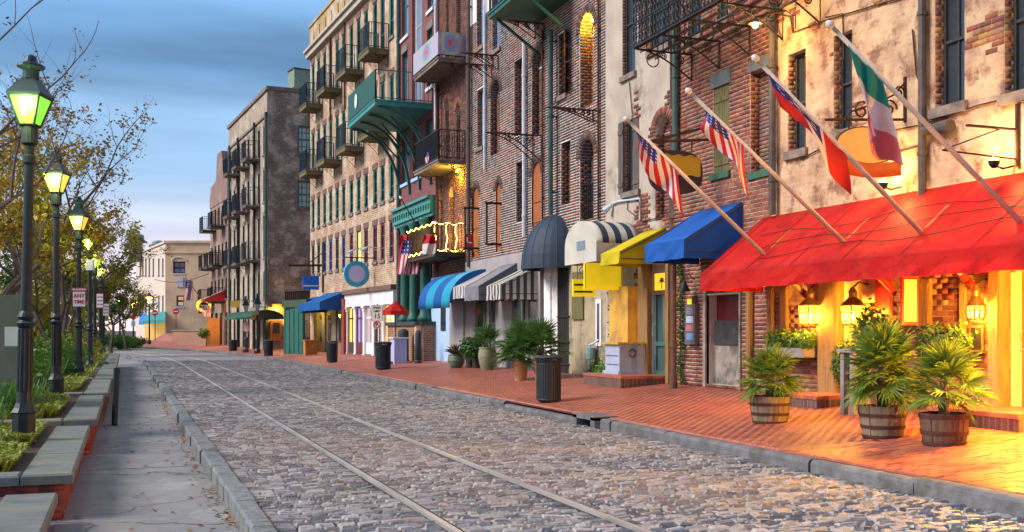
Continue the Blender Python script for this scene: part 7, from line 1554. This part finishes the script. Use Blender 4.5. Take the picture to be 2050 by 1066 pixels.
LM = [(47, 112, 892, 12.8, 0, 'nearest street lamp, its lantern glowing green'), (113, 296, 803, 19.8, 1, 'second street lamp, lantern glowing yellow'), (158, 395, 770, 26.6, 2, 'third street lamp, carrying the NO PARKING ANY TIME sign'), (180, 447, 756, 32.4, 3, 'fourth street lamp, with a small white box on its post'), (190, 492, 745, 39, 3, 'fifth street lamp along the left footpath'), (201, 515, 736, 46, 1, 'sixth street lamp along the left footpath')]
for x, yt, yb, Zd, g_, lab in LM: streetlamp(lab, x, yt, yb, Zd, LG[g_], 1.05 if x < 60 else 0)
t = thing('street_light_pod', 'pale domed lamp pod on the post behind the sixth lamp', 'street lamp', atZ(205, 728, 50)); b = atZ(206, 728, 50); m = MB(); m.tube([b, V((b.x, b.y, atZ(0, 560, 50).z))], .09, 8); m.build('post', POST, t); m = MB(); m.lathe([(.05, -.2), (.3, -.1), (.32, .05), (.2, .25), (.05, .35)], V((b.x, b.y, atZ(0, 556, 50).z)), 12); m.build('globe', mat('pale_pod', (.5, .6, .5), (.45, .55, .46)), t)
# signs on the lamps
def nopark(label, x0, x1, yt, yb, Zd, rz=-TH, full=True):
    c = atZ((x0 + x1) / 2, (yt + yb) / 2, Zd); wd, ht = (x1 - x0) * Zd / F, (yb - yt) * Zd / F; t = thing('parking_sign', label, 'road sign', c - V((0, 0, ht / 2)), 'parking signs on the lamps')
    plate(t, c, wd, ht, TXR, .012, -.004, rz=rz); plate(t, c, wd * .9, ht * .94, SGW, .012, .006, 'face', rz)
    if full:
        plate(t, c + V((0, 0, ht * .37)), wd * .9, ht * .2, TXR, .012, .012, 'header', rz); text(t, 'NO PARKING', c + V((0, 0, ht * .37)) + facing(.022), wd * .17, SGW); text(t, 'ANY', c + V((0, 0, ht * .05)) + facing(.016), wd * .4, TXR); text(t, 'TIME', c - V((0, 0, ht * .25)) + facing(.016), wd * .36, TXR)
    else:
        for q in (.25, 0, -.25): text(t, 'ANY TIME' if q else 'PARKING', c + V((0, 0, ht * q)) + facing(.016), wd * .17, TXR)
    m = MB(); m.bar(c - facing(.02) - RT * wd * .1, c - facing(.16), .05, .03); m.build('clamp', IRON, t)
nopark('red lettered NO PARKING ANY TIME sign on the third lamp', 145, 172, 575, 615, 26.3); nopark('second red lettered parking sign farther along the lamps', 193, 207, 588, 617, 38.6, full=False); nopark('edge-on pale parking sign behind the other two', 206, 219, 608, 633, 45.6, full=False)
t = thing('post_box', 'small white equipment box on the fourth lamp post', 'equipment box', atZ(181, 534, 32)); c = atZ(181, 531, 32.2); m = MB(); m.box(c, (.2, .16, .32), -TH); m.build('case', WHITEP, t); m = MB(); m.box(c + V((0, .12, 0)), (.08, .1, .1), -TH); m.build('clamp', IRON, t)
# leaning black bollard on the footpath
b = onz(229, 853, -.15); t = thing('bollard', 'leaning black flat topped bollard on the footpath', 'bollard', b); tp = b + V((.04, .03, 1.07)); m = MB(); m.tube([b - V((0, 0, .01)), tp], .055, 14); m.build('shaft', POST, t, False); m = MB(); m.tube([tp - V((.003, 0, .06)), tp + V((0.003, 0, .012))], .059, 14); m.build('cap', IRON, t); m = MB(); m.lathe([(.14, 0), (.13, .012), (.06, .014)], b + V((0, 0, -.002)), 14); m.build('base_plate', FR_D, t)
# dark utility cabinet with meter box
t = thing('utility_enclosure', 'dark green utility enclosure with pale meter box at left edge', 'cabinet', atZ(20, 750, 17)); a, b = atZ(-90, 750, 17.5), atZ(64, 750, 17); z1 = atZ(64, 590, 17).z; nrm = V((-.15, 1.2, 0)); lo = [a, b, b + nrm, a + nrm]; m = MB(); m.hexa([V((p.x, p.y, .2)) for p in lo] + [V((p.x, p.y, z1)) for p in lo]); m.build('cabinet', mat('enclosure_green', (.045, .055, .04), (.03, .04, .03), (.06, .06, .05), sc1=1.5, sc3=2), t)
c = atZ(27, 674, 16.9); m = MB(); m.box(c, (.24, .1, .31), -TH); m.build('meter_box', mat('meter_pale', (.42, .45, .42), (.36, .4, .38)), t); c = atZ(62, 645, 17.1); m = MB(); m.box(c, (.08, .12, .3), -TH); m.build('blue_box', mat('box_blue', (.2, .3, .36), (.16, .25, .3)), t)
# ------------------------------------------------------------------ trees
BARK = mat('tree_bark', (.10, .075, .06), (.06, .045, .04), stretch=(6, 6, 1), sc1=3, bump=.6, bs=20)
LT = {k: leafm('tree_leaf_' + k, c1, c2) for k, c1, c2 in (('green', (.055, .13, .02), (.11, .18, .03)), ('autumn', (.38, .31, .03), (.32, .2, .03)), ('olive', (.2, .22, .03), (.32, .24, .03)), ('rust', (.26, .15, .05), (.17, .12, .05)))}
def tree(name, label, base, h, seed, lm, nleaf, lsize, spread=.42, levels=4, trunk=.16, bare=.0, lean=(0, 0), first=.3, group=None, leafz=None, clump=9):
    r = random.Random(seed); t = thing(name, label, 'tree', base, group); wood = MB(); ends = []
    def grow(p, d, L_, rad, lv):
        pts, rs = [p], [rad]; n = 4 if lv < 2 else 3
        for i in range(n):
            d = (d + V((r.gauss(0, .13), r.gauss(0, .13), r.gauss(.04, .08)))).normalized(); p = p + d * L_ / n; pts.append(p); rs.append(rad * (1 - .45 * (i + 1) / n))
            if lv > 0 and i > 0 or lv == 0 and i >= n * first * 2: 
                if lv < levels:
                    for _ in range(1 if lv else 2):
                        a = r.uniform(0, 6.28); q = V((math.cos(a), math.sin(a), 0)); nd = (d * r.uniform(.5, .9) + q * r.uniform(.5, .95) + V((0, 0, r.uniform(-.05, .3)))).normalized(); grow(p, nd, L_ * r.uniform(.55, .78), rs[-1] * .62, lv + 1)
            if lv >= levels - 2: ends.append((p, d, lv))
        wood.tube(pts, rs, 6 if lv < 2 else 4 if lv < levels else 3)
        if lv < levels: grow(p, (d + V((r.gauss(0, .2), r.gauss(0, .2), .1))).normalized(), L_ * .72, rs[-1], lv + 1)
    grow(V(base), V((lean[0], lean[1], 1)).normalized(), h * .4, trunk, 0)
    wood.build('trunk', BARK, t); crown = MB(); ends = [e for e in ends if r.random() > bare]
    if leafz: ends = [e for e in ends if leafz[0] < e[0].z < leafz[1]] or ends
    for _ in range(nleaf // clump):
        p, d, lv = r.choice(ends); c = p + V((r.gauss(0, 1), r.gauss(0, 1), r.gauss(0, .8))) * h * .014; kk = r.uniform(.55, 1.35); hue = r.uniform(.75, 1.3)
        for _ in range(clump):
            q = c + V((r.gauss(0, 1), r.gauss(0, 1), r.gauss(0, 1))) * lsize * 1.3; a = V((r.gauss(0, 1), r.gauss(0, 1), r.gauss(0, .7))).normalized(); b = a.cross(V((r.gauss(0, 1), r.gauss(0, 1), r.gauss(0, 1)))).normalized(); s_ = lsize * r.uniform(.6, 1.2)
            crown.add([q - a * s_, q + b * s_ * .5, q + a * s_, q - b * s_ * .5], [(0, 1, 2, 3)], 0, (kk * hue, kk, kk * .9))
    if nleaf: crown.build('crown', lm, t)
    return t
def gnd(x, Z, z=.2): p = atZ(x, 660, Z); return V((p.x, p.y, z))
T = [(-175, 15, 6.4, 'rust', 2200, .035, .1, 5, 'bare branched tree leaning in at the left edge', (.05, .05)), (-10, 26, 5.6, 'autumn', 7500, .075, .1, 5, 'yellow leaved tree behind the first two lamps', (0, 0)), (35, 35, 7.4, 'rust', 4200, .07, .3, 5, 'tall sparse russet tree behind the second lamp', (0, 0)), (100, 40, 6.2, 'olive', 7000, .075, .1, 4, 'olive green tree behind the third lamp', (0, 0)), (-40, 33, 8.6, 'rust', 4200, .07, .2, 5, 'tall thin twiggy tree behind the utility enclosure', (.1, 0)), (140, 50, 7.4, 'rust', 2400, .07, .35, 5, 'tall nearly bare tree beyond the fifth lamp', (.05, 0)), (222, 64, 4.3, 'olive', 4600, .075, 0, 4, 'dense round russet green tree beside the far street', (0, 0)), (252, 78, 3.7, 'green', 3400, .08, 0, 4, 'dark green tree near the green awning', (0, 0)), (180, 72, 5.6, 'green', 5000, .1, 0, 4, 'dark green tree behind the parking signs', (0, 0)), (100, 52, 5.6, 'green', 5200, .09, 0, 4, 'dark green tree deep behind the row of trunks', (0, 0)), (55, 44, 6.8, 'autumn', 5500, .09, 0, 4, 'golden tree deep behind the grasses', (0, 0)), (130, 62, 5.8, 'olive', 5000, .1, 0, 4, 'olive tree in the distance behind the lamps', (0, 0))]
for k, (x, Z, h, lmk, nl, ls, bare, lv, lab, ln) in enumerate(T):
    tree('street_tree', lab, gnd(x, Z), h, 20 + k, LT[lmk], nl, ls, levels=lv, trunk=.11 + .008 * h, bare=bare, lean=ln, group='trees along the left side')
# distant wood on the left closes the view
m = MB()
for k in range(11): x = -60 + k * 21; p = gnd(x, 86 + 6 * math.sin(k * 2.1)); bush(m, p + V((0, 0, 2.6 + .8 * math.sin(k * 1.7))), (4, 4, 3.2), 900, .28, 200 + k, cols=((.6, .7, .5), (1, .9, .6), (.8, .8, .6), (1.3, 1.0, .5)))
tag(m.build('distant_wood', LT['olive']), 'mass of autumn trees in the distance behind the lamps', 'wood', None, 'stuff')
# shrubs along the foot of the trees
for k, (x, Z, rx, rz_, lab, lm) in enumerate(((95, 27, 1.2, .8, 'low green shrub behind the second lamp', 'green'), (20, 21, 1.0, .6, 'low green shrub before the utility enclosure', 'green'), (150, 36, 1.3, .8, 'low olive shrub behind the third lamp', 'olive'), (235, 84, 1.6, .6, 'clipped green shrub at the far bed', 'green'), (262, 88, 1.4, .5, 'bright green shrub at the far kerb', 'green'))):
    p = gnd(x, Z); t = thing('low_shrub', lab, 'shrub', p, 'shrubs under the trees'); m = MB(); bush(m, p + V((0, 0, rz_ * .8)), (rx, rx, rz_), 1400, .07 if Z < 40 else .12, 300 + k); m.build('foliage', LT[lm], t); m = MB(); m.tube([p - V((0, 0, .05)), p + V((0, 0, rz_))], .03, 5); m.build('stem', BARK, t)
# far beds and kerb on the left
m = MB(); pts = [onz(225, 697, -.1), onz(300, 690, -.1), onz(298, 683, -.1), onz(215, 686, -.1)]; m.prism([V((p.x, p.y, -.3)) for p in pts], (0, 0, .45)); tag(m.build('far_bed', MULCH), kind='structure')
def farlamp(label, x, yt, yb, Zd, col, es, post_m=POST, colr=None):
    b = atZ(x, yb, Zd); b.z = -.05; zt = atZ(x, yt, Zd).z; t = thing('far_street_lamp', label, 'street lamp', b, 'distant street lamps'); m = MB(); m.lathe([(.2, 0), (.16, .6), (.07, .8), (.06, zt - b.z - .7)], b, 8); m.build('post', post_m, t); m = MB(); z = zt - b.z - .7; m.lathe([(.1, z), (.3, z + .55), (.05, z + .56)], b, 6); m.build('lantern', mat('far_glow_' + str(x), col, col, emit=col, es=es, bump=0), t); m = MB(); m.lathe([(.34, z + .56), (.1, z + .85), (.03, z + 1)], b, 6); m.build('roof', POST, t); lamp(b + facing(.5) + V((0, 0, z + .2)), 30, col, .2)
farlamp('distant amber lamp beside the green corner awning', 299, 592, 686, 96, (1, .4, .08), 12); farlamp('distant yellow lamp with a red disc on its post', 267, 602, 684, 92, (1, .7, .1), 6); farlamp('distant lamp half hidden by the dark green tree', 240, 592, 684, 86, (.2, 1, .25), 4)
# do-not-enter discs and small plates at the far junction
def dne(label, x, y, r, Zd, yb):
    c = atZ(x, y, Zd); R_ = r * Zd / F; t = thing('no_entry_sign', label, 'road sign', V((c.x, c.y, -.1)), 'far no entry signs'); m = MB(); m.prism([c + RT * (R_ * math.cos(k * math.pi / 10)) + V((0, 0, R_ * math.sin(k * math.pi / 10))) for k in range(20)], facing(-.03)); m.build('disc', TXR, t); m = MB(); m.box(c + facing(.03), (R_ * 1.3, .02, R_ * .32), -TH); m.build('bar', SGW, t); m = MB(); m.tube([V((c.x, c.y, atZ(x, yb, Zd).z)) - facing(.06), V((c.x, c.y, c.z + R_)) - facing(.06)], .04, 5); m.build('post', PIPEB, t)
dne('red no entry disc before the green corner awning', 310, 627, 6, 95, 682); dne('red no entry disc before the cream building wall', 352, 624, 6, 96, 676)
t = thing('red_disc_sign', 'plain red disc sign on the distant yellow lamp', 'road sign', atZ(267, 640, 91)); m = MB(); c = atZ(267, 636, 91); m.prism([c + RT * (.22 * math.cos(k * math.pi / 8)) + V((0, 0, .22 * math.sin(k * math.pi / 8))) for k in range(16)], facing(-.03)); m.build('disc', TXR, t); m = MB(); m.box(atZ(267, 648, 91), (.35, .04, .5), -TH); m.build('plate', BLUEP, t)
# stars and stripes on an angled staff by the far corner, with the lit flowered entrance
a, b = atZ(408, 605, 84), atZ(371, 556, 88); t = thing('angled_flagstaff', 'angled flagstaff on the far brick house corner', 'flagstaff', a); m = MB(); m.tube([a, b], [.05, .03], 6); m.build('staff', RUST, t); m = MB(); m.tube([b, b + (b - a).normalized() * .12], [.06, .02], 6); m.build('finial', BRASS, t)
hang(372, 386, 562, 602, 88, 'stars and stripes on the angled staff before the cream building', us_v, -.15, 'flag'); hang(396, 404, 612, 628, 84, 'small red flag at the far corner entrance', lambda i, j, a, b: 1, 0, 'flag'); hang(405, 420, 612, 634, 82, 'small blue and striped flag at the far corner entrance', us_v, .2, 'flag')
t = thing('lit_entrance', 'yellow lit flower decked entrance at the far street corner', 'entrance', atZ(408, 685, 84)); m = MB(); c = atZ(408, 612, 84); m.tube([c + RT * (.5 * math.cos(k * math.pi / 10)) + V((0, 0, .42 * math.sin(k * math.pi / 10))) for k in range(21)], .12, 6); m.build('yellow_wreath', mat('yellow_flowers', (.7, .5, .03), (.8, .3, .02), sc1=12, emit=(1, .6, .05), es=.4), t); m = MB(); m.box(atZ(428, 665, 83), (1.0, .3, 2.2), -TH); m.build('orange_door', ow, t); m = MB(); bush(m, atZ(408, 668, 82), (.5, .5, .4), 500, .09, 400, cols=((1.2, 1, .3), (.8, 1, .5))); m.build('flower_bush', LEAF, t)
lamp(atZ(412, 640, 81), 40, (1, .55, .15), .3)
for k, (x, y) in enumerate(((350, 690), (268, 690))):
    p = onz(x, y, -.02); t = thing('yellow_bollard', ('yellow post at the far junction by the ramp', 'yellow post at the far bed kerb')[k], 'bollard', p, 'yellow posts'); m = MB(); hgt = 1.25 if k == 0 else 1.0; m.lathe([(.1, 0), (.1, hgt), (.07, hgt + .06), (.01, hgt + .08)], p, 10); m.build('shaft', mat('yellow_post', (.55, .4, .03), (.5, .34, .03)), t); m = MB(); m.lathe([(.106, hgt * .55), (.106, hgt * .68), (.1, hgt * .69)], p, 10); m.build('band', SGW, t)
# fallen leaves
m = MB(); r_ = random.Random(9)
for _ in range(700):
    s = 6 + 34 * r_.random() ** 1.6; x = (LK - LKW - .02 - abs(r_.gauss(0, .13))) if r_.random() < .75 else r_.uniform(-.58, .9)
    if r_.random() < .12: x = r_.uniform(1.2, 3)
    z = -.138 if x < LK - LKW else .02; a = r_.uniform(0, 6.28); d = V((math.cos(a), math.sin(a), r_.uniform(-.2, .2))) * r_.uniform(.02, .045); e = V((-d.y, d.x, r_.uniform(0, .01))) * .55; p = V((x, s, z + .006)); c_ = r_.choice(((1, .7, .4), (1.3, 1, .5), (.7, .5, .4)))
    m.add([p - d, p + e + V((0, 0, .008)), p + d, p - e], [(0, 1, 2, 3)], 0, c_)
tag(m.build('fallen_leaves', leafm('dry_leaf', (.3, .17, .07), (.24, .12, .05))), 'dry fallen leaves along the left kerb and footpath', 'leaves', None, 'stuff')
